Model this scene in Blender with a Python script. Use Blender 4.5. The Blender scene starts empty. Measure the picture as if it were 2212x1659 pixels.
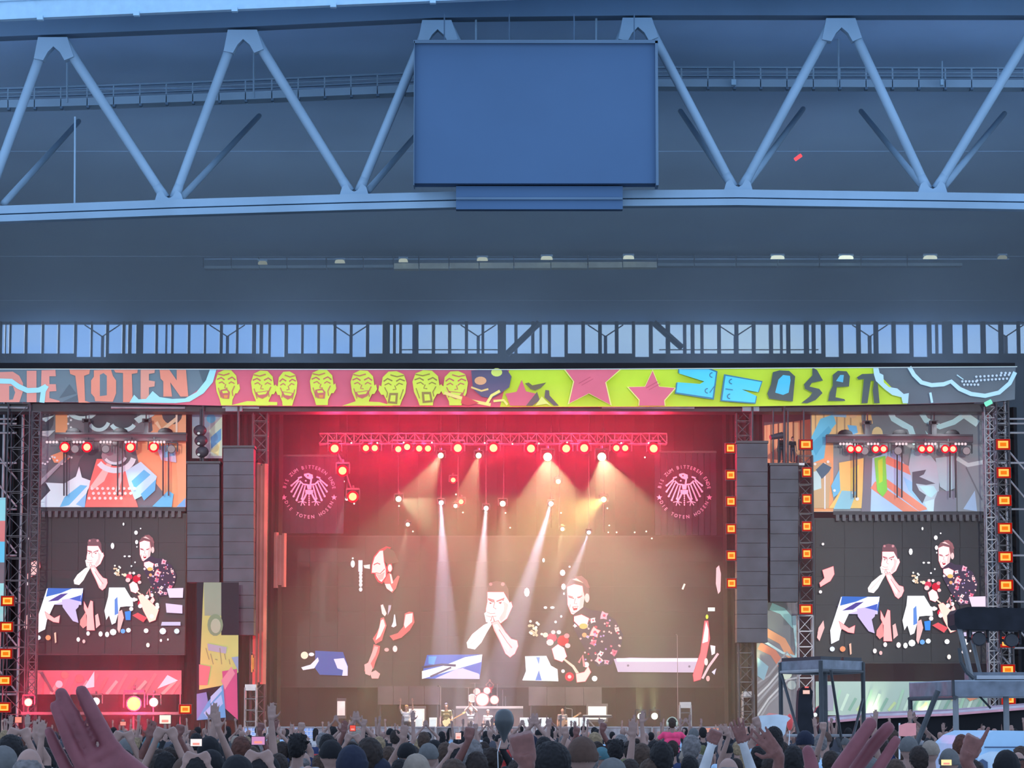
import bpy, math, random
from mathutils import Vector, Matrix
random.seed(7)
C = bpy.context.scene.collection
SC = bpy.context.scene

# ---------------------------------------------------------------- camera
F, CX, CY, HORIZON, CAMZ = 6220.0, 1106.0, 829.5, 1562.0, 1.95
TH = math.atan((HORIZON - CY) / F)
cam_d = bpy.data.cameras.new('camera'); cam = bpy.data.objects.new('camera', cam_d); C.objects.link(cam)
cam_d.sensor_width = 36.0; cam_d.lens = 36.0 * F / 2212.0
cam_d.clip_start = 0.05; cam_d.clip_end = 2000
cam.location = (0, 0, CAMZ); cam.rotation_euler = (math.pi / 2 + TH, 0, 0)
SC.camera = cam
SC.view_settings.view_transform = 'Standard'; SC.view_settings.look = 'None'
SC.view_settings.gamma = 1.0; SC.view_settings.use_curve_mapping = False
SC.view_settings.exposure = 0.0
SC.cycles.use_denoising = True
SC.cycles.max_bounces = 5; SC.cycles.diffuse_bounces = 3; SC.cycles.glossy_bounces = 2
SC.cycles.transmission_bounces = 3; SC.cycles.transparent_max_bounces = 8; SC.cycles.volume_bounces = 0
SC.cycles.sample_clamp_indirect = 4.0
SC.cycles.caustics_reflective = False; SC.cycles.caustics_refractive = False

def lin(c):
    r = []
    for v in c[:3]:
        v = v / 255.0
        r.append(v / 12.92 if v <= 0.04045 else ((v + 0.055) / 1.055) ** 2.4)
    return (r[0], r[1], r[2], 1.0)

# ---------------------------------------------------------------- sky
W = bpy.data.worlds.new('evening_sky'); SC.world = W; W.use_nodes = True
nt = W.node_tree; nt.nodes.clear()
def N(t, **k):
    n = nt.nodes.new(t)
    for a, b in k.items(): setattr(n, a, b)
    return n
tc = N('ShaderNodeTexCoord'); sep = N('ShaderNodeSeparateXYZ'); ns = N('ShaderNodeTexNoise')
mp = N('ShaderNodeMapping'); mp.inputs['Scale'].default_value = (1.0, 1.0, 2.6); mp.inputs['Location'].default_value = (3.35, 0.4, 0.2)
nt.links.new(tc.outputs['Generated'], sep.inputs[0]); nt.links.new(tc.outputs['Generated'], mp.inputs[0])
nt.links.new(mp.outputs[0], ns.inputs['Vector']); ns.inputs['Scale'].default_value = 5.5; ns.inputs['Detail'].default_value = 3.0
r1 = N('ShaderNodeValToRGB'); r1.color_ramp.elements[0].position = 0.0; r1.color_ramp.elements[1].position = 0.8
r1.color_ramp.elements[0].color = (0.42, 0.63, 1.0, 1); r1.color_ramp.elements[1].color = (0.32, 0.51, 0.92, 1)
nt.links.new(sep.outputs['Z'], r1.inputs[0])
r2 = N('ShaderNodeValToRGB'); r2.color_ramp.elements[0].position = 0.48; r2.color_ramp.elements[1].position = 0.66
nt.links.new(ns.outputs['Fac'], r2.inputs[0])
mx = N('ShaderNodeMixRGB'); mx.inputs[2].default_value = (0.80, 0.86, 0.86, 1)
nt.links.new(r2.outputs[0], mx.inputs[0]); nt.links.new(r1.outputs[0], mx.inputs[1])
bg = N('ShaderNodeBackground'); bg.inputs['Strength'].default_value = 1.75
nt.links.new(mx.outputs[0], bg.inputs['Color'])
wo = N('ShaderNodeOutputWorld'); nt.links.new(bg.outputs[0], wo.inputs['Surface'])

# ---------------------------------------------------------------- added fill lamps, unseen, that brighten the stage front
def spot(name, loc, target, power, col, ang=30, blend=0.4, size=0.3, parent=None):
    d = bpy.data.lights.new(name, 'SPOT'); d.energy = power; d.color = col; d.spot_size = math.radians(ang)
    d.spot_blend = blend; d.shadow_soft_size = size
    o = bpy.data.objects.new(name, d); C.objects.link(o)
    o.location = loc
    v = Vector(target) - Vector(loc)
    o.rotation_euler = v.to_track_quat('-Z', 'Y').to_euler()
    return o
FRONT_FILL = 2.0
for fx, tx in ((-22, -16.5), (-12, -5.5), (12, 5.5), (22, 16.5)):
    spot('added_fill_light', (fx, 30, 16), (tx, 120, 7.0), 52000 * FRONT_FILL, (1.0, 0.96, 0.92), 16, 0.6, 0.6)

# ---------------------------------------------------------------- helpers
def P(px, py, Y):
    """the point of the vertical plane at distance Y that was measured at (px, py) in the photograph"""
    dx = (px - CX) / F; dy = (CY - py) / F
    ct, st = math.cos(TH), math.sin(TH)
    y = ct - dy * st; z = st + dy * ct
    t = Y / y
    return Vector((dx * t, Y, CAMZ + z * t))
def S(n, Y): return n / F * Y          # size in metres of n photo pixels at distance Y

MATS = {}
def mat(name, col, rough=0.7, metal=0.0, emit=None, es=1.0, noise=0.12, scale=3.0, attr=False, objcol=False, bump=0.0, coord='Object'):
    if name in MATS: return MATS[name]
    m = bpy.data.materials.new(name); m.use_nodes = True; t = m.node_tree
    b = t.nodes['Principled BSDF']; b.inputs['Roughness'].default_value = rough; b.inputs['Metallic'].default_value = metal
    b.inputs['Specular IOR Level'].default_value = 0.3
    col = tuple(col[:3]) + (1.0,)
    src = None
    if attr:
        a = t.nodes.new('ShaderNodeAttribute'); a.attribute_name = 'Col'; src = a.outputs['Color']
    elif objcol:
        a = t.nodes.new('ShaderNodeObjectInfo'); src = a.outputs['Color']
    if noise > 0:
        tcn = t.nodes.new('ShaderNodeTexCoord'); nz = t.nodes.new('ShaderNodeTexNoise'); nz.inputs['Scale'].default_value = scale
        nz.inputs['Detail'].default_value = 4.0
        t.links.new(tcn.outputs[coord], nz.inputs['Vector'])
        mr = t.nodes.new('ShaderNodeMapRange'); mr.inputs['From Min'].default_value = 0.3; mr.inputs['From Max'].default_value = 0.7
        mr.inputs['To Min'].default_value = 1 - noise; mr.inputs['To Max'].default_value = 1 + noise
        t.links.new(nz.outputs['Fac'], mr.inputs['Value'])
        vm = t.nodes.new('ShaderNodeVectorMath'); vm.operation = 'SCALE'
        if src: t.links.new(src, vm.inputs[0])
        else: vm.inputs[0].default_value = col[:3]
        t.links.new(mr.outputs[0], vm.inputs['Scale'])
        src = vm.outputs[0]
        if bump > 0:
            bp = t.nodes.new('ShaderNodeBump'); bp.inputs['Strength'].default_value = bump
            t.links.new(nz.outputs['Fac'], bp.inputs['Height']); t.links.new(bp.outputs[0], b.inputs['Normal'])
    if src: t.links.new(src, b.inputs['Base Color'])
    else: b.inputs['Base Color'].default_value = col
    if emit is not None:
        b.inputs['Emission Color'].default_value = tuple(emit[:3]) + (1,); b.inputs['Emission Strength'].default_value = es
    MATS[name] = m
    return m
def glow(name, rgb, s, vary=False):
    """a lamp lens or a lit screen: something that gives off light"""
    if name in MATS: return MATS[name]
    m = bpy.data.materials.new(name); m.use_nodes = True; t = m.node_tree; t.nodes.clear()
    e = t.nodes.new('ShaderNodeEmission'); o = t.nodes.new('ShaderNodeOutputMaterial')
    e.inputs['Strength'].default_value = s
    if rgb is None:
        a = t.nodes.new('ShaderNodeAttribute'); a.attribute_name = 'Col'; t.links.new(a.outputs['Color'], e.inputs['Color'])
    else: e.inputs['Color'].default_value = tuple(rgb[:3]) + (1,)
    t.links.new(e.outputs[0], o.inputs['Surface'])
    MATS[name] = m
    return m

class MB:
    def __init__(s): s.v = []; s.f = []; s.c = []; s.m = []
    def add(s, vs, fs, col=None, mi=0):
        n = len(s.v); s.v += [tuple(v) for v in vs]
        for f in fs: s.f.append(tuple(i + n for i in f)); s.c.append(col); s.m.append(mi)
        return s
    def box(s, c, sz, rot=None, **k):
        x, y, z = sz[0] / 2, sz[1] / 2, sz[2] / 2
        vs = [Vector((a * x, b * y, d * z)) for a in (-1, 1) for b in (-1, 1) for d in (-1, 1)]
        if rot is not None: vs = [rot @ v for v in vs]
        c = Vector(c)
        return s.add([v + c for v in vs], [(0, 1, 3, 2), (4, 6, 7, 5), (0, 4, 5, 1), (2, 3, 7, 6), (0, 2, 6, 4), (1, 5, 7, 3)], **k)
    def rect(s, x0, y0, x1, y1, Y, d, **k):
        """a box measured from the photo: its front face spans the pixel rectangle at distance Y, depth d behind it"""
        a = P(x0, y1, Y); b = P(x1, y0, Y)
        return s.box(((a.x + b.x) / 2, Y + d / 2, (a.z + b.z) / 2), (b.x - a.x, d, b.z - a.z), **k)
    def tube(s, p, q, r0, r1=None, n=8, cap=True, **k):
        p, q = Vector(p), Vector(q); r1 = r0 if r1 is None else r1
        d = (q - p)
        if d.length < 1e-6: return s
        d.normalize(); u = d.orthogonal().normalized(); w = d.cross(u)
        vs = []
        for c, r in ((p, r0), (q, r1)):
            for i in range(n):
                a = 2 * math.pi * i / n; vs.append(c + (u * math.cos(a) + w * math.sin(a)) * r)
        fs = [(i, (i + 1) % n, n + (i + 1) % n, n + i) for i in range(n)]
        if cap: fs += [tuple(range(n - 1, -1, -1)), tuple(range(n, 2 * n))]
        return s.add(vs, fs, **k)
    def path(s, pts, r, n=8, **k):
        for a, b in zip(pts, pts[1:]): s.tube(a, b, r, n=n, **k)
        return s
    def ell(s, c, rad, nu=12, nv=8, rot=None, zmin=-1.0, **k):
        if not hasattr(rad, '__len__'): rad = (rad,) * 3
        vs, fs = [], []
        c = Vector(c)
        for j in range(nv + 1):
            z = math.cos(math.pi * j / nv * 1.0); z = max(z, zmin); rr = math.sqrt(max(0, 1 - z * z))
            for i in range(nu):
                a = 2 * math.pi * i / nu
                v = Vector((math.cos(a) * rr * rad[0], math.sin(a) * rr * rad[1], z * rad[2]))
                if rot is not None: v = rot @ v
                vs.append(v + c)
        for j in range(nv):
            for i in range(nu):
                fs.append((j * nu + i, (j + 1) * nu + i, (j + 1) * nu + (i + 1) % nu, j * nu + (i + 1) % nu))
        return s.add(vs, fs, **k)
    def prism(s, pts, axis, d, **k):
        """extrude a polygon of 3D points by vector axis*d"""
        n = len(pts); a = Vector(axis) * d
        vs = [Vector(p) for p in pts] + [Vector(p) + a for p in pts]
        return s.add(vs, [tuple(range(n)), tuple(range(2 * n - 1, n - 1, -1))] + [(i, n + i, n + (i + 1) % n, (i + 1) % n) for i in range(n)], **k)
    def mesh(s, name, mats, smooth=False):
        me = bpy.data.meshes.new(name); me.from_pydata(s.v, [], s.f)
        if not isinstance(mats, (list, tuple)): mats = [mats]
        for m in mats: me.materials.append(m)
        if len(mats) > 1: me.polygons.foreach_set('material_index', s.m)
        if any(c is not None for c in s.c):
            at = me.color_attributes.new('Col', 'FLOAT_COLOR', 'CORNER')
            buf = []
            for f, c in zip(s.f, s.c): buf += list(c or (1, 1, 1, 1)) * len(f)
            at.data.foreach_set('color', buf)
        if smooth: me.polygons.foreach_set('use_smooth', [True] * len(me.polygons))
        me.update()
        return me
    def obj(s, name, mats, parent=None, smooth=False, **props):
        o = bpy.data.objects.new(name, s.mesh(name, mats, smooth)); C.objects.link(o)
        if parent is not None:
            o.parent = parent; 
            if not props.pop('local', False): o.matrix_parent_inverse = WM(parent).inverted()
        for a, b in props.items():
            o[a] = b
        return o
def WM(o):
    m = o.matrix_basis if False else (Matrix.Translation(o.location) @ o.rotation_euler.to_matrix().to_4x4())
    return (WM(o.parent) @ o.matrix_parent_inverse @ m) if o.parent else m
def tag(o, label=None, cat=None, group=None, kind=None):
    if label: o['label'] = label
    if cat: o['category'] = cat
    if group: o['group'] = group
    if kind: o['kind'] = kind
    return o
def thing(name, label, cat, loc=(0, 0, 0), rz=0, group=None, kind=None):
    o = bpy.data.objects.new(name, None); C.objects.link(o); o.location = loc; o.rotation_euler = (0, 0, rz)
    o.empty_display_size = 0.2
    return tag(o, label, cat, group, kind)
def dup(root, loc, label=None, group=None, rz=None, scale=None):
    r = root.copy(); C.objects.link(r); r.location = loc
    if rz is not None: r.rotation_euler = (0, 0, rz)
    if scale is not None: r.scale = scale
    if label: r['label'] = label
    if group: r['group'] = group
    for ch in list(root.children):
        c = ch.copy(); C.objects.link(c); c.parent = r
        for g in list(ch.children):
            d = g.copy(); C.objects.link(d); d.parent = c
    return r

# flat print: polygons measured on the photo, laid on a vertical plane
class Art:
    def __init__(s, Y, T=None, clip=None, k=1.0): s.Y = Y; s.mb = MB(); s.n = 0; s.T = T or (lambda x, y: (x, y)); s.clip = clip; s.k = k
    def poly(s, pts, col):
        pts = [s.T(*p) for p in pts]
        if s.clip:
            x0, y0, x1, y1 = s.clip
            for ax, lim, sg in ((0, x0, 1), (0, x1, -1), (1, y0, 1), (1, y1, -1)):
                out = []
                for i, p in enumerate(pts):
                    q = pts[i - 1]
                    ip, iq = (p[ax] - lim) * sg >= 0, (q[ax] - lim) * sg >= 0
                    if ip != iq:
                        t = (lim - q[ax]) / (p[ax] - q[ax]); out.append((q[0] + t * (p[0] - q[0]), q[1] + t * (p[1] - q[1])))
                    if ip: out.append(p)
                pts = out
                if len(pts) < 3: return s
        s.n += 1
        off = -0.004 * s.n ** 0.8 - 0.004
        c = lin(col); c = (c[0] * s.k, c[1] * s.k, c[2] * s.k, 1)
        vs = []
        for x, y in pts:
            v = P(x, y, s.Y); v.y += off; vs.append(v)
        s.mb.add(vs, [tuple(range(len(vs)))], col=c)
        return s
    def rect(s, x0, y0, x1, y1, col): return s.poly([(x0, y0), (x1, y0), (x1, y1), (x0, y1)], col)
    def circ(s, x, y, r, col, ry=None, n=14, a0=0.0):
        ry = ry or r
        return s.poly([(x + r * math.cos(a0 + 2 * math.pi * i / n), y + ry * math.sin(a0 + 2 * math.pi * i / n)) for i in range(n)], col)
    def line(s, pts, w, col, w1=None):
        n = len(pts); w1 = w if w1 is None else w1
        L, R = [], []
        for i, p in enumerate(pts):
            a = pts[max(0, i - 1)]; b = pts[min(n - 1, i + 1)]
            dx, dy = b[0] - a[0], b[1] - a[1]; l = math.hypot(dx, dy) or 1
            h = (w + (w1 - w) * i / (n - 1)) / 2
            L.append((p[0] - dy / l * h, p[1] + dx / l * h)); R.append((p[0] + dy / l * h, p[1] - dx / l * h))
        for i in range(n - 1): s.poly([L[i], L[i + 1], R[i + 1], R[i]], col)
        for p in pts[1:-1]: pass
        return s
    def arc(s, cx, cy, rx, ry, a0, a1, w, col, n=10):
        return s.line([(cx + rx * math.cos(math.radians(a0 + (a1 - a0) * i / n)), cy + ry * math.sin(math.radians(a0 + (a1 - a0) * i / n))) for i in range(n + 1)], w, col)
    def star(s, x, y, r, col, a=-90, inner=0.42):
        return s.poly([(x + (r if i % 2 == 0 else r * inner) * math.cos(math.radians(a + 36 * i)), y + (r if i % 2 == 0 else r * inner) * math.sin(math.radians(a + 36 * i))) for i in range(10)], col)
    def obj(s, name, m, parent=None, **k): return s.mb.obj(name, m, parent, **k)

def glyph(ch, _c={}):
    if ch in _c: return _c[ch]
    cu = bpy.data.curves.new('glyph', 'FONT'); cu.body = ch; cu.size = 1.0; cu.resolution_u = 2
    o = bpy.data.objects.new('glyph', cu); C.objects.link(o)
    dg = bpy.context.evaluated_depsgraph_get(); me = o.evaluated_get(dg).to_mesh()
    vs = [(v.co.x, v.co.y) for v in me.vertices]; fs = [tuple(p.vertices) for p in me.polygons]
    bpy.data.objects.remove(o); bpy.data.curves.remove(cu)
    _c[ch] = (vs, fs)
    return _c[ch]
def ring_text(art, txt, cx, cy, r, a0, a1, size, col, inward=False):
    """lettering set round a circle; angles in degrees clockwise from the top"""
    n = len(txt)
    for i, ch in enumerate(txt):
        if ch == ' ': continue
        a = math.radians(a0 + (a1 - a0) * (i + 0.5) / n)
        vs, fs = glyph(ch)
        if not vs: continue
        w = max(v[0] for v in vs) + min(v[0] for v in vs)
        ux, uy = math.sin(a), -math.cos(a)                 # outward, in photo pixels (y down)
        tx, ty = math.cos(a), math.sin(a)                  # clockwise tangent
        if inward: ux, uy, tx, ty = -ux, -uy, -tx, -ty
        pts = []
        for gx, gy in vs:
            X = (gx - w / 2) * size * 1.15; Yy = gy * size * 1.25
            base = -size * 0.4 if not inward else -size * 0.4
            px = cx + (r * math.sin(a)) + tx * X + ux * (Yy + base); py = cy - r * math.cos(a) + ty * X + uy * (Yy + base)
            v = P(px, py, art.Y); v.y -= 0.03; pts.append(v)
        c = lin(col)
        art.mb.add(pts, fs, col=c)

M = dict(
    black=mat('black_cloth', (0.008, 0.008, 0.010), 0.9, noise=0.4, scale=0.6),
    blackp=mat('black_paint', (0.025, 0.025, 0.03), 0.5, noise=0.2),
    gray=mat('grey_cabinet', (0.05, 0.05, 0.06), 0.6, noise=0.25, scale=1.2),
    alu=mat('aluminium', (0.30, 0.30, 0.31), 0.5, 0.5, noise=0.15, scale=2),
    dalu=mat('dark_truss_metal', (0.06, 0.06, 0.065), 0.5, 0.4, noise=0.2, scale=2),
    steel=mat('pale_painted_steel', (0.28, 0.43, 0.56), 0.55, noise=0.10, scale=0.35),
    steel2=mat('grey_shaded_steel', (0.11, 0.19, 0.28), 0.7, noise=0.12, scale=0.2),
    ceil=mat('dark_roof_sheeting', (0.42, 0.67, 0.97), 0.9, noise=0.10, scale=0.15),
    fascia=mat('pale_blue_fascia', (0.36, 0.60, 0.78), 0.4, noise=0.05),
    wall=mat('dark_wall', (0.07, 0.075, 0.09), 0.9, noise=0.2, scale=0.3),
    ground=mat('pale_bounce_ground', (0.50, 0.50, 0.49), 0.95, noise=0.3, scale=0.8),  # floor tone raised so it bounces light up to the ceiling
    stage=mat('stage_deck', (0.06, 0.06, 0.065), 0.5, noise=0.3, scale=1.0),
    print=mat('printed_cloth', (1, 1, 1), 0.85, attr=True, noise=0.06, scale=0.8),
    screen=glow('lit_led_panel', None, 1.25),
    glass=None,
)
# thin window glass
g = bpy.data.materials.new('window_glass'); g.use_nodes = True; t = g.node_tree; t.nodes.clear()
o_ = t.nodes.new('ShaderNodeOutputMaterial'); mxs = t.nodes.new('ShaderNodeMixShader'); tr = t.nodes.new('ShaderNodeBsdfTransparent'); gl = t.nodes.new('ShaderNodeBsdfGlossy')
tr.inputs['Color'].default_value = (0.66, 0.82, 1.0, 1); gl.inputs['Roughness'].default_value = 0.1; mxs.inputs[0].default_value = 0.05
t.links.new(tr.outputs[0], mxs.inputs[1]); t.links.new(gl.outputs[0], mxs.inputs[2]); t.links.new(mxs.outputs[0], o_.inputs['Surface'])
M['glass'] = g
# ================================================================ the stadium: ground, back wall, windows, roof, roof truss
YW, YT = 185.0, 128.0
MB().box((0, 88, -0.05), (160, 200, 0.1)).obj('floor', M['ground'], kind='structure')
top = P(1106, 697, YW).z; bot = P(1106, 766, YW).z
low = P(1106, 775, YW).z
mb = MB(); mb.box((0, YW + 0.5, low / 2), (150, 1.0, low)); mb.obj('wall_back', M['wall'], kind='structure')
mb = MB(); mb.box((0, YW + 0.5, top + 1.5), (150, 1.0, 3.0)); mb.obj('trim_1', M['wall'], kind='structure')
for sx, nm in ((-1, 'wall_left'), (1, 'wall_right')):
    MB().box((sx * 62, 155, 17), (1, 62, 34)).obj(nm, M['wall'], kind='structure')
# ceiling of long sheets running across, each its own panel
ceil_root = thing('ceiling', None, None, (0, 0, 0), kind='structure')
zA, zB = P(1106, 697, YW).z + 0.05, 35.2
YF = 126.5
nb = 12
for i in range(nb):
    t0, t1 = i / nb, (i + 1) / nb
    y0, y1 = YW + (YF - YW) * t0, YW + (YF - YW) * t1
    z0, z1 = zA + (zB - zA) * t0, zA + (zB - zA) * t1
    e = 0.02 if i % 2 else 0.0
    m_ = MB(); m_.add([(-62, y0, z0 + e), (62, y0, z0 + e), (62, y1 - 0.25, z1 + 0.02 + e), (-62, y1 - 0.25, z1 + 0.02 + e), (-62, y0, z0 + e + .25), (62, y0, z0 + e + .25), (62, y1 - 0.25, z1 + 0.02 + e + .25), (-62, y1 - 0.25, z1 + 0.02 + e + .25)],
                      [(0, 1, 2, 3), (7, 6, 5, 4), (0, 4, 5, 1), (1, 5, 6, 2), (2, 6, 7, 3), (3, 7, 4, 0)])
    m_.obj('panel', M['ceil'], ceil_root)
def ceil_z(y): return zA + (zB - zA) * (YW - y) / (YW - YF)
# clerestory strip
win = thing('window_1', None, None, (0, YW, bot), kind='structure')
L = [(8, 20), (25, 38), (48, 105), (118, 178), (190, 248), (258, 318), (332, 390, 1), (400, 456, 1), (470, 527), (541, 552), (568, 587), (618, 670), (682, 738), (750, 810), (822, 880), (890, 948), (962, 1018), (1030, 1088), (1106, 1120), (1136, 1158),
     (1170, 1228, 1), (1244, 1300, 0), (1312, 1370), (1382, 1440), (1453, 1510), (1523, 1580, 1), (1595, 1652), (1684, 1697), (1710, 1724), (1736, 1790), (1808, 1865), (1880, 1935), (1950, 2008), (2022, 2080), (2092, 2150), (2186, 2222)]
R = [(24, 83), (97, 155), (168, 227, 1), (241, 300), (315, 373), (388, 445), (460, 519), (532, 592, 1), (608, 665), (683, 740), (753, 773), (788, 815), (827, 888), (902, 963), (978, 1038), (1052, 1112), (1127, 1187), (1202, 1263), (1282, 1297),
     (1311, 1338), (1353, 1414, 1), (1430, 1490), (1506, 1565), (1582, 1643), (1658, 1720), (1733, 1796, 1), (1812, 1862), (1903, 1951), (1967, 2028), (2046, 2106), (2122, 2185), (2195, 2260)]
panes = [(a[0] / 2, a[1] / 2, len(a) > 2 and a[2]) for a in L] + [(1106 + a[0] / 2, 1106 + a[1] / 2, len(a) > 2 and a[2]) for a in R]
edge = -700
x = -700
ext = []
while x < -10: ext.append((x, x + 29, 0)); x += 35
x = 2246
ext2 = []
while x < 2900: ext2.append((x, x + 29, 0)); x += 35
panes = ext + panes + ext2
mdark = mat('dark_mullion', (0.02, 0.022, 0.03), 0.7, noise=0.2)
prev = -702
for (a, b, lo) in panes:
    m_ = MB(); m_.rect(prev, 694, a, 778, YW - 0.15, 0.3); m_.obj('mullion', mdark, win)
    m_ = MB(); m_.rect(a, 694, b, 777, YW + 0.2, 0.04); m_.obj('pane', M['glass'], win)
    if not lo:
        m_ = MB(); m_.rect(a - 1, 763.5, b + 1, 778, YW - 0.1, 0.2); m_.obj('sill_block', mdark, win)
    else:
        m_ = MB(); m_.rect(a - 1, 771, b + 1, 778, YW - 0.1, 0.2); m_.obj('sill_block', mdark, win)
    prev = b
# V-shaped wind braces and posts standing outside the glass
for cx in (221, 491, 758, 1033, 1308, 1589, 1879, 2173):
    m_ = MB(); m_.tube(P(cx - 38, 702, YW + 0.6), P(cx, 727, YW + 0.6), 0.045, n=5); m_.tube(P(cx + 38, 702, YW + 0.6), P(cx, 727, YW + 0.6), 0.045, n=5)
    m_.obj('brace', mdark, win)
    m_ = MB(); m_.rect(cx - 3.5, 725, cx + 3.5, 777, YW + 0.6, 0.2); m_.obj('post', mat('grey_post', (0.25, 0.27, 0.3), 0.7), win)
for cx in (359, 617, 893, 1168, 1688, 2024):
    m_ = MB(); m_.rect(cx - 2.5, 697, cx + 2.5, 777, YW + 0.6, 0.2); m_.obj('post', mat('grey_post', 0), win)
for a, b in (((1095, 765), (1165, 697)), ((1412, 697), (1474, 752))):
    m_ = MB(); m_.tube(P(*a, YW - 0.5), P(*b, YW - 0.5), 0.22, n=6); m_.obj('brace', mdark, win)
for a, b in ((1424, 1768), (868, 1080)):
    m_ = MB(); m_.tube(P(a, 755.5, YW + 0.45), P(b, 755.5, YW + 0.45), 0.04, n=5); m_.obj('rail', mdark, win)

# ---- roof fascia at the open edge, top left
fa = thing('trim_2', None, None, (0, 124.5, 33), kind='structure')
seg = [(-60, 45), (87, 38), (295, 29), (507, 20), (720, 11), (935, 2), (1300, -12), (2300, -50)]
for a, b in zip(seg, seg[1:]):
    p, q = P(a[0], a[1], 124.5), P(b[0], b[1], 124.5)
    m_ = MB(); h = 2.4
    m_.prism([p, q, q + Vector((0, 0, h)), p + Vector((0, 0, h))], (0, 1, 0), 0.4)
    m_.obj('fascia_panel', M['fascia'], fa)
    m_ = MB()
    for k in (0.35, 0.75): m_.tube(p + Vector((0, -0.06, h * k)), q + Vector((0, -0.06, h * k)), 0.05, n=5)
    m_.obj('fascia_rail', M['fascia'], fa)
for x, y in seg[1:6]:
    p = P(x, y + 1, 124.4); m_ = MB(); m_.box(p, (0.26, 0.3, 0.2)); m_.obj('bracket', M['fascia'], fa)

# ---- the big roof truss
tr_ = thing('roof_truss', 'pale blue steel roof truss of zigzag tubes between two long chords', 'roof truss', (0, YT, 24))
topc = [(-120, 84), (120, 74), (525, 58), (945, 38), (1380, 33), (1820, 33), (2330, 33)]
m_ = MB()
for a, b in zip(topc, topc[1:]):
    p, q = P(a[0], a[1], YT), P(b[0], b[1], YT)
    m_ = MB(); m_.prism([p, q, q + Vector((0, 0, 0.95)), p + Vector((0, 0, 0.95))], (0, 1, 0), 0.9); m_.obj('top_chord', M['steel2'], tr_)  # top chord darker, its unlit underside put into the colour
botc = [(-120, 459), (365, 441), (765, 429), (980, 424), (1340, 421), (1595, 419), (2015, 425), (2330, 430)]
for k, (dy, hh) in enumerate(((0, 0.36), (17, 0.30))):
    for a, b in zip(botc, botc[1:]):
        p, q = P(a[0], a[1] + dy + 7, YT - 0.3 - k * 0.1), P(b[0], b[1] + dy + 7, YT - 0.3 - k * 0.1)
        m_ = MB(); m_.prism([p, q, q + Vector((0, 0, hh)), p + Vector((0, 0, hh))], (0, 1, 0), 0.6); m_.obj('bottom_chord', M['steel'], tr_)
tops = [(-315, 100), (115, 84), (525, 68), (945, 47), (1378, 42), (1818, 43), (2262, 43)]
bots = [(-45, 450), (365, 432), (765, 418), (1180, 412), (1595, 408), (2015, 412), (2440, 412)]
def diag(a, b, w=11):
    p, q = P(a[0], a[1], YT), P(b[0], b[1], YT)
    r = S(w, YT)
    mid = p.lerp(q, 0.12); m2 = p.lerp(q, 0.92)
    m_ = MB(); m_.tube(p + Vector((0, .3, 0)), mid + Vector((0, .3, 0)), r * 1.25, r, n=10, cap=False); m_.tube(mid + Vector((0, .3, 0)), m2 + Vector((0, .3, 0)), r, r * 0.92, n=10, cap=False); m_.tube(m2 + Vector((0, .3, 0)), q + Vector((0, .3, 0)), r * 0.92, r * 1.1, n=10)
    m_.obj('diagonal', M['steel'], tr_, smooth=True)
for i, b in enumerate(bots):
    a0 = tops[i]; 
    if i + 1 < len(tops):
        a1 = tops[i + 1]
        diag((a0[0] + 18, a0[1]), (b[0] - 10, b[1] - 6))
        diag((a1[0] - 18, a1[1]), (b[0] + 10, b[1] - 6))
def gus(pts, Y, d=0.5):
    m_ = MB(); m_.prism([P(x, y, Y) for x, y in pts], (0, 1, 0), d); m_.obj('gusset', M['steel'], tr_)
for x, y in tops[1:6]:
    y -= 4
    gus([(x - 33, y), (x + 30, y), (x + 44, y + 42), (x + 24, y + 50), (x + 14, y + 32), (x, y + 20), (x - 12, y + 32), (x - 22, y + 50), (x - 42, y + 46)], YT - 0.05)
for x, y in bots[1:6]:
    gus([(x - 34, y + 12), (x - 26, y - 14), (x - 16, y - 22), (x - 8, y - 8), (x, y - 4), (x + 8, y - 8), (x + 16, y - 22), (x + 26, y - 14), (x + 34, y + 12)], YT - 0.05)
# raking struts that run back from the bottom nodes into the roof
def rake(a, b, Y2, w=8):
    m_ = MB(); p = P(a[0], a[1], YT + 0.8); q = P(b[0], b[1], Y2); m_.tube(p, q, S(w, YT), S(w, YT) * 0.8, n=8); m_.obj('raking_strut', M['steel'], tr_, smooth=True)
for a, b in (((8, 440), (170, 262)), ((392, 428), (560, 250)), ((795, 412), (905, 285)), ((1578, 400), (1470, 240)), ((1615, 398), (1735, 235)), ((1992, 402), (1860, 240)), ((2040, 402), (2170, 245))):
    rake(a, b, 142)
# thin hangers
for x, y0, y1, yy in ((162, 262, 445, YT), (145, 88, 222, YT + 6), (548, 70, 212, YT + 6), (1028, 42, 95, YT + .5), (1288, 42, 90, YT + .5), (1811, 60, 186, YT + 6)):
    m_ = MB(); m_.tube(P(x, y0 - 10, yy), P(x - (1 if y0 > 200 else 0), y1, yy), 0.05 if y0 < 200 else 0.045, n=6); m_.obj('hanger', M['steel'], tr_)

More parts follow.
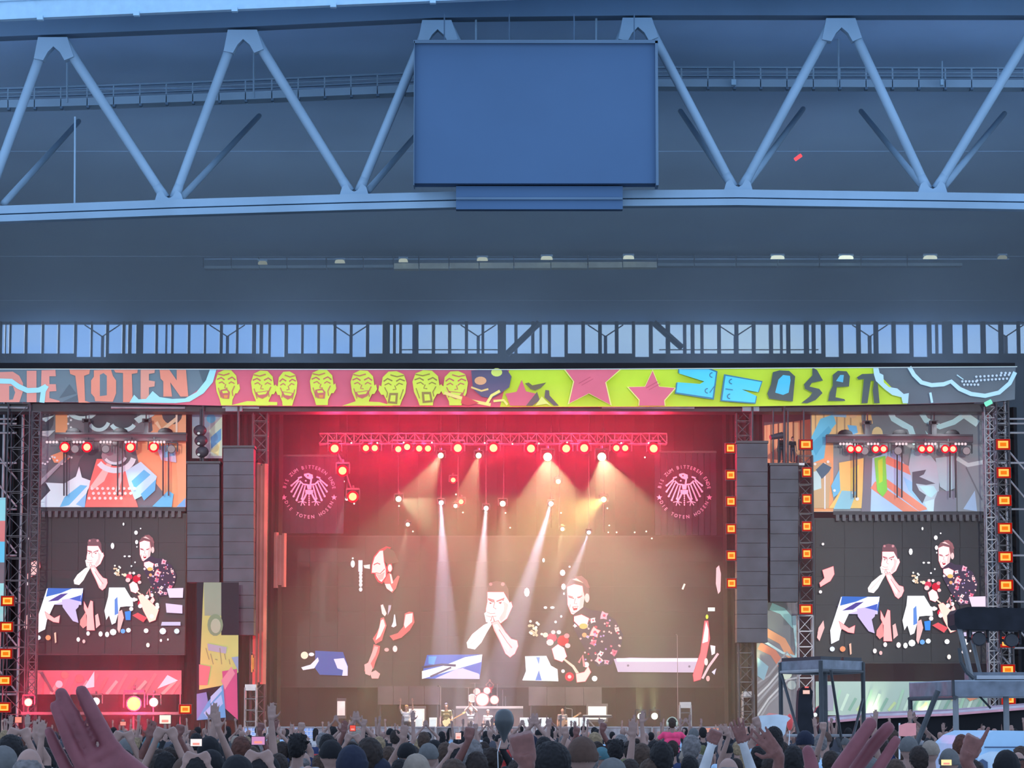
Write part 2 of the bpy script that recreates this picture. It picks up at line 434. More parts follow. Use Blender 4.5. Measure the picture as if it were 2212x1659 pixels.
# ---- maintenance catwalk behind the truss
YC = 134.0
def catwalk(seg, label, xs):
    cw = thing('catwalk', label, 'walkway', P(xs[0], seg[0][1], YC))
    def yat(x):
        for a, b in zip(seg, seg[1:]):
            if a[0] <= x <= b[0]: return a[1] + (b[1] - a[1]) * (x - a[0]) / (b[0] - a[0])
        return seg[-1][1]
    x = xs[0]
    while x < xs[1]:
        x2 = min(x + 57, xs[1]); y, y2 = yat(x), yat(x2)
        p, q = P(x + 1, y + 9, YC), P(x2 - 1, y2 + 9, YC); h = S(17, YC)
        m_ = MB(); m_.prism([p, q, q + Vector((0, 0, h)), p + Vector((0, 0, h))], (0, 1, 0), 1.0); m_.obj('deck', M['steel'], cw)
        m_ = MB(); m_.rect(x - 1.5, y - 33, x + 1.5, y - 8, YC, 0.08); m_.obj('post', M['steel'], cw)
        m_ = MB(); m_.rect(x - 2, y + 9, x + 4, y + 14, YC, 0.3); m_.obj('bracket', M['steel2'], cw)
        for dy, r in ((-33, 0.035), (-23, 0.022), (-15, 0.022)):
            m_ = MB(); m_.tube(P(x, y + dy, YC), P(x2, y2 + dy, YC), r, n=5); m_.obj('rail', M['steel'], cw)
        for dy in (-33, -16):
            m_ = MB(); m_.tube(P(x, y + dy + 3, YC + 1.0), P(x2, y2 + dy + 3, YC + 1.0), 0.025, n=5); m_.obj('rail', M['steel2'], cw)
        x = x2
    return cw
catwalk([(-60, 225), (150, 220), (548, 205), (895, 190)], 'pale catwalk with railings left of the hanging panel', (-40, 895))
catwalk([(1415, 178), (2300, 180)], 'pale catwalk with railings right of the hanging panel', (1415, 2270))
for x, lab in ((1585, 'small white camera box on the right catwalk, with antenna'), (2035, 'slim white camera pole on the right catwalk')):
    u = thing('camera_box', lab, 'camera', P(x, 178, YC - .3))
    m_ = MB(); m_.rect(x - 5 if x < 1600 else x - 3, 171, x + 5 if x < 1600 else x + 3, 183, YC - 0.5, 0.3); m_.obj('housing', M['fascia'], u)
    m_ = MB(); m_.tube(P(x, 171, YC - .4), P(x, 132, YC - .4), 0.04, n=6); m_.obj('mast', M['steel'], u)

# ---- large flat panel hanging inside the truss
hp = thing('display_board', 'huge slate blue panel hanging in the middle of the roof truss', 'display panel', P(1158, 395, 126.6))
m_ = MB(); m_.rect(895, 92, 1419, 396, 126.6, 0.9); m_.obj('casing', mat('slate_panel', (0.075, 0.15, 0.27), 0.85, noise=0.05, scale=0.2), hp)
m_ = MB(); m_.rect(1417, 88, 1421, 400, 126.4, 1.0); m_.rect(893, 88, 896, 400, 126.4, 1.0); m_.obj('edge_frame', M['steel2'], hp)
m_ = MB(); m_.rect(893, 86, 1421, 93, 126.4, 1.0); m_.obj('top_rail', M['steel2'], hp)
for x in (960, 1100, 1240, 1370):
    m_ = MB(); m_.tube(P(x, 88, 127), P(x, 30, 127), 0.03, n=5); m_.obj('hanging_cable', M['steel2'], hp)
sk = thing('chord_cover_box', 'added dark box over the fading chord below the hanging panel', 'housing', P(1160, 452, 126.8))  # added dark box where the chord fades from view
m_ = MB(); m_.rect(985, 402, 1345, 452, 126.9, 0.5); m_.obj('casing', MATS['slate_panel'], sk)
m_ = MB(); m_.rect(985, 426, 1345, 431, 126.8, 0.1); m_.obj('ledge', M['steel2'], sk)

# ---- rear lighting gantry under the roof
YG = 165.5
gn = thing('lighting_gantry', 'long pale gantry under the roof, above the window strip', 'gantry', P(1100, 585, YG))
xs = [440, 500, 560, 620, 705, 785, 850, 905, 970, 1035, 1110, 1190, 1270, 1345, 1420, 1500, 1590, 1680, 1770, 1860, 1960, 2080]
def gy(x): return 578 - 0.006 * (min(x, 1400) - 440)
for i, (a, b) in enumerate(zip(xs, xs[1:])):
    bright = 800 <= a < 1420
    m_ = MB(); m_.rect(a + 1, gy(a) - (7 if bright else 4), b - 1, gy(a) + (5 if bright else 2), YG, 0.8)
    m_.obj('deck_section', mat('brightened_gantry_deck', (.62, .74, .70), .7) if bright else M['steel'], gn)  # middle sections paler, their brightness put into the colour
    m_ = MB(); m_.tube(P(a, gy(a), YG + .4), P(a, gy(a) - 22, YG + .4), 0.04, n=5); m_.obj('hanger', M['steel2'], gn)
m_ = MB(); m_.rect(440, 558, 2180, 561, YG + 1.0, 0.2); m_.obj('top_rail', M['ceil'], gn)
place = ['leftmost', 'second from left', 'third from left', 'fourth from left', 'fifth from left', 'sixth from left', 'fourth from right', 'third from right', 'second from right', 'rightmost']
for i, x in enumerate((567, 734, 871, 1042, 1181, 1358, 1680, 1828, 2010, 2166)):
    y = 567 - min(12, (x - 567) * 0.017) if x < 1500 else 555
    w = (10, 11, 10, 12, 13, 12, 15, 16, 15, 10)[i]; s_ = (.5, .8, 1, 1, 1.2, 1.4, 1.9, 2.4, 1.5, .5)[i]
    u = thing('ceiling_lamp', 'pale ceiling lamp on the rear gantry, %s of ten' % place[i], 'lamp', P(x, y, YG - .2), group='ceiling lamps on the rear gantry')
    m_ = MB(); a = P(x - w, y + 2, YG - .2); b = P(x + w, y - 3, YG - .2)
    m_.prism([P(x - w, y + 3, YG - .2), P(x + w, y + 3, YG - .2), P(x + w * .9, y - 1, YG - .2), P(x + w * .5, y - 3.5, YG - .2), P(x - w * .5, y - 3.5, YG - .2), P(x - w * .9, y - 1, YG - .2)], (0, 1, 0), 0.3)
    m_.obj('diffuser', glow('cool_lamp_%d' % i, (0.50 * s_, 0.62 * s_, 0.58 * s_), 1.0), u)
    m_ = MB(); m_.rect(x - w, y - 7, x + w, y - 3.6, YG - .2, 0.4); m_.obj('housing', M['ceil'], u)
# little glowing streaks built as capsules, with cable and mount added
u = thing('glow_streak', 'small red glowing streak high under the roof, right of the hanging panel', 'light', P(1724, 340, 145))
m_ = MB(); m_.tube(P(1717, 345, 145), P(1731, 335, 145), 0.09, n=8); m_.obj('lens', glow('red_streak', (1.0, 0.06, 0.08), 2.2), u, smooth=True)
m_ = MB(); m_.tube(P(1724, 338, 145.1), P(1724, 318, 145.1), 0.012, n=4); m_.obj('cable', M['ceil'], u)
u = thing('glow_streak', 'small turquoise glowing streak at the right end under the header banner', 'light', P(2135, 870, 118.7))
m_ = MB(); m_.tube(P(2128, 874, 118.6), P(2142, 867, 118.6), 0.10, n=8); m_.obj('lens', glow('green_streak', (0.25, 0.95, 0.72), 1.0), u, smooth=True)
m_ = MB(); m_.rect(2130, 872, 2140, 884, 118.7, 0.3); m_.obj('mount', M['blackp'], u)
# ================================================================ the stage
YB = 119.0      # header banner
YS = 121.0      # side screens and scrims
YM = 131.0      # main screen
SZ = 1.1        # stage deck height
def col_box(name, x0, y0, x1, y1, Y, d, m, parent=None, **k):
    return MB().rect(x0, y0, x1, y1, Y, d).obj(name, m, parent, **k)
def part_box(parent, name, x0, y0, x1, y1, Y, d, m): return MB().rect(x0, y0, x1, y1, Y, d).obj(name, m, parent)
# deck
st = thing('stage_deck', 'wide dark stage deck behind the front barrier', 'stage', (0, 113, 0))
xl, xr = P(-30, 1560, 119).x, P(2240, 1560, 119).x
MB().box(((xl + xr) / 2, 125, SZ - 0.1), (xr - xl, 20, 0.2)).obj('deck', M['stage'], st)
MB().box(((xl + xr) / 2, 115.1, (SZ - 0.2) / 2), (xr - xl, 0.1, SZ - 0.2)).obj('skirt', M['black'], st)
# stage roof
rf = thing('stage_roof', 'black roof of the stage above the header banner', 'roof', (0, 126, 16))
a, b = P(-30, 797, YB + .4), P(2196, 797, YB + .4)
MB().box(((a.x + b.x) / 2, 126.5, a.z + 0.05), (b.x - a.x, 13.5, 0.5)).obj('roof_panel', M['black'], rf)
part_box(rf, 'front_beam', -30, 872, 2150, 889, YB + 0.6, 1.2, M['blackp'])
for x0, x1 in ((240, 400), (480, 560), (0, 60), (1300, 1500)):
    MB().tube(P(x0, 880, YB + .5), P(x1, 881, YB + .5), 0.05, n=6).obj('pipe', M['alu'], rf)
for x in (505, 1622):
    part_box(rf, 'mount', x - 18, 877, x + 18, 888, YB + .3, 0.3, mat('pale_mount', (.25, .3, .32), .6))
# backdrop and side drapes (black) closing the stage box
bd = thing('backdrop', 'black backdrop cloth hanging behind the whole stage', 'curtain', (0, 133, SZ))
a, b = P(-30, 880, 133.2), P(2190, 1560, 133.2)
for i in range(26):
    x0 = a.x + (b.x - a.x) * i / 26; x1 = a.x + (b.x - a.x) * (i + 1) / 26
    m_ = MB(); zt, zb = a.z, SZ; mid = (x0 + x1) / 2
    m_.prism([(x0, 133.2, zb), (mid, 133.0, zb), (x1, 133.2, zb), (x1, 133.3, zb), (x0, 133.3, zb)], (0, 0, 1), zt - zb)
    m_.obj('fold', M['black'], bd)

# ---------------- header banner
hb = thing('header_banner', 'long printed header banner with lettering, faces and stars across the stage top', 'banner', P(1100, 870, YB))
def topy(x): return 797 + (1.5 if 400 < x < 1300 else 0) - max(0, (x - 1300)) / 900 * 4
m_ = MB()
pts_t = [(-60, 797), (500, 798), (1100, 799), (1700, 795), (2194, 793)]
pts_b = [(2192, 863), (2150, 868), (1960, 873), (1600, 878), (1100, 879), (500, 877), (200, 869), (-60, 868)]
m_.prism([P(x, y, YB + .02) for x, y in pts_t + pts_b], (0, 1, 0), 0.10); m_.obj('banner_cloth', mat('banner_back', (0.2, 0.22, 0.23), 0.9), hb)
A = Art(YB)
SL, SAL, CY_, PK, YL, DG = (112, 128, 132), (228, 150, 132), (168, 226, 226), (216, 104, 118), (202, 228, 62), (104, 112, 116)
A.poly([(-60, 798), (475, 798), (430, 845), (380, 870), (-60, 868)], SL)
A.poly([(470, 798), (1110, 799), (1110, 879), (500, 877), (300, 872), (400, 862), (445, 830)], PK)
A.poly([(1100, 799), (1330, 798), (1900, 794), (1965, 873), (1600, 878), (1080, 879)], YL)
A.poly([(1885, 794), (2194, 793), (2192, 863), (2150, 868), (1960, 873)], DG)
A.rect(1820, 800, 1900, 872, (208, 230, 80)) if False else None
# folds of darker slate
for p in ([(128, 860), (150, 830), (165, 850)], [(135, 868), (185, 845), (165, 868)], [(430, 800), (460, 800), (440, 830)]): A.poly(p, (92, 106, 110))
SAL2 = (232, 146, 118)
A.poly([(-2, 804), (28, 803), (42, 812), (50, 828), (50, 845), (42, 869), (-2, 869)], SAL); A.poly([(20, 834), (28, 834), (33, 848), (28, 863), (20, 864)], SL)
A.rect(58, 801, 79, 869, SAL)
A.poly([(90, 800), (120, 799), (121, 813), (107, 813), (107, 830), (121, 830), (122, 845), (107, 846), (107, 860), (129, 866), (129, 869), (88, 869)], SAL)
A.poly([(150, 797), (195, 797), (193, 808), (182, 812), (184, 866), (196, 870), (170, 870), (163, 812), (152, 808)], SAL2)
A.poly([(203, 800), (240, 798), (244, 812), (251, 822), (251, 850), (244, 868), (206, 867), (204, 858), (197, 850), (197, 822), (203, 814)], SAL2); A.poly([(216, 810), (224, 806), (231, 812), (231, 854), (216, 856)], SL)
A.poly([(246, 799), (298, 798), (297, 806), (285, 808), (287, 869), (266, 869), (266, 806), (250, 805)], SAL2)
A.poly([(304, 798), (335, 798), (334, 806), (322, 808), (322, 822), (335, 824), (334, 835), (322, 837), (322, 855), (334, 856), (334, 866), (304, 862)], (226, 158, 134))
A.poly([(345, 799), (366, 799), (382, 822), (382, 799), (402, 799), (407, 857), (390, 857), (368, 826), (372, 857), (353, 857), (353, 824), (347, 818)], SAL2)
A.line([(-10, 823), (25, 824), (40, 835), (60, 844), (84, 843), (101, 835)], 11, CY_); A.line([(101, 833), (94, 845), (91, 870)], 11, CY_)
A.poly([(280, 870), (290, 853), (300, 863), (316, 862), (330, 845), (345, 858), (372, 862), (400, 861), (425, 847), (445, 822), (454, 798), (468, 798), (460, 826), (440, 850), (410, 868), (380, 871)], CY_)
# laughing faces, generic cartoon heads
def face(cx, cy, w, v, flip=1, lean=0):
    g = (212, 226, 80) if v != 3 else (190, 196, 96); dk = (196, 106, 96) if v != 2 else (150, 130, 70)
    X = lambda x, y: (cx + flip * x * w / 30.0 + lean * y * 0.01, min(max(cy + y, 799.5), 877))
    A.poly([X(-26, -14), X(-20, -32), X(-5, -39), X(12, -38), X(24, -26), X(27, -6), X(31, -9), X(33, 2), X(27, 12), X(22, 12), X(15, 26), X(14, 38), X(-12, 38), X(-16, 24), X(-23, 8)], g)
    A.line([X(-22, -18), X(-12, -22), X(-4, -17)], 3, dk); A.line([X(4, -18), X(14, -23), X(22, -17)], 3, dk)
    A.line([X(-18, -10), X(-10, -13), X(-4, -8)], 2.2, dk); A.line([X(6, -9), X(12, -13), X(20, -9)], 2.2, dk)
    A.line([X(-1, -8), X(-4, 0), X(3, 1)], 2, dk)
    if v == 0: A.poly([X(-14, 5), X(2, 2), X(9, 10), X(7, 24), X(-9, 23), X(-15, 14)], dk); A.poly([X(-10, 7), X(2, 6), X(5, 11), X(-8, 12)], g); A.poly([X(-6, 16), X(4, 16), X(3, 22), X(-5, 22)], (224, 150, 70))
    elif v == 1: A.poly([X(-16, 8), X(16, 4), X(12, 16), X(0, 22), X(-11, 18)], dk); A.poly([X(-12, 9), X(12, 6), X(8, 12), X(-8, 14)], g)
    elif v == 2: A.poly([X(-8, 8), X(10, 8), X(14, 30), X(-6, 32)], dk); A.poly([X(-3, 13), X(7, 13), X(9, 26), X(-2, 27)], g)
    else: A.poly([X(-12, 10), X(10, 6), X(12, 12), X(-8, 17)], dk)
    A.line([X(-20, -30), X(-6, -27), X(8, -31)], 2.2, dk); A.line([X(20, -4), X(14, 8), X(16, 18)], 2, dk)
    A.line([X(-19, 0), X(-15, 12), X(-12, 22)], 1.8, dk)
face(489, 838, 27, 0); face(567, 840, 28, 1); face(622, 842, 24, 1, -1); face(695, 838, 29, 0); face(783, 840, 29, 1, 1); face(852, 842, 31, 2, -1); face(920, 840, 33, 2, 1); face(985, 842, 30, 1, -1)
A.poly([(500, 877), (535, 868), (600, 870), (600, 877)], (212, 226, 80)); A.poly([(740, 878), (770, 868), (820, 870), (850, 878)], (212, 226, 80))
# dark creature with bones
A.poly([(940, 802), (1000, 802), (1000, 878), (955, 878), (945, 850)], (110, 100, 112)) if False else None
A.poly([(1018, 802), (1040, 800), (1095, 800), (1105, 815), (1100, 838), (1080, 852), (1062, 862), (1040, 858), (1022, 842)], (98, 92, 112))
A.circ(1073, 806, 12, (214, 228, 110), 9); A.circ(1038, 824, 13, (230, 170, 120), 9)
A.line([(960, 850), (985, 858), (1020, 868), (1060, 876)], 7, (238, 218, 120)); A.line([(1018, 838), (1040, 846), (1055, 842)], 4, (232, 200, 120)); A.line([(1050, 876), (1062, 856), (1080, 846)], 6, (236, 228, 120)); A.line([(1066, 868), (1088, 866), (1096, 876)], 5, (236, 222, 120))
A.poly([(1000, 855), (1035, 872), (1010, 878), (996, 872)], (214, 84, 84))
A.star(1128, 862, 40, PK, -92, 0.40) if False else A.poly([(1127, 822), (1136, 847), (1158, 852), (1146, 878), (1102, 878), (1092, 852), (1116, 848)], PK)
A.poly([(1134, 830), (1142, 828), (1150, 834), (1180, 828), (1168, 840), (1156, 845), (1146, 842)], (112, 106, 78)); A.poly([(1178, 844), (1186, 845), (1187, 856), (1207, 878), (1196, 878), (1176, 860)], (104, 98, 92)); A.poly([(1160, 848), (1166, 866), (1150, 878), (1136, 878)], (110, 100, 92)); A.poly([(1156, 878), (1170, 858), (1190, 878), (1180, 874)], (226, 226, 118))
A.poly([(1110, 870), (1122, 852), (1112, 848), (1104, 860)], YL) if False else None
# stars
for p in ([(1221, 800), (1338, 800), (1307, 828), (1318, 876), (1272, 851), (1229, 873), (1240, 826)], [(1409, 803), (1423, 837), (1457, 840), (1434, 866), (1435, 878), (1380, 878), (1381, 865), (1357, 838), (1393, 837)]):
    cx = sum(q[0] for q in p) / len(p); cy = sum(q[1] for q in p) / len(p)
    A.poly([(cx + (q[0] - cx) * 1.07, min(878, max(799.5, cy + (q[1] - cy) * 1.07))) for q in p], (238, 232, 130)); A.poly(p, (226, 112, 126))
for x, y in ((1250, 830), (1395, 840)): A.line([(x, y), (x + 25, y - 14)], 1.5, (200, 90, 104)); A.line([(x + 6, y + 4), (x + 31, y - 10)], 1.2, (200, 90, 104))
# the pair of trousers that makes the H
TQ, TD = (92, 208, 226), (70, 128, 148)
for p in ([(1464, 797), (1532, 797), (1549, 804), (1541, 865), (1457, 852), (1460, 828), (1512, 832), (1522, 826), (1464, 807)], [(1563, 810), (1646, 825), (1638, 849), (1600, 842), (1634, 858), (1631, 874), (1555, 868)]):
    cx = sum(q[0] for q in p) / len(p); cy = sum(q[1] for q in p) / len(p)
    A.poly(p, TD); A.poly([(cx + (q[0] - cx) * 0.93, cy + (q[1] - cy) * 0.90) for q in p], TQ)
for x, y in ((1538, 812), (1528, 846), (1580, 826), (1576, 858)): A.arc(x, y, 6, 5, 90, 270, 2.2, TD, 6)
A.line([(1532, 850), (1545, 832)], 2, TD); A.line([(1566, 842), (1582, 844)], 2, TD)
DK = (82, 92, 88)
A.poly([(1668, 806), (1682, 802), (1703, 803), (1716, 815), (1711, 869), (1700, 868), (1660, 863), (1656, 852), (1664, 832)], DK); A.poly([(1680, 822), (1690, 812), (1705, 814), (1706, 824), (1702, 850), (1690, 855), (1673, 850)], (84, 190, 214))
A.poly([(1753, 796), (1763, 801), (1776, 824), (1752, 829), (1747, 837), (1768, 842), (1775, 851), (1760, 866), (1742, 873), (1730, 872), (1748, 858), (1753, 850), (1737, 842), (1735, 832), (1753, 813)], DK)
A.poly([(1797, 812), (1808, 803), (1827, 804), (1834, 815), (1832, 837), (1806, 838), (1803, 860), (1822, 864), (1824, 868), (1787, 868), (1790, 850), (1797, 835)], DK); A.poly([(1804, 825), (1813, 812), (1821, 812), (1819, 828)], (98, 182, 202))
A.poly([(1849, 817), (1860, 810), (1886, 809), (1893, 817), (1898, 873), (1886, 873), (1883, 845), (1886, 825), (1879, 824), (1872, 873), (1859, 873), (1864, 821), (1852, 822)], DK)
WC = (186, 222, 228)
A.poly([(1884, 795), (1895, 795), (1898, 808), (1906, 812), (1907, 828), (1918, 838), (1936, 841), (1950, 853), (1961, 851), (1959, 873), (1948, 873), (1945, 860), (1925, 855), (1908, 842), (1890, 825), (1886, 812)], WC)
A.line([(1962, 795), (1972, 812), (1988, 828), (2010, 834), (2036, 832), (2052, 826), (2070, 842), (2095, 853), (2125, 857), (2155, 850), (2178, 830), (2190, 806)], 9, WC)
A.line([(2007, 850), (2011, 872)], 5, WC)
for r_ in ((2080, 2110, 833, 5), (2076, 2106, 826, 5), (2108, 2172, 824, 9), (2106, 2176, 816, 9), (2160, 2178, 808, 3)):
    for i in range(r_[3]): A.circ(r_[0] + (r_[1] - r_[0]) * i / (r_[3] - 1), r_[2] - (i * 0.5 if r_[3] > 5 else 0), 2.7, (200, 214, 218), n=6)
A.line([(2064, 812), (2078, 822)], 2, WC)
A.line([(-60, 799.5), (1100, 800.5), (1330, 799.5), (2194, 794.5)], 2, (190, 200, 190))
A.obj('banner_print', M['print'], hb)

# ---------------- printed scrims (flat cloth art)
def scrim(name, label, x0, y0, x1, y1, base, fn, Y=YS, d=0.04, k=1.0):
    t = thing(name, label, 'printed cloth', P((x0 + x1) / 2, y1, Y))
    part_box(t, 'cloth', x0, y0, x1, y1, Y + .01, d, mat('scrim_back', (0.15, 0.15, 0.16), 0.9))
    A = Art(Y, clip=(x0, y0, x1, y1), k=k); A.rect(x0, y0, x1, y1, base); fn(A); A.obj('cloth_print', M['print'], t)
    return t
GR, WH, OR, BL, SA, DGR = (128, 134, 136), (206, 240, 234), (244, 172, 116), (104, 196, 226), (232, 124, 108), (84, 86, 90)
def left_art(A):
    # dark folded lobes
    for x, y, r, ry in ((95, 905, 22, 30), (175, 888, 28, 20), (230, 905, 40, 26), (262, 900, 34, 30), (160, 1020, 60, 50), (210, 1010, 42, 40), (100, 1070, 40, 26), (355, 895, 28, 22)): A.circ(x, y, r, DGR if r != 60 else (104, 106, 108), ry)
    A.rect(120, 880, 146, 942, OR)
    A.poly([(326, 880), (404, 880), (404, 1098), (370, 1098), (350, 1060), (300, 1000), (290, 960), (330, 930)], (240, 170, 120))
    A.poly([(370, 880), (404, 880), (404, 1098), (385, 1098), (384, 1040)], (246, 180, 132))
    A.circ(372, 895, 22, DGR, 22)
    A.arc(178, 884, 30, 20, 0, 170, 9, WH); A.arc(214, 905, 22, 24, 20, 150, 8, WH); A.arc(266, 912, 26, 18, 20, 160, 9, WH)
    A.poly([(84, 905), (118, 898), (100, 912)], WH); A.poly([(84, 932), (120, 930), (105, 944), (84, 940)], (200, 206, 200)); A.poly([(290, 905), (330, 882), (352, 884), (330, 900), (300, 915)], WH)
    A.line([(338, 912), (350, 930), (382, 905)], 8, (250, 214, 170)); A.rect(380, 882, 384, 945, (250, 230, 200))
    for i in range(7): A.circ(148 + (i % 2) * 6, 900 + i * 8, 2.6, (232, 236, 232), n=7)
    for i in range(5): A.circ(98 + i * 5, 895 - (i % 2) * 6, 2.4, (220, 226, 226), n=7)
    A.poly([(110, 985), (135, 975), (152, 990), (140, 1000), (118, 1000)], (238, 160, 112))
    for i in range(14): A.circ(88 + i * 5.2, 995 + 8 * math.sin(i * .9), 2.4, (226, 232, 226), n=7)
    A.line([(70, 1060), (110, 1020), (150, 985)], 6, (160, 166, 166)); A.line([(84, 1052), (130, 1005)], 4, (150, 152, 154))
    A.poly([(80, 1092), (110, 1060), (100, 1043), (140, 1045), (165, 1030), (172, 1008), (178, 1032), (200, 1040), (190, 1060), (178, 1098), (96, 1098)], WH)
    A.poly([(140, 1075), (175, 1048), (190, 1050), (150, 1092), (130, 1096)], BL); A.poly([(165, 1090), (188, 1066), (184, 1098)], (130, 200, 232))
    A.poly([(210, 992), (236, 992), (240, 1006), (270, 1010), (300, 1098), (184, 1098), (196, 1040)], SA)
    A.poly([(236, 996), (246, 996), (226, 1040), (200, 1060), (196, 1052)], (244, 200, 180)); A.poly([(262, 1015), (270, 1015), (256, 1065), (250, 1062)], (248, 200, 186))
    A.poly([(272, 1018), (305, 998), (340, 1030), (330, 1060), (292, 1080), (280, 1050)], (176, 230, 236)); A.poly([(285, 1040), (312, 1015), (326, 1026), (292, 1056)], (92, 190, 222)); A.poly([(305, 1068), (338, 1036), (336, 1060), (312, 1082)], (100, 190, 224))
    A.circ(246, 985, 26, (150, 152, 152), 20); A.arc(250, 985, 40, 32, 10, 150, 12, WH); A.arc(250, 982, 24, 20, 20, 150, 6, WH)
    for j in range(3):
        for i in range(9 - j): A.circ(200 + i * 11.5 - j * 3 + 6 * (j % 2), 1056 + j * 10.5, 3.4, (252, 222, 206), n=8)
    A.poly([(330, 1095), (365, 1060), (376, 1068), (372, 1098)], BL); A.poly([(380, 1098), (404, 1074), (404, 1098)], (120, 186, 228)); A.poly([(340, 970), (380, 975), (382, 1000), (350, 995)], (210, 206, 226)) 
    A.poly([(348, 965), (372, 960), (378, 985), (356, 990)], (130, 206, 236))
scrim('printed_scrim', 'colourful printed cloth above the left video screen, clouds and orange stripes', 84, 884, 402, 1096, (124, 126, 128), left_art)
def left_side(A):
    A.poly([(415, 884), (470, 884), (476, 900), (440, 930), (415, 920)], (150, 176, 190)); A.circ(456, 904, 10, (92, 186, 214)); A.poly([(452, 930), (480, 900), (480, 985), (455, 985)], (196, 226, 196)); A.poly([(455, 945), (478, 925), (478, 950), (456, 970)], (92, 170, 210)); A.poly([(455, 975), (476, 955), (472, 985)], (226, 230, 160))
scrim('printed_scrim', 'narrow printed cloth strip beside the left upper lamps, pale blue', 415, 884, 480, 990, (170, 178, 176), left_side, YS + .5)
def right_art(A):
    A.rect(1735, 885, 1800, 1105, OR); A.rect(1690, 885, 1880, 950, (246, 196, 130))
    for x in (1706, 1722, 1760, 1778, 1806, 1823, 1836): A.rect(x, 885, x + 3, 950, (190, 150, 110))
    A.poly([(1750, 950), (1772, 905), (1800, 895), (1806, 915), (1786, 940), (1780, 990), (1756, 1000)], (112, 200, 226)); A.poly([(1752, 960), (1790, 920), (1796, 930), (1762, 985)], (90, 180, 210))
    A.poly([(1785, 886), (1828, 886), (1828, 902), (1800, 900)], (160, 196, 214)); A.poly([(1830, 918), (1850, 920), (1853, 935), (1838, 940)], (112, 190, 232)); A.circ(1842, 893, 11, (236, 190, 140))
    A.poly([(1860, 886), (2130, 886), (2130, 960), (1870, 960), (1862, 920)], (128, 130, 130))
    A.circ(1895, 938, 12, (250, 214, 150), 16); A.poly([(1872, 886), (1880, 886), (1885, 915), (1870, 920)], (246, 190, 120))
    A.line([(1920, 884), (1930, 905), (1952, 918), (1966, 925), (1978, 960)], 13, WH)
    A.line([(1985, 884), (2000, 908), (2030, 922), (2060, 912), (2080, 898)], 12, WH); A.line([(2080, 894), (2100, 908), (2112, 916)], 15, (216, 236, 226)); A.poly([(1998, 930), (2010, 945), (2005, 948)], WH)
    A.poly([(1755, 1000), (1795, 1000), (1790, 1098), (1755, 1098)], (206, 176, 130)); A.poly([(1755, 1020), (1772, 1015), (1774, 1055), (1757, 1060)], (196, 226, 220)); A.rect(1780, 1000, 1783, 1100, (230, 230, 220))
    A.poly([(1762, 1015), (1775, 1035), (1790, 1020), (1796, 1010), (1778, 1000)], (84, 110, 124)); A.poly([(1795, 1050), (1815, 1010), (1820, 1060), (1800, 1075)], (120, 194, 220)); A.poly([(1812, 1000), (1865, 990), (1862, 1098), (1790, 1098), (1815, 1060)], (240, 206, 120))
    A.poly([(1800, 1100), (1818, 1060), (1850, 1062), (1836, 1100)], (150, 206, 212)); A.poly([(1836, 1012), (1856, 1004), (1850, 1040), (1838, 1060)], (244, 226, 110))
    A.poly([(1868, 985), (1884, 990), (1880, 1105), (1860, 1105)], (128, 128, 132)); A.poly([(1884, 990), (1935, 970), (2010, 1105), (1880, 1105)], (180, 214, 232))
    A.poly([(1916, 985), (1990, 1020), (1996, 1040), (1908, 1000)], (228, 148, 118)); A.poly([(1890, 1040), (1984, 1105), (1950, 1105), (1880, 1055)], (232, 150, 116)) ; A.poly([(1915, 1035), (2005, 1100), (1985, 1105), (1905, 1045)], (230, 148, 116)); A.poly([(1950, 1030), (1984, 1050), (1990, 1090), (1962, 1060)], (150, 206, 236))
    A.poly([(1968, 970), (2010, 985), (2030, 1010), (2025, 1105), (2010, 1105), (1976, 1060), (1962, 1010)], (176, 200, 200))
    A.poly([(1970, 1020), (2000, 1015), (1995, 1025), (1985, 1030), (2020, 1045), (2000, 1048), (1978, 1045), (1985, 1060), (2000, 1070), (1992, 1088), (1970, 1060)], (96, 100, 104)); A.poly([(1984, 1050), (2016, 1050), (2024, 1062), (2012, 1075), (2004, 1072)], (176, 226, 220))
    A.poly([(2020, 990), (2060, 985), (2062, 1055), (2045, 1062), (2030, 1052)], (170, 206, 202)); A.poly([(2025, 1062), (2065, 1060), (2065, 1105), (2010, 1105), (2018, 1080)], (134, 138, 142)); A.poly([(1995, 1085), (2018, 1078), (2016, 1105), (2004, 1105)], (196, 226, 222))
    A.poly([(2065, 985), (2125, 1000), (2130, 1105), (2068, 1105)], (142, 148, 146)); A.line([(2066, 990), (2090, 1005), (2126, 998)], 9, (200, 214, 204)); A.poly([(2080, 1100), (2105, 1060), (2110, 1105)], (170, 196, 214)); A.line([(2086, 1010), (2120, 1080)], 3, (110, 114, 114))
    A.poly([(1888, 990), (1912, 985), (1916, 1060), (1906, 1074), (1894, 1060)], (136, 222, 84)); A.poly([(1896, 995), (1906, 990), (1906, 1040), (1898, 1045)], (190, 232, 70))
    for x, y, r in ((1851, 1078, 4), (1802, 1060, 3), (1842, 1065, 3), (1760, 1003, 3), (1788, 998, 3)): A.circ(x, y, r, (236, 240, 226))
scrim('printed_scrim', 'printed cloth above the right video screen, peach stripes and a pale blue face', 1753, 884, 2132, 1106, (150, 152, 150), right_art)
def right_side(A):
    for i in range(6): A.rect(1648 + i * 16, 885, 1651 + i * 16, 1000, (130, 96, 80))
    A.poly([(1645, 885), (1755, 885), (1755, 905), (1645, 920)], (92, 90, 96)); A.poly([(1650, 990), (1700, 950), (1735, 1000)], (150, 120, 104))
scrim('printed_scrim', 'peach striped cloth behind the right followspot perch', 1648, 886, 1752, 1000, (228, 182, 136), right_side, YS + 2.5)
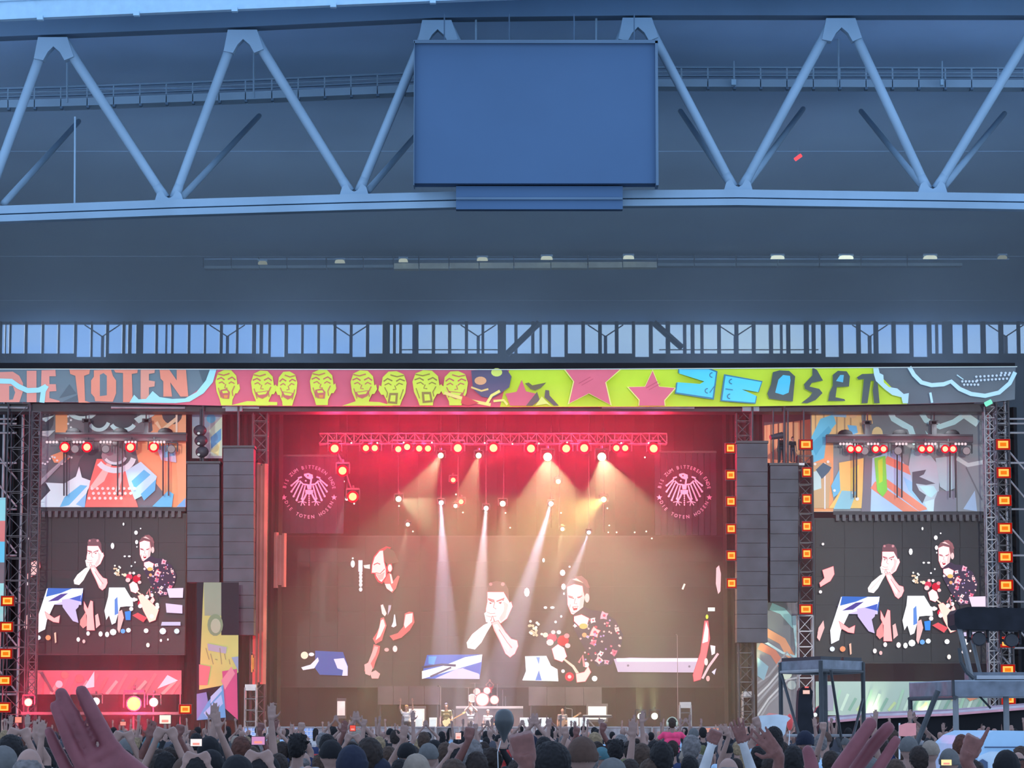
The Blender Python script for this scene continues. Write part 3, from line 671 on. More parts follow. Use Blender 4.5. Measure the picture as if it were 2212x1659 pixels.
def poster(A):
    A.poly([(440, 1258), (478, 1258), (478, 1372), (515, 1372), (515, 1452), (484, 1480), (430, 1490)], (206, 206, 120)); A.poly([(440, 1258), (478, 1258), (478, 1330), (442, 1330)], (160, 170, 140))
    A.circ(465, 1350, 17, (140, 160, 120), 24); A.circ(466, 1352, 11, (190, 196, 160), 16); A.poly([(448, 1390), (490, 1398), (488, 1412), (450, 1405)], (180, 176, 182))
    A.poly([(430, 1435), (455, 1440), (448, 1480), (430, 1480)], (222, 130, 130)); A.poly([(480, 1450), (512, 1445), (514, 1555), (486, 1530)], (204, 92, 134)); A.poly([(478, 1470), (500, 1440), (508, 1455), (486, 1490)], (226, 150, 160)); A.poly([(500, 1420), (515, 1418), (515, 1450)], (150, 170, 190))
    A.poly([(420, 1500), (446, 1495), (452, 1530), (425, 1556)], (120, 140, 190)); A.poly([(425, 1556), (450, 1515), (482, 1478), (488, 1550)], (96, 170, 214)); A.poly([(440, 1540), (478, 1500), (482, 1520), (450, 1552)], (160, 200, 236)); A.poly([(455, 1505), (478, 1482), (480, 1492), (455, 1520)], (170, 206, 236))
    for i in range(6): A.line([(445 + i * 10, 1400 + (i % 3) * 12), (452 + i * 9, 1425 + (i % 2) * 10)], 1.5, (150, 150, 110))
scrim('printed_poster', 'tall yellow, pink and blue printed poster beside the left speaker hang', 425, 1258, 516, 1556, (44, 42, 48), poster, 118.0, k=.62)
def strip_left(A):
    for i, c in enumerate(((150, 216, 210), (222, 130, 120), (110, 200, 220), (120, 110, 110), (160, 226, 210), (150, 216, 200))): A.rect(-40, 1080 + i * 45, 12, 1125 + i * 45, c)
scrim('printed_scrim', 'turquoise printed cloth strip at the left edge', -40, 1075, 12, 1355, (150, 200, 200), strip_left, 120)
def low_left(A):
    for i in range(16): A.line([(70 + i * 20, 1500), (85 + i * 21, 1455 + (i % 3) * 8)], 7, ((212, 120, 120), (196, 110, 110), (232, 160, 150))[i % 3])
    A.poly([(180, 1488), (204, 1450), (204, 1484)], (180, 222, 212)); A.poly([(340, 1488), (362, 1458), (385, 1470)], (220, 216, 214)); A.line([(90, 1452), (115, 1495)], 5, (110, 90, 96))
    A.circ(140, 1458, 8, (226, 120, 110)); A.circ(172, 1466, 9, (222, 110, 104)); A.circ(128, 1478, 8, (190, 200, 196))
scrim('printed_scrim', 'reddish printed cloth low under the left video screen', 60, 1448, 392, 1500, (176, 110, 116), low_left, YS)
def low_right(A):
    for i in range(20): A.line([(1800 + i * 17, 1535), (1815 + i * 17, 1490 + (i % 4) * 9)], 6, ((170, 206, 170), (206, 226, 196), (140, 176, 150), (196, 214, 150))[i % 4])
    A.poly([(2080, 1500), (2100, 1488), (2120, 1505), (2095, 1515)], (232, 150, 110)); A.poly([(2030, 1500), (2060, 1490), (2070, 1520)], (226, 206, 130)); A.rect(1770, 1480, 1800, 1535, (160, 158, 166))
scrim('printed_scrim', 'pale green printed cloth low under the right video screen', 1762, 1472, 2140, 1545, (176, 196, 176), low_right, YS)
def panel_right(A):
    A.poly([(1652, 1300), (1690, 1295), (1722, 1340), (1720, 1400), (1652, 1370)], (120, 126, 128)); A.line([(1665, 1310), (1690, 1320), (1718, 1352)], 16, (150, 200, 196)); A.line([(1654, 1365), (1690, 1385), (1712, 1425)], 17, (222, 158, 118)); A.line([(1640, 1395), (1670, 1410), (1690, 1440)], 16, (206, 130, 104)); A.line([(1650, 1385), (1690, 1410), (1722, 1420)], 5, (190, 220, 216)); A.line([(1715, 1330), (1722, 1400), (1720, 1445)], 8, (186, 226, 220))
    for i in range(7): A.line([(1636, 1560 - i * 14), (1660, 1520 - i * 10), (1700, 1480 - i * 12), (1722, 1470 - i * 6)], 4, ((160, 160, 160), (196, 196, 192), (120, 116, 116))[i % 3])
    A.circ(1696, 1455, 15, (206, 216, 190), 13); A.circ(1710, 1480, 10, (180, 190, 180)); A.poly([(1636, 1420), (1660, 1440), (1650, 1470), (1636, 1460)], (140, 176, 184)); A.poly([(1640, 1556), (1660, 1540), (1722, 1548), (1722, 1560), (1640, 1560)], (190, 120, 124))
scrim('printed_scrim', 'tall grey and orange printed cloth between right speaker hang and right screen', 1636, 1298, 1724, 1560, (134, 132, 134), panel_right, 121.5)

# ---------------- video screens: one feed, shown on all three
def rimmed(A):
    old = A.poly
    def poly(pts, col):
        if len(pts) > 5 and max(p[0] for p in pts) - min(p[0] for p in pts) > 22 and col[0] > 240 and col[0] - col[1] > 10 and col[1] < 242:
            A_line = [pts[i % len(pts)] for i in range(len(pts) + 1)]
            for a, b in zip(A_line, A_line[1:]):
                dx, dy = b[0] - a[0], b[1] - a[1]; l = math.hypot(dx, dy) or 1; h = 0.9
                old([(a[0] - dy / l * h - dx / l * h, a[1] + dx / l * h - dy / l * h), (b[0] - dy / l * h + dx / l * h, b[1] + dx / l * h + dy / l * h), (b[0] + dy / l * h + dx / l * h, b[1] - dx / l * h + dy / l * h), (a[0] + dy / l * h - dx / l * h, a[1] - dx / l * h - dy / l * h)], (206, 44, 74))
        return old(pts, col)
    A.poly = poly
def feed(A, main):
    rimmed(A)
    F1, F2, F3, F4 = (255, 238, 240), (252, 206, 208), (228, 140, 146), (176, 84, 96)
    # singer with clasped hands
    A.poly([(1053, 1268), (1056, 1259), (1072, 1255), (1090, 1258), (1098, 1272), (1100, 1300), (1092, 1296), (1090, 1280), (1054, 1280)], (122, 84, 94))
    A.circ(1060, 1262, 3.5, (206, 140, 150)); A.circ(1086, 1262, 4, (214, 150, 160))
    A.poly([(1053, 1279), (1088, 1279), (1093, 1288), (1101, 1302), (1104, 1300), (1107, 1310), (1095, 1336), (1082, 1346), (1060, 1348), (1050, 1338), (1050, 1315), (1053, 1300)], F1)
    A.line([(1056, 1296), (1064, 1300), (1068, 1300)], 2, F4); A.line([(1074, 1299), (1082, 1295), (1088, 1297)], 2, F4); A.line([(1069, 1300), (1066, 1312), (1072, 1316)], 1.6, F3); A.line([(1088, 1300), (1094, 1318), (1088, 1334)], 3, F2)
    A.poly([(1046, 1325), (1058, 1316), (1074, 1322), (1078, 1336), (1066, 1348), (1050, 1344)], (255, 248, 248)); A.line([(1060, 1342), (1064, 1330), (1068, 1342)], 2, (190, 90, 100))
    A.poly([(1060, 1343), (1045, 1350), (1020, 1370), (1008, 1388), (1010, 1400), (1026, 1403), (1040, 1388), (1052, 1366), (1063, 1348)], (255, 244, 244))
    A.poly([(1062, 1345), (1076, 1341), (1092, 1366), (1104, 1380), (1117, 1384), (1119, 1396), (1112, 1412), (1102, 1420), (1092, 1412), (1080, 1385), (1068, 1362)], F2); A.poly([(1066, 1350), (1074, 1348), (1100, 1392), (1098, 1408), (1088, 1396)], F1)
    A.poly([(1090, 1300), (1098, 1306), (1092, 1334), (1082, 1344), (1078, 1336), (1088, 1320)], F2); A.poly([(1054, 1292), (1068, 1296), (1068, 1299), (1054, 1296)], (200, 118, 130)); A.poly([(1072, 1298), (1090, 1291), (1089, 1295), (1073, 1301)], (200, 118, 130)); A.poly([(1076, 1302), (1084, 1300), (1082, 1305)], F4); A.poly([(1057, 1301), (1064, 1303), (1058, 1305)], F4)
    A.line([(1052, 1322), (1060, 1326), (1070, 1325)], 1.4, F3); A.line([(1050, 1330), (1060, 1333), (1072, 1331)], 1.4, F3); A.line([(1016, 1392), (1034, 1374), (1048, 1358)], 2, F2); A.line([(1078, 1360), (1096, 1388), (1106, 1400)], 2.2, F3)
    # second man, floral shirt
    A.poly([(1222, 1266), (1232, 1252), (1250, 1245), (1264, 1252), (1272, 1268), (1274, 1296), (1266, 1300), (1258, 1272), (1225, 1275)], (130, 88, 96)); A.poly([(1236, 1252), (1252, 1247), (1264, 1254), (1268, 1264), (1256, 1258)], F2)
    A.poly([(1225, 1268), (1240, 1262), (1258, 1266), (1262, 1290), (1258, 1314), (1245, 1330), (1234, 1326), (1226, 1306)], F1)
    A.line([(1228, 1290), (1236, 1292), (1240, 1293)], 2, F4); A.line([(1248, 1292), (1256, 1290)], 2, F4); A.line([(1243, 1293), (1240, 1304), (1247, 1305)], 1.6, F3); A.poly([(1236, 1311), (1249, 1309), (1246, 1318), (1239, 1319)], (190, 40, 60)); A.circ(1268, 1292, 5, F2, 10); A.poly([(1258, 1270), (1263, 1290), (1259, 1314), (1250, 1326), (1252, 1300)], F2); A.poly([(1227, 1286), (1238, 1289), (1237, 1291), (1227, 1289)], (196, 112, 124)); A.poly([(1246, 1290), (1258, 1286), (1257, 1289), (1247, 1292)], (196, 112, 124)); A.line([(1234, 1322), (1242, 1325), (1250, 1320)], 1.4, F3); A.line([(1232, 1306), (1230, 1314)], 1.4, F3); A.poly([(1238, 1312), (1248, 1310), (1247, 1313), (1239, 1314)], (255, 250, 250))
    A.poly([(1240, 1246), (1256, 1244), (1268, 1254), (1274, 1270), (1268, 1270), (1258, 1258)], (150, 96, 104))
    A.poly([(1238, 1328), (1262, 1310), (1276, 1318), (1300, 1320), (1330, 1340), (1346, 1372), (1340, 1400), (1320, 1436), (1290, 1440), (1262, 1400), (1240, 1360)], (70, 58, 80))
    A.poly([(1240, 1332), (1256, 1328), (1272, 1336), (1268, 1350), (1250, 1352), (1240, 1342)], F1)
    rnd = random.Random(5)
    for x, y, r in ((1304, 1330, 11), (1280, 1340, 8), (1266, 1352, 6), (1284, 1366, 13), (1282, 1388, 9), (1312, 1346, 4), (1332, 1360, 7), (1340, 1378, 4), (1300, 1386, 3), (1320, 1396, 3), (1298, 1412, 7), (1326, 1410, 9), (1270, 1376, 4), (1242, 1352, 5), (1254, 1380, 3), (1294, 1426, 10), (1310, 1430, 7)):
        n_ = 9; a0 = rnd.random() * 6
        A.poly([(x + r * (1 if i % 2 else .62) * math.cos(a0 + 6.283 * i / n_), y + r * (.95 if i % 2 else .6) * math.sin(a0 + 6.283 * i / n_)) for i in range(n_)], rnd.choice((F1, F2, (240, 176, 200), (236, 120, 150))))
        if r > 6: A.circ(x + 1, y, r * .3, (210, 70, 110), n=6)
    for _ in range(40): A.circ(rnd.uniform(1262, 1340), rnd.uniform(1335, 1430), 2.2, rnd.choice(((190, 160, 220), F2, (220, 70, 100))), n=6)
    A.circ(1260, 1353, 9, (255, 190, 110), 6); A.circ(1262, 1372, 5, (250, 170, 120))
    # crimson gloved-looking hands, fist, guitar neck
    for x, y, r, c in ((1192, 1378, 11, (214, 60, 90)), (1216, 1384, 13, (206, 30, 56)), (1195, 1366, 5, F2), (1207, 1366, 5, F1), (1188, 1388, 8, F2), (1224, 1374, 6, (250, 150, 160)), (1226, 1395, 6, F2), (1178, 1372, 6, (250, 226, 200)), (1170, 1370, 3, (255, 240, 220))): A.circ(x, y, r, c, r * 0.9, n=9)
    A.poly([(1192, 1402), (1205, 1392), (1218, 1400), (1224, 1418), (1214, 1430), (1198, 1424)], F1); A.line([(1218, 1424), (1238, 1440), (1252, 1462)], 4, (250, 220, 200), 7)
    A.poly([(1244, 1456), (1262, 1452), (1270, 1440), (1276, 1452), (1264, 1472), (1246, 1474)], (252, 220, 214)); A.circ(1230, 1462, 10, (214, 40, 70)); A.circ(1230, 1462, 4, F2); A.circ(1284, 1466, 6, (255, 255, 255)); A.circ(1266, 1436, 6, (255, 244, 244)); A.circ(1216, 1450, 4, F1); A.line([(1250, 1432), (1258, 1416), (1262, 1440)], 5, F3)
    for _ in range(18): A.circ(rnd.uniform(1137, 1168), rnd.uniform(1340, 1374), 3.2, rnd.choice(((255, 240, 210), (230, 200, 170), (250, 250, 240))), n=6)
    for x, y, r, ry in ((1215, 1238, 6, 7), (1138, 1280, 6, 10), (1217, 1268, 5, 7), (1178, 1313, 4, 3), (1193, 1313, 5, 3), (1174, 1211, 3, 5), (1230, 1225, 2.5, 2.5), (1218, 1283, 2, 3), (1200, 1344, 3, 3), (1212, 1332, 2.5, 3)): A.circ(x, y, r, (250, 246, 250), ry, n=8)
    # lit panels behind
    A.poly([(923, 1415), (1042, 1414), (1040, 1440), (1036, 1467), (912, 1466), (916, 1440)], (56, 104, 200)); A.poly([(912, 1450), (960, 1438), (1005, 1420), (1042, 1414), (1040, 1430), (985, 1446), (912, 1467)], (250, 250, 255)); A.poly([(940, 1466), (985, 1446), (1020, 1440), (1036, 1458), (1036, 1467)], (214, 200, 240)); A.line([(912, 1442), (955, 1436), (985, 1438)], 5, (60, 56, 96)); A.line([(930, 1462), (975, 1442)], 4, (70, 60, 96)); A.poly([(1000, 1444), (1038, 1434), (1036, 1456)], (50, 92, 196)); A.poly([(926, 1418), (944, 1418), (938, 1436), (926, 1434)], (70, 160, 226))
    A.poly([(1134, 1418), (1180, 1417), (1190, 1438), (1204, 1446), (1206, 1472), (1128, 1470), (1136, 1450)], (246, 250, 255)); A.poly([(1156, 1470), (1164, 1448), (1170, 1470)], (90, 130, 210)); A.poly([(1158, 1420), (1166, 1420), (1164, 1436)], (110, 150, 220))
def toMain(x, y): return (925 + (x - 105) * 1.52, 1415 + (y - 1272) * 1.47)
def feed_low(A):
    # lower part of the frame, only the side screens show it
    g = lambda pts, c: A.poly([toMain(*p) for p in pts], c)
    F1, F2 = (255, 240, 242), (250, 190, 190)
    g([(104, 1272), (182, 1272), (176, 1300), (150, 1296), (120, 1306), (104, 1340), (100, 1360), (84, 1368), (82, 1340), (92, 1310)], (248, 250, 255)); g([(106, 1271), (158, 1272), (134, 1282), (102, 1290)], (62, 110, 200)); g([(106, 1300), (134, 1284), (150, 1282), (128, 1298)], (84, 70, 150)); g([(136, 1296), (176, 1290), (172, 1312), (166, 1318), (172, 1346), (160, 1342), (148, 1326), (138, 1312)], (208, 190, 240)); g([(152, 1294), (178, 1286), (176, 1300)], (74, 100, 200))
    g([(184, 1300), (192, 1316), (198, 1298), (203, 1300), (204, 1330), (207, 1362), (190, 1362), (190, 1330), (184, 1316)], F2); g([(176, 1340), (188, 1322), (190, 1352), (182, 1358), (175, 1350)], (240, 150, 150)); g([(208, 1330), (214, 1326), (219, 1350), (210, 1358)], F2); g([(100, 1322), (120, 1336), (132, 1330), (130, 1346), (118, 1344), (104, 1336)], F2)
    g([(238, 1270), (272, 1270), (284, 1290), (280, 1310), (262, 1312), (252, 1346), (244, 1350), (238, 1330), (232, 1340), (228, 1320), (236, 1290)], (250, 252, 255)); g([(250, 1296), (256, 1290), (258, 1326), (250, 1330)], (96, 140, 220)); g([(258, 1322), (266, 1318), (270, 1335), (260, 1368), (256, 1360)], F2); g([(272, 1322), (285, 1320), (284, 1340), (274, 1340)], (60, 140, 240))
    g([(300, 1288), (310, 1284), (345, 1318), (338, 1340), (325, 1345), (312, 1320)], (254, 226, 210)); g([(288, 1330), (300, 1324), (320, 1335), (312, 1345)], (228, 90, 100))
    for x, y in ((305, 1310), (330, 1332), (292, 1296), (320, 1290), (342, 1312), (286, 1316)): A.circ(*toMain(x, y), 7, F1, n=8)
    g([(362, 1272), (398, 1271), (397, 1292), (368, 1292)], (236, 216, 244)); g([(360, 1304), (396, 1308), (396, 1326), (362, 1324)], (226, 206, 240)); g([(352, 1344), (392, 1344), (392, 1352), (350, 1352)], (206, 196, 230))
    for x, y, r, c in ((86, 1378, 8, (226, 236, 255)), (107, 1378, 9, (240, 150, 110)), (193, 1369, 6, F1), (220, 1370, 7, F1), (234, 1371, 7, (255, 255, 255)), (247, 1366, 11, (250, 252, 255)), (268, 1364, 8, (110, 170, 240)), (280, 1362, 8, (240, 250, 255)), (318, 1363, 8, (255, 255, 255)), (354, 1364, 11, (236, 246, 255)), (384, 1364, 9, (220, 240, 250)), (172, 1382, 6, F1), (184, 1386, 5, F2), (322, 1394, 6, (255, 240, 230)), (350, 1384, 4, F1), (365, 1382, 3, F1), (60, 1345, 6, F2)): A.circ(*toMain(x, y), r, c, r * (1.25 if r < 8 else .95), n=8)
    g([(120, 1368), (124, 1366), (125, 1388), (122, 1390)], (240, 190, 170)); g([(66, 1218), (88, 1210), (90, 1226), (82, 1240), (62, 1252), (60, 1244), (70, 1234)], F2); g([(58, 1335), (68, 1320), (70, 1335), (60, 1362), (55, 1355)], F2)
    A.circ(*toMain(67, 1165), 4, F1); A.circ(*toMain(62, 1262), 5, F1)
SCR = mat('led_panel_face', (0.010, 0.010, 0.012), 0.5, noise=0.1)
def screen(label, x0, y0, x1, y1, Y, fn, low, T=None, clip=None):
    t = thing('video_screen', label, 'video screen', P((x0 + x1) / 2, y1, Y))
    part_box(t, 'casing', x0 - 3, y0 - 3, x1 + 3, y1 + 3, Y + .06, 0.4, M['blackp'])
    # LED cabinets: a grid of tiles, each with its own edge
    nx = max(4, round((x1 - x0) / 58)); ny = max(4, round((y1 - y0) / 58))
    for i in range(nx):
        for j in range(ny):
            a0 = x0 + (x1 - x0) * i / nx; a1 = x0 + (x1 - x0) * (i + 1) / nx; b0 = y0 + (y1 - y0) * j / ny; b1 = y0 + (y1 - y0) * (j + 1) / ny
            part_box(t, 'panel', a0 + .15, b0 + .15, a1 - .15, b1 - .15, Y, 0.07, SCR)
    A = Art(Y - .01, T=T, clip=(x0, y0, x1, y1)); feed(A, low is False); low and feed_low(A); fn and fn(A)
    A.obj('lit_picture', M['screen'], t)
    return t
def main_extra(A):
    F1, F2, F3, F4 = (255, 226, 226), (250, 176, 176), (226, 110, 112), (214, 60, 80)
    # bald man in profile
    A.poly([(802, 1240), (803, 1222), (808, 1203), (820, 1189), (835, 1181), (846, 1184), (838, 1190), (829, 1192), (832, 1215), (836, 1226), (838, 1220), (847, 1218), (849, 1230), (844, 1238), (838, 1236), (838, 1248), (826, 1262), (817, 1258), (811, 1248), (809, 1240)], F4)
    A.poly([(804, 1238), (805, 1222), (810, 1205), (821, 1191), (828, 1190), (830, 1214), (834, 1230), (834, 1246), (825, 1258), (819, 1254), (813, 1244), (812, 1238)], F1); A.line([(808, 1221), (816, 1217), (822, 1220)], 2, F4); A.line([(812, 1238), (822, 1240), (832, 1230)], 2, F3); A.poly([(812, 1240), (822, 1242), (832, 1236), (828, 1252), (820, 1254)], F2); A.circ(843, 1228, 4.5, F1, 8)
    A.poly([(828, 1192), (838, 1184), (852, 1192), (862, 1215), (850, 1218), (838, 1220), (832, 1214)], (110, 86, 82))
    A.poly([(830, 1258), (840, 1238), (846, 1240), (850, 1256), (860, 1244), (864, 1246), (856, 1272), (848, 1281), (838, 1274)], F3); A.poly([(832, 1262), (843, 1262), (850, 1276), (846, 1279), (836, 1272)], F1); A.poly([(842, 1240), (846, 1242), (850, 1260), (846, 1262)], F1)
    A.rect(775, 1211, 784, 1236, (236, 232, 240)); 
    for y in (1240, 1248, 1256, 1264, 1274): A.circ(780, y, 4, (232, 226, 232), 5, n=8)
    A.circ(763, 1219, 4.5, (240, 240, 244), 8); A.circ(763, 1207, 2.2, (240, 240, 240)); A.poly([(786, 1222), (800, 1220), (800, 1230), (788, 1228)], (226, 226, 226))
    A.poly([(823, 1308), (828, 1306), (836, 1326), (832, 1332), (826, 1326)], F1); A.poly([(840, 1308), (846, 1308), (844, 1318), (838, 1330)], (190, 180, 200)); A.poly([(852, 1328), (854, 1328), (857, 1352), (851, 1356), (846, 1354), (850, 1344)], (245, 235, 245)); A.circ(854, 1402, 5, F1, 7); A.circ(836, 1404, 5, F2, 4)
    A.poly([(875, 1326), (884, 1322), (893, 1323), (896, 1345), (886, 1362), (868, 1378), (850, 1384), (842, 1374), (860, 1368), (872, 1354)], F3); A.poly([(877, 1328), (892, 1325), (891, 1344), (876, 1358), (873, 1350)], F1)
    A.poly([(823, 1336), (830, 1334), (836, 1352), (830, 1370), (826, 1384), (812, 1392), (806, 1380), (814, 1368), (820, 1356)], F3); A.poly([(824, 1340), (829, 1338), (833, 1352), (822, 1376), (812, 1384), (818, 1364)], F1)
    A.poly([(808, 1392), (822, 1396), (820, 1410), (812, 1430), (808, 1444), (798, 1452), (788, 1450), (790, 1438), (802, 1424)], F3); A.poly([(810, 1396), (818, 1398), (812, 1416), (800, 1436), (796, 1432)], F2); A.poly([(788, 1436), (800, 1430), (806, 1444), (800, 1460), (790, 1456)], F2); A.poly([(800, 1454), (812, 1448), (822, 1456), (818, 1466), (804, 1466)], F2)
    A.poly([(682, 1406), (742, 1409), (748, 1426), (753, 1440), (752, 1460), (692, 1458), (682, 1444)], (58, 92, 168)); A.poly([(722, 1424), (744, 1422), (752, 1440), (752, 1460), (740, 1460), (742, 1448), (730, 1444)], (232, 222, 244)); A.poly([(652, 1442), (672, 1436), (688, 1420), (690, 1428), (680, 1444), (656, 1448)], (240, 232, 250)); A.circ(659, 1416, 8, (255, 232, 206)); A.circ(674, 1414, 6, (240, 236, 244), 4)
    A.poly([(1325, 1424), (1360, 1421), (1510, 1424), (1510, 1453), (1334, 1452)], (206, 186, 214)); A.poly([(1330, 1422), (1508, 1422), (1506, 1430), (1332, 1430)], (246, 232, 248)); A.circ(1356, 1438, 2.5, (130, 110, 140)); A.circ(1488, 1440, 2.5, (130, 110, 140))
    A.poly([(1546, 1228), (1552, 1222), (1556, 1240), (1555, 1278), (1550, 1284), (1545, 1262)], (250, 196, 206)); A.rect(1528, 1313, 1543, 1321, (240, 252, 244)); A.circ(1526, 1333, 3, (220, 236, 80), 5)
    A.poly([(1521, 1342), (1528, 1342), (1532, 1380), (1524, 1420), (1512, 1468), (1498, 1472), (1496, 1458), (1512, 1410)], (246, 120, 130)); A.poly([(1524, 1344), (1529, 1360), (1528, 1386), (1516, 1390)], (250, 250, 255)); A.poly([(1533, 1394), (1544, 1396), (1543, 1412), (1536, 1416)], (250, 236, 246)); A.line([(1550, 1412), (1530, 1440), (1516, 1466)], 5, (250, 200, 210)); A.poly([(1536, 1452), (1546, 1444), (1542, 1458)], (226, 220, 250)); A.circ(1524, 1430, 4, F1, 8); A.circ(1528, 1466, 4, F2, 6)
    A.line([(1473, 1274), (1478, 1262)], 4, (240, 240, 230))
main_x = (610, 1160, 1562, 1482)
screen('large main video screen at the back of the stage showing band members', *main_x, YM, main_extra, False)
TL = lambda x, y: (105 + (x - 925) / 1.52, 1272 + (y - 1415) / 1.47)
TR = lambda x, y: (1816 + (TL(x, y)[0] - 105) * 1.065, 1290 + (TL(x, y)[1] - 1272) * 1.06)
screen('left video screen under the printed cloth with clouds', 54, 1112, 400, 1412, YS + .3, None, True, TL)
screen('right video screen under the printed cloth with the pale blue face', 1762, 1122, 2136, 1430, YS + .3, None, True, TR)
# crenellated hanging frame on top of the side screens
for k, (x0, x1, y, lab) in enumerate(((70, 400, 1104, 'row of dark rigging clamps on top of the left video screen'), (1800, 2130, 1112, 'row of dark rigging clamps on top of the right video screen'))):
    t = thing('rigging_bar', lab, 'rigging', P((x0 + x1) / 2, y, YS))
    part_box(t, 'beam', x0, y - 8, x1, y, YS - .05, 0.3, M['blackp'])
    x = x0 + 6
    while x < x1 - 6:
        part_box(t, 'clamp', x, y, x + 7, y + 13, YS - .1, 0.15, M['dalu']); x += 14

# ---------------- eagle flags
def eagle(A, cx, cy, k):
    c = (186, 184, 208)
    X = lambda x, y: (cx + x * k, cy + y * k)
    A.poly([X(-6, -16), X(6, -16), X(5, -4), X(-4, -4)], c); A.poly([X(-9, -3), X(9, -3), X(9, 4), X(0, 9), X(-9, 4)], c)
    A.line([X(0, -34), X(5, -30), X(3, -16)], 4 * k, c); A.poly([X(-12, -40), X(-2, -42), X(8, -38), X(9, -30), X(2, -27), X(-6, -30), X(-12, -36)], c); A.circ(*X(-3, -36), 2 * k, (60, 54, 70)); A.circ(*X(-8, -24), 2 * k, c)
    for s in (-1, 1):
        A.line([X(s * 4, -15), X(s * 14, -16), X(s * 22, -24)], 3.4 * k, c); A.line([X(s * 26, -30), X(s * 17, -33)], 3.5 * k, c)
        for (x0, y0, x1, y1) in ((24, -28, 41, -13), (24, -24, 41, 1), (20, -20, 36, 12), (15, -14, 29, 21), (9, -13, 17, 18)):
            A.line([X(s * x0, y0), X(s * (x0 + x1) / 2, (y0 + y1) / 2), X(s * x1, y1)], 3 * k, c, 3.4 * k); A.circ(*X(s * x1, y1), 2.6 * k, c, n=8)
        A.line([X(s * 6, 5), X(s * 10, 14), X(s * 16, 24)], 4 * k, c); 
        for dx, dy in ((-10, 2), (-3, 10), (6, 9), (10, 3)): A.line([X(s * 16, 24), X(s * 16 + dx, 24 + dy)], 1.8 * k, c)
    for y in (12, 17, 22, 27, 32): A.circ(*X(0, y), 1.8 * k, c, 2.2 * k, n=6)
def flag(label, x0, y0, x1, y1, cx, cy, r):
    t = thing('eagle_flag', label, 'flag', P((x0 + x1) / 2, y1, 125.5))
    m_ = MB(); n = 10
    for i in range(n):
        a0 = x0 + (x1 - x0) * i / n; a1 = x0 + (x1 - x0) * (i + 1) / n
        p, q = P(a0, y0, 125.5), P(a1, y1, 125.5); d = 0.03 * (i % 2)
        m_.prism([(p.x, 125.52 + d, q.z), (q.x, 125.52 + .03 - d, q.z), (q.x, 125.6, q.z), (p.x, 125.6, q.z)], (0, 0, 1), p.z - q.z)
    m_.obj('cloth', mat('flag_cloth', (0.012, 0.016, 0.03), 0.9), t)
    part_box(t, 'hanging_bar', x0, y0 - 4, x1, y0, 125.45, 0.12, M['blackp'])
    A = Art(125.48); eagle(A, cx, cy - 2, r / 58); c = (178, 176, 200)
    ring_text(A, 'BIS ZUM BITTEREN ENDE', cx, cy, r, -82, 84, 8.5, c)
    ring_text(A, 'DIE TOTEN HOSEN', cx, cy, r, 250, 112, 8.5, c, inward=True)
    A.star(cx - r, cy + 12, 6.5, c); A.star(cx + r, cy + 12, 6.5, c)
    A.obj('flag_print', M['print'], t)
flag('black skeleton eagle flag left of the main screen', 598, 986, 742, 1152, 668, 1063, 54)
flag('black skeleton eagle flag right of the main screen', 1414, 978, 1548, 1156, 1478, 1063, 54)

# ---------------- towers, trusses
def lattice(m_, p0, p1, w, n, r=0.03, rb=0.018, up=None, sides=4):
    p0, p1 = Vector(p0), Vector(p1); d = (p1 - p0).normalized(); u = Vector((0, 1, 0)) if abs(d.y) < .9 else Vector((1, 0, 0)); v = d.cross(u).normalized()
    cs = [(u * a + v * b) * w / 2 for a, b in ((-1, -1), (1, -1), (1, 1), (-1, 1))]
    ch = []
    for c in cs: ch.append((p0 + c, p1 + c))
    br = []
    for i in range(n):
        a = p0.lerp(p1, i / n); b = p0.lerp(p1, (i + 1) / n)
        for k in range(4):
            c0, c1 = cs[k], cs[(k + 1) % 4]
            br.append((a + (c0 if i % 2 else c1), b + (c1 if i % 2 else c0)))
            br.append((b + c0, b + c1))
    return ch, br
def truss(name, label, p0, p1, w, n, m, r=0.035, rb=0.02, cat='truss', group=None):
    t = thing(name, label, cat, tuple(p0), group=group)
    ch, br = lattice(None, p0, p1, w, n)
    for a, b in ch: MB().tube(a, b, r, n=6).obj('chord', m, t)
    mb_ = MB()
    for a, b in br: mb_.tube(a, b, rb, n=4, cap=False)
    mb_.obj('bracing', m, t, kind='stuff')
    return t
def vtruss(label, px, y0, y1, Y, w, m, **k):
    p = P(px, y1, Y); q = P(px, y0, Y); q.x = p.x
    p.z = max(p.z, 0.0)
    return truss('truss_tower', label, p, q, w, max(4, int((q.z - p.z) / w)), m, **k)
GB = P(0, 1660, 119).z
vtruss('black truss tower left of the left video screen', 30, 874, 1640, 119.6, 0.9, M['dalu'])
vtruss('slim truss tower at the left edge of the left screen', 66, 890, 1600, 119.4, 0.35, M['dalu'])
vtruss('black truss tower left of the main stage opening', 556, 880, 1600, 120.5, 0.6, M['dalu'])
vtruss('black truss tower right of the main stage opening', 1612, 880, 1600, 120.5, 0.6, M['dalu'])
vtruss('pale truss tower between the right poster cloth and the right screen', 1742, 1330, 1600, 120.3, 0.6, M['alu'])
vtruss('dark truss tower behind the lamp column left of right screen', 1742, 985, 1330, 120.3, 0.6, M['dalu'])
vtruss('grey truss tower right of the right video screen', 2150, 880, 1600, 119.8, 0.45, M['alu'])
vtruss('dark truss tower at the right end of the header banner', 2178, 866, 1600, 119.4, 0.5, M['dalu'])
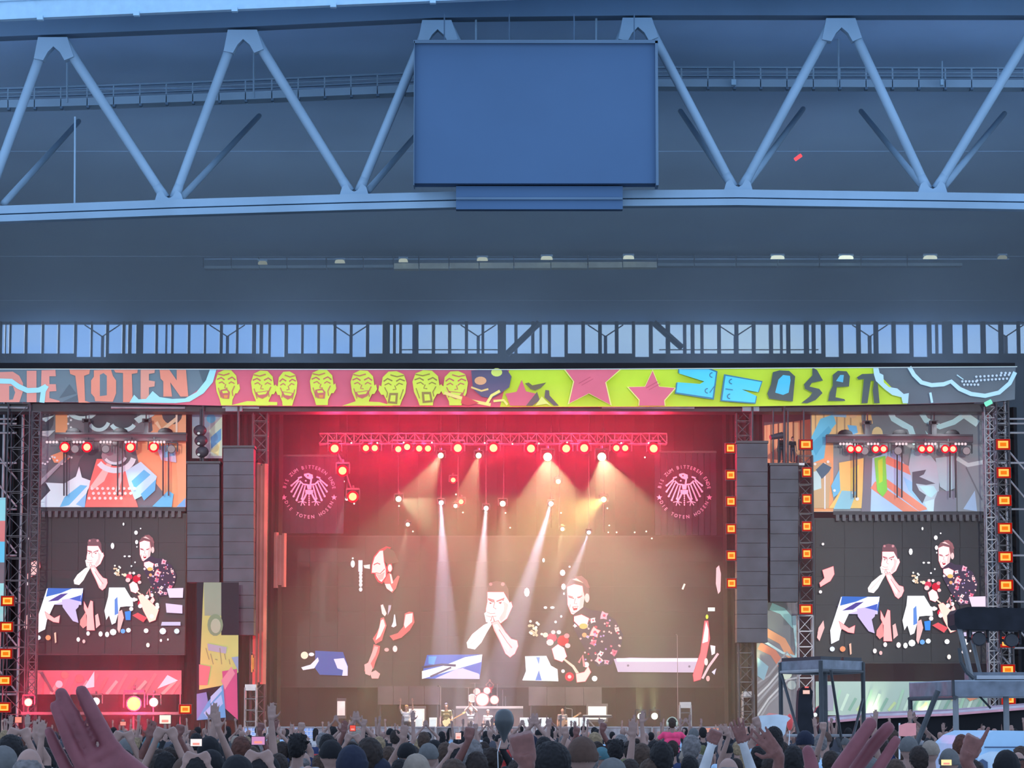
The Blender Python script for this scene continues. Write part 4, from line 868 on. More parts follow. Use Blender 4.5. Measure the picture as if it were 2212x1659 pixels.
# scaffold at the frame edges
for lab, xs_, m in (('grey scaffold with cross bars at the right edge', (2150, 2185, 2230), M['alu']), ('grey scaffold with cross bars at the left edge', (-40, -5, 36), M['alu'])):
    t = thing('scaffold', lab, 'scaffold', (P(xs_[1], 1600, 121).x, 121, 0))
    for x in xs_:
        p = P(x, 1600, 121.5); MB().tube((p.x, 121.5, 0), (p.x, 121.5, P(x, 865, 121.5).z), 0.06, n=8).obj('standard', m, t)
    for y in (905, 915, 935, 1000, 1100, 1200, 1300, 1400, 1500):
        MB().tube(P(xs_[0], y, 121.4), P(xs_[-1], y, 121.4), 0.045, n=6).obj('ledger', m, t)
    for i, y in enumerate((940, 1000, 1100, 1200, 1300, 1400)):
        MB().tube(P(xs_[0], y, 121.4), P(xs_[-1], y + 95, 121.4), 0.04, n=6).obj('brace', m, t)
# side walls of speakers and drapes (black)
def hang(label, x0, y0, x1, y1, Y, n, name='speaker_hang', d=1.0, cat='speaker'):
    t = thing(name, label, cat, P((x0 + x1) / 2, y1, Y))
    h = (y1 - y0) / n
    for i in range(n):
        part_box(t, 'cabinet', x0, y0 + i * h + 0.4, x1, y0 + (i + 1) * h - 0.4, Y + (0.03 if i % 2 else 0), d, M['gray'])
    part_box(t, 'rigging_frame', x0 - 2, y0 - 6, x1 + 2, y0 - 1, Y, d, M['blackp'])
    MB().tube(P((x0 + x1) / 2, y0 - 3, Y + .5), P((x0 + x1) / 2, 874, Y + .5), 0.05, n=6).obj('chain', M['dalu'], t)
    return t
hang('black speaker hang left of the main stage, the longer inner one', 482, 968, 548, 1372, 118.8, 14)
hang('dark grey speaker hang beside the left video screen', 404, 1002, 474, 1258, 118.8, 10)
hang('black speaker hang right of the main stage', 1592, 958, 1658, 1388, 118.8, 14)
hang('dark grey speaker hang beside the right lamp column', 1664, 1006, 1724, 1300, 118.8, 10)
for lab, x0, y0, x1, y1, Y in (('black side drape left of the main stage opening', 476, 880, 612, 1600, 124), ('black side drape right of the main stage opening', 1560, 880, 1660, 1600, 124), ('black drape behind the left tower', 12, 880, 84, 1600, 123.5), ('black drape behind the left screen edge', 390, 880, 482, 1600, 123.6), ('black drape right of the right screen', 2128, 880, 2196, 1600, 123.5)):
    t = thing('side_drape', lab, 'curtain', P((x0 + x1) / 2, y1, Y)); n = max(3, int((x1 - x0) / 14))
    for i in range(n):
        a0 = x0 + (x1 - x0) * i / n; a1 = x0 + (x1 - x0) * (i + 1) / n; p, q = P(a0, y0, Y), P(a1, y0, Y)
        MB().prism([(p.x, Y, SZ), ((p.x + q.x) / 2, Y - .15, SZ), (q.x, Y, SZ), (q.x, Y + .05, SZ), (p.x, Y + .05, SZ)], (0, 0, 1), p.z - SZ).obj('fold', M['black'], t)
# rust red hanging cloth strips
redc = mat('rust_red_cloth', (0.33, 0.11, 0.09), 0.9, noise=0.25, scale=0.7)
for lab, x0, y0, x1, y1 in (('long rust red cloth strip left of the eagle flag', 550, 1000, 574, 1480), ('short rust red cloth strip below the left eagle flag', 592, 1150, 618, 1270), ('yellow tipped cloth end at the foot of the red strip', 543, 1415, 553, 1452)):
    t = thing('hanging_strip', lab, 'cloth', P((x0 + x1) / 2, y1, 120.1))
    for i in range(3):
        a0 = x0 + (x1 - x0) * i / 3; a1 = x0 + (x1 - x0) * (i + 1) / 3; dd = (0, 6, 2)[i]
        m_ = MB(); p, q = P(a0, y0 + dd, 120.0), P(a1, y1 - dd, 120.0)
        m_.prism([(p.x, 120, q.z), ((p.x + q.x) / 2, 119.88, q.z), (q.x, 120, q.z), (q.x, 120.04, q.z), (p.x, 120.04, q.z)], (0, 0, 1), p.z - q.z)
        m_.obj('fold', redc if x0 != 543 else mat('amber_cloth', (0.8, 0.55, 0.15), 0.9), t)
HAZE = 0.0105
HAZE2 = 0.019
# ================================================================ lamps
RED = (1.0, 0.02, 0.075)
def strobe(label, x, y, Y, w, h, group):
    """square LED lamp: dark housing, red glowing bezel, yellow ring, orange core with bars"""
    t = thing('square_lamp', label, 'lamp', P(x, y, Y), group=group)
    part_box(t, 'housing', x - w / 2 - 1, y - h / 2 - 1, x + w / 2 + 1, y + h / 2 + 1, Y + .02, 0.25, M['blackp'])
    part_box(t, 'bezel', x - w / 2, y - h / 2, x + w / 2, y + h / 2, Y, 0.03, glow('red_bezel', (0.45, 0.012, 0.006), 1.0))
    part_box(t, 'ring', x - w * .36, y - h * .34, x + w * .36, y + h * .34, Y - .02, 0.03, glow('amber_ring', (1.0, 0.50, 0.10), 1.3))
    part_box(t, 'core', x - w * .22, y - h * .17, x + w * .22, y + h * .17, Y - .035, 0.02, glow('orange_core', (1.0, 0.22, 0.01), 1.0))
    return t
ordn = ['topmost', 'second from top', 'third from top', 'fourth from top', 'fifth from top', 'sixth from top', 'lowest']
for i, y in enumerate((968, 1026, 1083, 1142, 1200, 1260)):
    strobe('orange square lamp, %s on the column right of the right eagle flag' % (ordn[i] if i < 5 else 'lowest'), 1578 + i * .5, y, 118.6, 21, 21, 'square lamps right of the main opening')
for i, y in enumerate((960, 1020, 1078, 1137, 1196, 1256, 1316)):
    strobe('orange square lamp, %s on the column left of the right screen' % ordn[i], 1741 + (2 if 0 < i < 6 else 0), y, 118.4, 28 if i in (0, 6) else 20, 21, 'square lamps left of the right screen')
for i, y in enumerate((960, 1021, 1081, 1141, 1203, 1264, 1326, 1387, 1447, 1510)):
    strobe('orange square lamp, %s on the column at the right edge' % ('topmost', 'second', 'third', 'fourth', 'fifth', 'sixth', 'seventh', 'eighth', 'ninth', 'lowest')[i], 2167 + i * 1.3, y, 118.4, 30, 23, 'square lamps at the right edge')
for i, y in enumerate((1298, 1354, 1412, 1470, 1528)):
    strobe('orange square lamp, %s on the column at the left edge' % (ordn[i] if i < 4 else 'lowest'), 16 - i * 2, y, 118.4, 28, 21, 'square lamps at the left edge')
strobe('single orange square lamp at crowd height under the left screen', 400, 1532, 118.0, 27, 20, None)

def head(label, x, y, Y, r, col, s, group=None, tilt=0, body=True, two=False, name='stage_lamp', haze=None):
    t = thing(name, label, 'lamp', P(x, y, Y), group=group)
    R_ = S(r, Y); c = P(x, y, Y)
    xs_ = (-0.85 * R_ * (1.25 if two else 0), 0.85 * R_ * 1.25) if two else (0,)
    gm = glow('lens_%s_%g' % ('_'.join('%d' % (v * 100) for v in col), s), col, s)
    for dx in xs_:
        cc = c + Vector((dx, 0, dx * tilt))
        MB().tube(cc, cc + Vector((0, -0.06, 0)), R_ * (0.8 if two else 1), R_ * (0.7 if two else .92), n=14).obj('lens', gm, t)
        if col[0] >= 1.0 and col[1] < .4: MB().tube(cc + Vector((0, -0.03, 0)), cc + Vector((0, -0.01, 0)), R_ * (1.15 if two else 1.45), n=16).obj('red_halo', glow('red_halo_glow', (0.95, 0.0, 0.02), 1.0), t)  # glowing disc painting the red halo round the lens
        if body: MB().tube(cc + Vector((0, 0.01, 0)), cc + Vector((0, 0.3, 0)), R_ * (1.0 if two else 1.2), R_ * .8, n=12).obj('lamp_body', M['blackp'], t)
    if body:
        w = R_ * (2.6 if two else 1.6)
        m_ = MB()
        for sx in (-1, 1): m_.box(c + Vector((sx * w, .15, R_ * .6)), (0.05, 0.1, R_ * 2.4))
        m_.box(c + Vector((0, .15, R_ * 1.9)), (w * 2, .25, R_ * .4)); m_.obj('yoke', M['blackp'], t)
        MB().tube(c + Vector((0, .15, R_ * 1.9)), c + Vector((0, .15, R_ * 2.8)), 0.05, n=6).obj('clamp', M['dalu'], t)
    return t
def bulb(x, y, Y, col, e, r=0.15):
    d = bpy.data.lights.new('lamp_light', 'POINT'); d.energy = e; d.color = col[:3]; d.shadow_soft_size = r
    o = bpy.data.objects.new('lamp_light', d); C.objects.link(o); p = P(x, y, Y); p.y -= 0.3; o.location = p
    return o
# main lamp truss
YL_ = 123.0
truss('lighting_truss', 'long lighting truss with red lamps over the main stage', P(690, 948, YL_ + .3), P(1440, 948, YL_ + .3), 0.45, 40, M['dalu'])
WH_ = (1.0, 0.82, 0.62)
row = [(723, 969, 1), (800, 968, 2), (870, 968, 2), (915, 969, 2), (989, 968, 1), (1066, 968, 1), (1147, 969, 1), (1223, 969, 1), (1262, 968, 1), (1341, 968, 2), (1412, 969, 1)]
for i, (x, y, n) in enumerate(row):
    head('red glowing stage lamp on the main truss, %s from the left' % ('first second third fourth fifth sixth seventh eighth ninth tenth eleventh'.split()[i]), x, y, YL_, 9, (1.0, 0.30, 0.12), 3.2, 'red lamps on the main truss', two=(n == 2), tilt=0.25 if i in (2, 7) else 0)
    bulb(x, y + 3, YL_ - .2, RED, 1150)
    for k, (dx, dy) in enumerate(((22, -12),)):
        pass
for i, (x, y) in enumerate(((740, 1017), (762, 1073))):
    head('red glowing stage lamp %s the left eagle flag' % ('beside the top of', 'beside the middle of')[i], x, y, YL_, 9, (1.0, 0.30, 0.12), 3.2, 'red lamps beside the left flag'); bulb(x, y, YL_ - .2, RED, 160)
m_ = thing('hanging_pipe', 'thin pipe carrying two red lamps right of the left eagle flag', 'pipe', P(730, 955, YL_ + .3))
MB().path([P(715, 950, YL_ + .3), P(740, 1000, YL_ + .3), P(768, 1085, YL_ + .3)], 0.04).obj('tube', M['dalu'], m_)
for i, (x, y) in enumerate(((979, 1037), (996, 1084))):
    head('small orange stage lamp %s, above the screen centre' % ('upper of two', 'lower of two')[i], x, y, 126, 5.5, (1.0, 0.35, 0.18), 2.6, 'small orange lamps over the screen'); bulb(x, y, 125.6, (1, .12, .08), 50)
# beam lamps: lens + real spot light in haze
def beam(label, x, y, Y, to, ang, e, col, lr=6, blend=0.25, ls=6.0, group='beam lamps over the stage', toY=None, rad=0.06):
    t = head(label, x, y, Y, lr, (min(1, col[0]), min(1, col[1]), min(1, col[2])), ls, group, name='beam_lamp')
    src = P(x, y, Y) + Vector((0, -0.25, 0)); tg = P(to[0], to[1], toY or (Y - .6))
    return spot('beam_light', src, tg, e, col, ang, blend, rad)
YEL = (1.0, 0.93, 0.50); LAV = (0.74, 0.72, 1.0)
KB = 4.5
beam('bright beam lamp aiming down left, left of centre on main truss', 952, 984, 122.4, (900, 1080), 44, 1700 * KB, YEL, 6, ls=5)
beam('bright beam lamp aiming down left, just left of centre truss', 1034, 984, 122.4, (1005, 1090), 36, 1700 * KB, YEL, 6, ls=5)
beam('brightest yellow white beam lamp fanning down, centre right of truss', 1183, 987, 122.4, (1190, 1100), 84, 1750 * KB, YEL, 9, ls=8)
beam('bright yellow white beam lamp fanning down, near the right flag', 1300, 987, 122.4, (1325, 1100), 80, 1750 * KB, YEL, 9, ls=8)
beam('greenish white beam lamp on the left, aiming down right', 861, 1078, 125, (930, 1110), 60, 900 * KB, (0.85, 1.0, 0.6), 6, ls=6)
beam('yellow beam lamp on the right, aiming down left', 1304, 1079, 125, (1255, 1105), 62, 1500 * KB, (1.0, 0.9, 0.22), 6, ls=6)
beam('narrow pale beam lamp aiming straight down, left of centre', 953, 1086, 125, (962, 1370), 12, 21000 * KB, LAV, 5)
beam('narrow pale beam lamp aiming straight down, near centre', 1050, 1098, 125, (1030, 1370), 12, 21000 * KB, (0.96, 0.82, 0.94), 5)
beam('narrow pale beam lamp aiming down left, right of centre', 1190, 1088, 125, (1110, 1360), 12, 24000 * KB, LAV, 5)
beam('faint pale beam lamp aiming down left, over the right face', 1272, 1150, 125, (1200, 1340), 12, 9000 * KB, LAV, 4)
beam('warm beam lamp raining light down, centre of the stage', 1086, 1088, 125.5, (1095, 1300), 26, 1200 * KB, (1, .8, .6), 6)
beam('small warm beam lamp beside the left eagle flag lamps', 749, 1078, 125, (732, 1140), 14, 900 * KB, (0.9, 0.85, 0.8), 3)
beam('small greenish beam lamp left, above the bald face on screen', 881, 1133, 125, (868, 1200), 16, 900 * KB, (0.9, 1, .7), 4)
beam('small warm beam lamp over centre screen, aiming down left', 984, 1093, 125.5, (968, 1160), 14, 900 * KB, (1, .8, .6), 4)
beam('small warm beam lamp right of centre aiming down', 1215, 1143, 125, (1190, 1300), 14, 1800 * KB, (1, .85, .6), 4)
beam('small amber lamp right of the yellow fan', 1206, 1040, 125, (1212, 1090), 20, 700 * KB, (1, .7, .35), 5)
# tiny work lights dotted over the rig
k_ = 0
for x, y in ((862, 1093), (892, 1148), (985, 1068), (1000, 1107), (1092, 1108), (1102, 1140), (1212, 1108), (1312, 1098), (1316, 1135), (1314, 1150), (1332, 1150), (1371, 1150), (1396, 1148), (1408, 1163), (759, 957), (815, 957), (872, 956), (933, 956), (1047, 957), (1107, 959), (1164, 958), (1225, 956), (1342, 957), (1401, 957), (1393, 988), (743, 1040), (765, 1088)):
    head('tiny white work light dotted in the stage rig', x, y, 125.8 if y > 1000 else YL_ + .02, 1.9, (1.0, 0.86, 0.74), 1.6, 'tiny work lights in the rig', body=False, name='work_light')
# poles that carry the mid air lamps
t = thing('lamp_ladder', 'dark pipe grid carrying the lamps in front of the main screen', 'pipe rig', P(1100, 1000, 126))
for x, y in ((861, 1133), (953, 1086), (990, 1093), (1050, 1098), (1088, 1088), (1190, 1140), (1208, 1143), (1272, 1150), (1304, 1150), (749, 1078)):
    MB().tube(P(x, 890, 126.1), P(x, y, 126.1), 0.03, n=5).obj('drop_pipe', M['blackp'], t)

# ---- side lighting bars
def bar(label, x0, x1, y, lamps, strips, motors, side):
    t = thing('lighting_bar', label, 'lighting bar', P((x0 + x1) / 2, y, 120.2))
    part_box(t, 'beam', x0, y - 9, x1, y + 6, 120.1, 0.35, mat('dark_red_bar', (0.07, 0.05, 0.055), 0.6))
    part_box(t, 'top_rail', x0, y - 12, x1, y - 8, 120.0, 0.5, M['blackp'])
    for x in motors:
        MB().rect(x - 5, y - 40, x + 5, y - 10, 120.2, 0.3).obj('hoist', M['blackp'], t); MB().rect(x - 9, y - 42, x + 9, y - 34, 120.2, 0.3).obj('hoist_cap', M['blackp'], t)
        MB().tube(P(x, y - 40, 120.3), P(x, 885, 120.3), 0.03, n=5).obj('chain', M['dalu'], t)
    for x in (x0 + 40, (x0 + x1) / 2, x1 - 45):
        MB().ell(P(x, y - 12, 120.3), (0.32, 0.25, 0.2), 10, 6).obj('cable_bundle', M['black'], t, smooth=True)
    for x in strips:
        for j in range(4): MB().ell(P(x + (j - 1.5) * 7, y + 9, 119.9), 0.055, 8, 6).obj('pixel_lamp', glow('pink_white_pixel', (1.0, 0.75, 0.8), 1.1), t)
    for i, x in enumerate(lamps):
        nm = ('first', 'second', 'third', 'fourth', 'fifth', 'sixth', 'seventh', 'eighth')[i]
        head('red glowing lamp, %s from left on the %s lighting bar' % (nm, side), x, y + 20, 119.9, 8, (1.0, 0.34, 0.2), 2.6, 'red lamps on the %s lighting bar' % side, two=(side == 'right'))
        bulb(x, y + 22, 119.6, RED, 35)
    for x in (lamps[0] + 22, lamps[1] + 40, lamps[-1] + 38):
        u = head('dark moving head lamp hanging unlit on the %s lighting bar' % side, x, y + 24, 120.0, 8, (0.35, 0.28, 0.32), 1.0, 'unlit heads on the %s bar' % side, name='moving_head')  # unlit head, its lens given a faint glow
    for x in (lamps[0] - 2, lamps[0] + 4, (x0 + x1) / 2 - 6, (x0 + x1) / 2 + 4, x1 - 50, x1 - 38):
        MB().tube(P(x, y + 6, 120.4), P(x, y + 125, 120.4), 0.035, n=5).obj('cable', M['blackp'], t)
bar('left lighting bar with red lamps over the clouds cloth', 118, 402, 946, (140, 188, 282, 332), (112, 170, 228, 282, 344), (186, 316), 'left')
bar('right lighting bar with red lamps over the pale blue face cloth', 1786, 2102, 950, (1846, 1900, 2000, 2050), (1826, 1886, 1947, 2010, 2075), (1874, 2018), 'right')
# ---- red lamps low on the left stage
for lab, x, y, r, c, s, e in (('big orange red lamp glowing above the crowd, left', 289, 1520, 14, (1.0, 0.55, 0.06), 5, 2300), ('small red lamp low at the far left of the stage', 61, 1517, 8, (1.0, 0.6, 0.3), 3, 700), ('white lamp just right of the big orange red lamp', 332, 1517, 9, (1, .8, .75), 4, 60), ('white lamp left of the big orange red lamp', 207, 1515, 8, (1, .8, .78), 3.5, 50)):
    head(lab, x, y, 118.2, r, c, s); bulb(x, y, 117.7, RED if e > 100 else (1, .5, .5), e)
t = thing('lamp_shelf', 'dark low bar carrying the floor lamps of the left wing', 'shelf', P(225, 1536, 118.5))
part_box(t, 'beam', 45, 1538, 395, 1544, 118.3, 0.4, M['dalu'])
for x in (61, 150, 207, 289, 332, 390): MB().tube(P(x, 1500, 118.5), (P(x, 1540, 118.5).x, 118.5, SZ), 0.04, n=6).obj('upright', M['dalu'], t)
for lab, x in (('yellow green uplight on the right of the stage, left one', 1384), ('yellow green uplight on the right of the stage, right one', 1414)):
    head(lab, x, 1547, 121.5, 7, (0.95, 1.0, 0.7), 3.5, 'uplights right of the drum riser', name='uplight')
    spot('uplight_light', P(x, 1547, 121.3), P(x - 5, 1440, 121.8), 2400, (0.9, 1, .45), 36, .6, .08)
for x, y in ((785, 1530), (1600, 1480), (1880, 1560), (1990, 1560)):
    spot('wash_light', P(x, y, 121.0), P(x + 20, 1400, 121.5), 900, (0.9, 0.95, 0.55), 50, .8, .2)
# main wash on the performers
spot('front_wash', P(1050, 960, 119.0), (P(1050, 1550, 124).x, 124, 1.8), 700, (1, .9, .75), 26, .5, .4)
spot('front_wash', P(1000, 900, 119.8), (P(1010, 1550, 124).x, 124, 1.9), 5000, (1, .8, .3), 13, .5, .4)
# ---- the haze the beams show in
hz = bpy.data.materials.new('stage_haze'); hz.use_nodes = True; t = hz.node_tree; t.nodes.clear()
o_ = t.nodes.new('ShaderNodeOutputMaterial'); vs_ = t.nodes.new('ShaderNodeVolumeScatter'); vs_.inputs['Density'].default_value = HAZE; vs_.inputs['Anisotropy'].default_value = 0.15
vs_.inputs['Color'].default_value = (1, .97, .96, 1)
t.links.new(vs_.outputs[0], o_.inputs['Volume'])
a, b = P(20, 1560, 116), P(2190, 1560, 116)
h = MB().box(((a.x + b.x) / 2, 124.6, 8.2), (b.x - a.x, 16.6, 15.0)).obj('haze', hz)
tag(h, 'smoky haze hanging in the stage, lit by the beams', 'haze', kind='stuff')

hz2 = bpy.data.materials.new('hall_haze'); hz2.use_nodes = True; t = hz2.node_tree; t.nodes.clear()
o_ = t.nodes.new('ShaderNodeOutputMaterial'); vs_ = t.nodes.new('ShaderNodeVolumeScatter'); vs_.inputs['Density'].default_value = HAZE2; vs_.inputs['Anisotropy'].default_value = 0.0
vs_.inputs['Color'].default_value = (0.66, 0.82, 1.0, 1)
t.links.new(vs_.outputs[0], o_.inputs['Volume'])
h = MB().box((0, 156, 22), (118, 46, 30)).obj('haze', hz2)
tag(h, 'thin bluish smoke drifting under the stadium roof', 'haze', kind='stuff')

for sx, x0 in ((-1, 243), (1, 1945)):
    for dx in (-90, 0, 90):
        spot('cloth_fill', P(x0 + dx, 893, 119.6), P(x0 + dx, 1040, YS + .1), 520, (.95, 1, 1), 75, .8, .2)  # fill added to brighten the printed cloths, no lamp body
spot('roof_followspot', P(2330, 300, 150), P(2050, 620, 152), 26000, (1, .97, .85), 9, .6, .1)

for i, px in enumerate((120, 600, 1080, 1560, 2040)):  # unseen fill lamps added to brighten the ceiling
    c = P(px, 1560, 130); c.z = 16.9
    u = thing('ceiling_fill_lamp', 'added fill lamp on the stage roof pointing up, hidden behind the banner', 'lamp', tuple(c), group='added fill lamps on the stage roof')
    MB().box(c, (.5, .25, .4)).obj('housing', M['blackp'], u); MB().box(c + Vector((0, 0, -.3)), (.1, .1, .4)).obj('bracket', M['dalu'], u)
    spot('ceiling_fill', c + Vector((0, .2, .3)), (c.x * 1.1, 158, 27), 4300, (.50, .68, 1.0), 78, 1.0, .5)
# ================================================================ people
def capsule(mb, a, b, ra, rb, n=10):
    mb.ell(a, ra, n, 6); mb.tube(a, b, ra, rb, n=n, cap=True); mb.ell(b, rb, n, 6)
def remeshed(name, mb, vox, mats, pick, smooth_it=2, dec=None):
    """fuse overlapping limb shapes into one continuous skin"""
    me = mb.mesh('raw', [mats[0]])
    o = bpy.data.objects.new('raw', me); C.objects.link(o)
    r = o.modifiers.new('r', 'REMESH'); r.mode = 'VOXEL'; r.voxel_size = vox; r.use_smooth_shade = True
    s_ = o.modifiers.new('s', 'SMOOTH'); s_.iterations = smooth_it; s_.factor = 0.5
    if dec:
        d = o.modifiers.new('d', 'DECIMATE'); d.ratio = dec
    dg = bpy.context.evaluated_depsgraph_get()
    out = bpy.data.meshes.new_from_object(o.evaluated_get(dg)); out.name = name
    bpy.data.objects.remove(o); bpy.data.meshes.remove(me)
    out.materials.clear()
    for m in mats: out.materials.append(m)
    out.polygons.foreach_set('material_index', [pick(p.center) for p in out.polygons])
    out.polygons.foreach_set('use_smooth', [True] * len(out.polygons))
    out.update()
    return out
def segdist(p, a, b):
    ab = b - a; t = max(0, min(1, (p - a).dot(ab) / max(1e-9, ab.length_squared))); return (p - (a + ab * t)).length
V = lambda *a: Vector(a)
SKIN = mat('skin', (0.27, 0.165, 0.135), 0.6, noise=0.12, scale=9)
def shirtm(): return mat('shirt', (1, 1, 1), 0.9, objcol=True, noise=0.2, scale=6)
TROU = mat('dark_trousers', (0.03, 0.035, 0.05), 0.9, noise=0.2)
HAIRM = mat('hair', (1, 1, 1), 0.75, objcol=True, noise=0.35, scale=22, bump=0.3)
CAPM = mat('cap_cloth', (1, 1, 1), 0.9, objcol=True, noise=0.15, scale=12)

def hand(mb, w, d, side, kind, k=1.0, palm=None):
    """palm, four unequal fingers and a side thumb grown from wrist w along direction d"""
    d = d.normalized(); n = V(0, 1, 0) if palm is None else palm           # palm normal
    u = d.cross(n).normalized() * side                                      # towards the thumb
    n = u.cross(d).normalized() * side
    mb.tube(w, w + d * 0.035 * k, 0.026 * k, 0.034 * k, n=8)
    for t in (-0.028, -0.009, 0.010, 0.028): capsule(mb, w + d * .02 * k + u * t * .7 * k, w + d * 0.088 * k + u * t * k, 0.017 * k, 0.015 * k, 6)
    if kind == 'open':
        for t, l in ((0.030, 0.070), (0.010, 0.080), (-0.010, 0.074), (-0.029, 0.058)):
            a = w + d * 0.088 * k + u * t * 1.05 * k; b = a + (d + u * t * 6).normalized() * l * .58 * k + n * .004; c = b + (d + u * t * 5 + n * .30).normalized() * l * .55 * k
            capsule(mb, a, b, 0.0105 * k, 0.0095 * k, 6); capsule(mb, b, c, 0.0095 * k, 0.008 * k, 6)
        a = w + d * 0.03 * k + u * 0.03 * k; b = a + (d * .6 + u).normalized() * 0.045 * k; c = b + (d + u * .4).normalized() * 0.035 * k
        capsule(mb, a, b, 0.015 * k, 0.012 * k, 6); capsule(mb, b, c, 0.012 * k, 0.0095 * k, 6)
    else:
        for t in (0.030, 0.010, -0.010, -0.029):
            a = w + d * 0.09 * k + u * t * k; b = a + (d * .3 + n).normalized() * 0.036 * k; c = b - d * 0.035 * k + n * 0.004 * k; e = c - n * .025 * k
            capsule(mb, a, b, 0.0135 * k, 0.012 * k, 6); capsule(mb, b, c, 0.012 * k, 0.0115 * k, 6); capsule(mb, c, e, 0.011 * k, 0.010 * k, 6)
        if kind == 'point':
            a = w + d * 0.09 * k + u * 0.03 * k; capsule(mb, a, a + d * .075 * k, 0.012 * k, 0.009 * k, 6)
        a = w + d * 0.035 * k + u * 0.032 * k; b = a + (d * .7 + n * .7 + u * .2).normalized() * 0.045 * k; c = b - u * 0.035 * k + d * .01 * k
        capsule(mb, a, b, 0.0145 * k, 0.0125 * k, 6); capsule(mb, b, c, 0.012 * k, 0.010 * k, 6)

def figure(name, L, R, vox=0.022, hands=('open', 'open'), sleeve='short', dec=None, lean=0.0, seat=False, extra=None):
    """standing person 1.75 m tall looking along +Y; L and R: (elbow, wrist, hand direction) or None for hanging"""
    mb = MB(); bones = []
    def bone(a, b, ra, rb, m): capsule(mb, a, b, ra, rb); bones.append((a, b, m, (ra + rb) / 2))
    for s in (-1, 1):
        hip, kn, an = V(s * .09, 0, .92), V(s * .11, .02, .50), V(s * .12, -.01, .09)
        if seat: kn, an = V(s * .14, .42, .90), V(s * .14, .36, .50)
        bone(hip, kn, .092, .062, 2); bone(kn, an, .060, .040, 2); bone(an, an + V(0, .15, -.04), .042, .035, 2)
    bone(V(-.06, 0, .95), V(.06, 0, .95), .118, .118, 2)
    bone(V(-.06, 0, 1.08), V(.06, 0, 1.08), .108, .108, 1); bone(V(-.08, 0, 1.25), V(.08, 0, 1.25), .112, .112, 1); bone(V(-.12, -.005, 1.38), V(.12, -.005, 1.38), .088, .088, 1)
    bone(V(0, 0, 1.43), V(0, .015, 1.55), .062, .056, 0)
    hc = V(0, .025, 1.655)
    mb.ell(hc, (.076, .094, .108), 14, 10); mb.ell(hc + V(0, .03, -.055), (.058, .062, .058), 10, 8); bones.append((hc + V(0, 0, -.03), hc + V(0, 0, .03), 0, .09))
    mb.tube(hc + V(0, .09, .01), hc + V(0, .117, -.025), .010, .016, n=6)
    for s in (-1, 1): mb.ell(hc + V(s * .078, -.005, -.01), (.012, .022, .033), 8, 6)
    for s, arm, hk in ((-1, L, hands[0]), (1, R, hands[1])):
        sh = V(s * .19, 0, 1.41)
        if arm is None: el, wr, hd = V(s * .25, -.02, 1.12), V(s * .26, .08, .88), V(0, .15, -1)
        else: el, wr, hd = [V(*q) for q in arm]
        bone(V(s * .12, 0, 1.40), sh, .075, .068, 1)
        mid = sh.lerp(el, .6 if sleeve == 'short' else 1.0)
        bone(sh, mid, .060, .050, 1 if sleeve != 'none' else 0)
        if sleeve == 'short': bone(mid, el, .046, .042, 0)
        bone(el, wr, .043, .027, 1 if sleeve == 'long' else 0)
        hand(mb, wr, hd, -s if arm is None else s * -1, hk); bones.append((wr, wr + hd.normalized() * .18, 0, .03))
    def pick(c):
        best = min(bones, key=lambda q: segdist(c, q[0], q[1]) - q[3]); return best[2]
    return remeshed(name, mb, vox, [SKIN, shirtm(), TROU], pick, 2, dec)

UP = lambda s, x=.30, z=1.62, wx=.27, wz=1.93, y=.08: ((s * x, .05, z), (s * wx, y, wz), (0, 0.1, 1))
POSES = {
    'down': (None, None, ('open', 'open')),
    'right_up': (None, UP(1), ('open', 'open')),
    'left_up': (UP(-1), None, ('open', 'open')),
    'both_up': (UP(-1), UP(1), ('open', 'open')),
    'fist_up': (None, UP(1, .26, 1.63, .22, 1.90), ('open', 'fist')),
    'point_up': (UP(-1, .27, 1.63, .24, 1.92), None, ('point', 'open')),
    'clap': (((-.30, .10, 1.66), (-.04, .14, 1.92), (0.25, 0, 1)), ((.30, .10, 1.66), (.04, .14, 1.92), (-.25, 0, 1)), ('open', 'open')),
    'phone': (((-.26, .16, 1.50), (-.08, .26, 1.74), (0.3, 0.1, 1)), ((.26, .16, 1.50), (.08, .26, 1.74), (-.3, 0.1, 1)), ('open', 'open')),
}
BODY = {}
for k_, (l_, r_, h_) in POSES.items():
    BODY[k_] = figure('body_' + k_, l_, r_, 0.011 if k_ != 'down' else .016, h_, 'short')
BODY['both_long'] = figure('body_both_long', UP(-1, .27, 1.63, .25, 1.92), UP(1, .27, 1.63, .25, 1.92), 0.011, ('open', 'open'), 'long')
FAR = {k_: figure('far_' + k_, POSES[k_][0], POSES[k_][1], 0.024, POSES[k_][2], 'short') for k_ in ('down', 'right_up', 'left_up', 'both_up', 'clap', 'fist_up')}

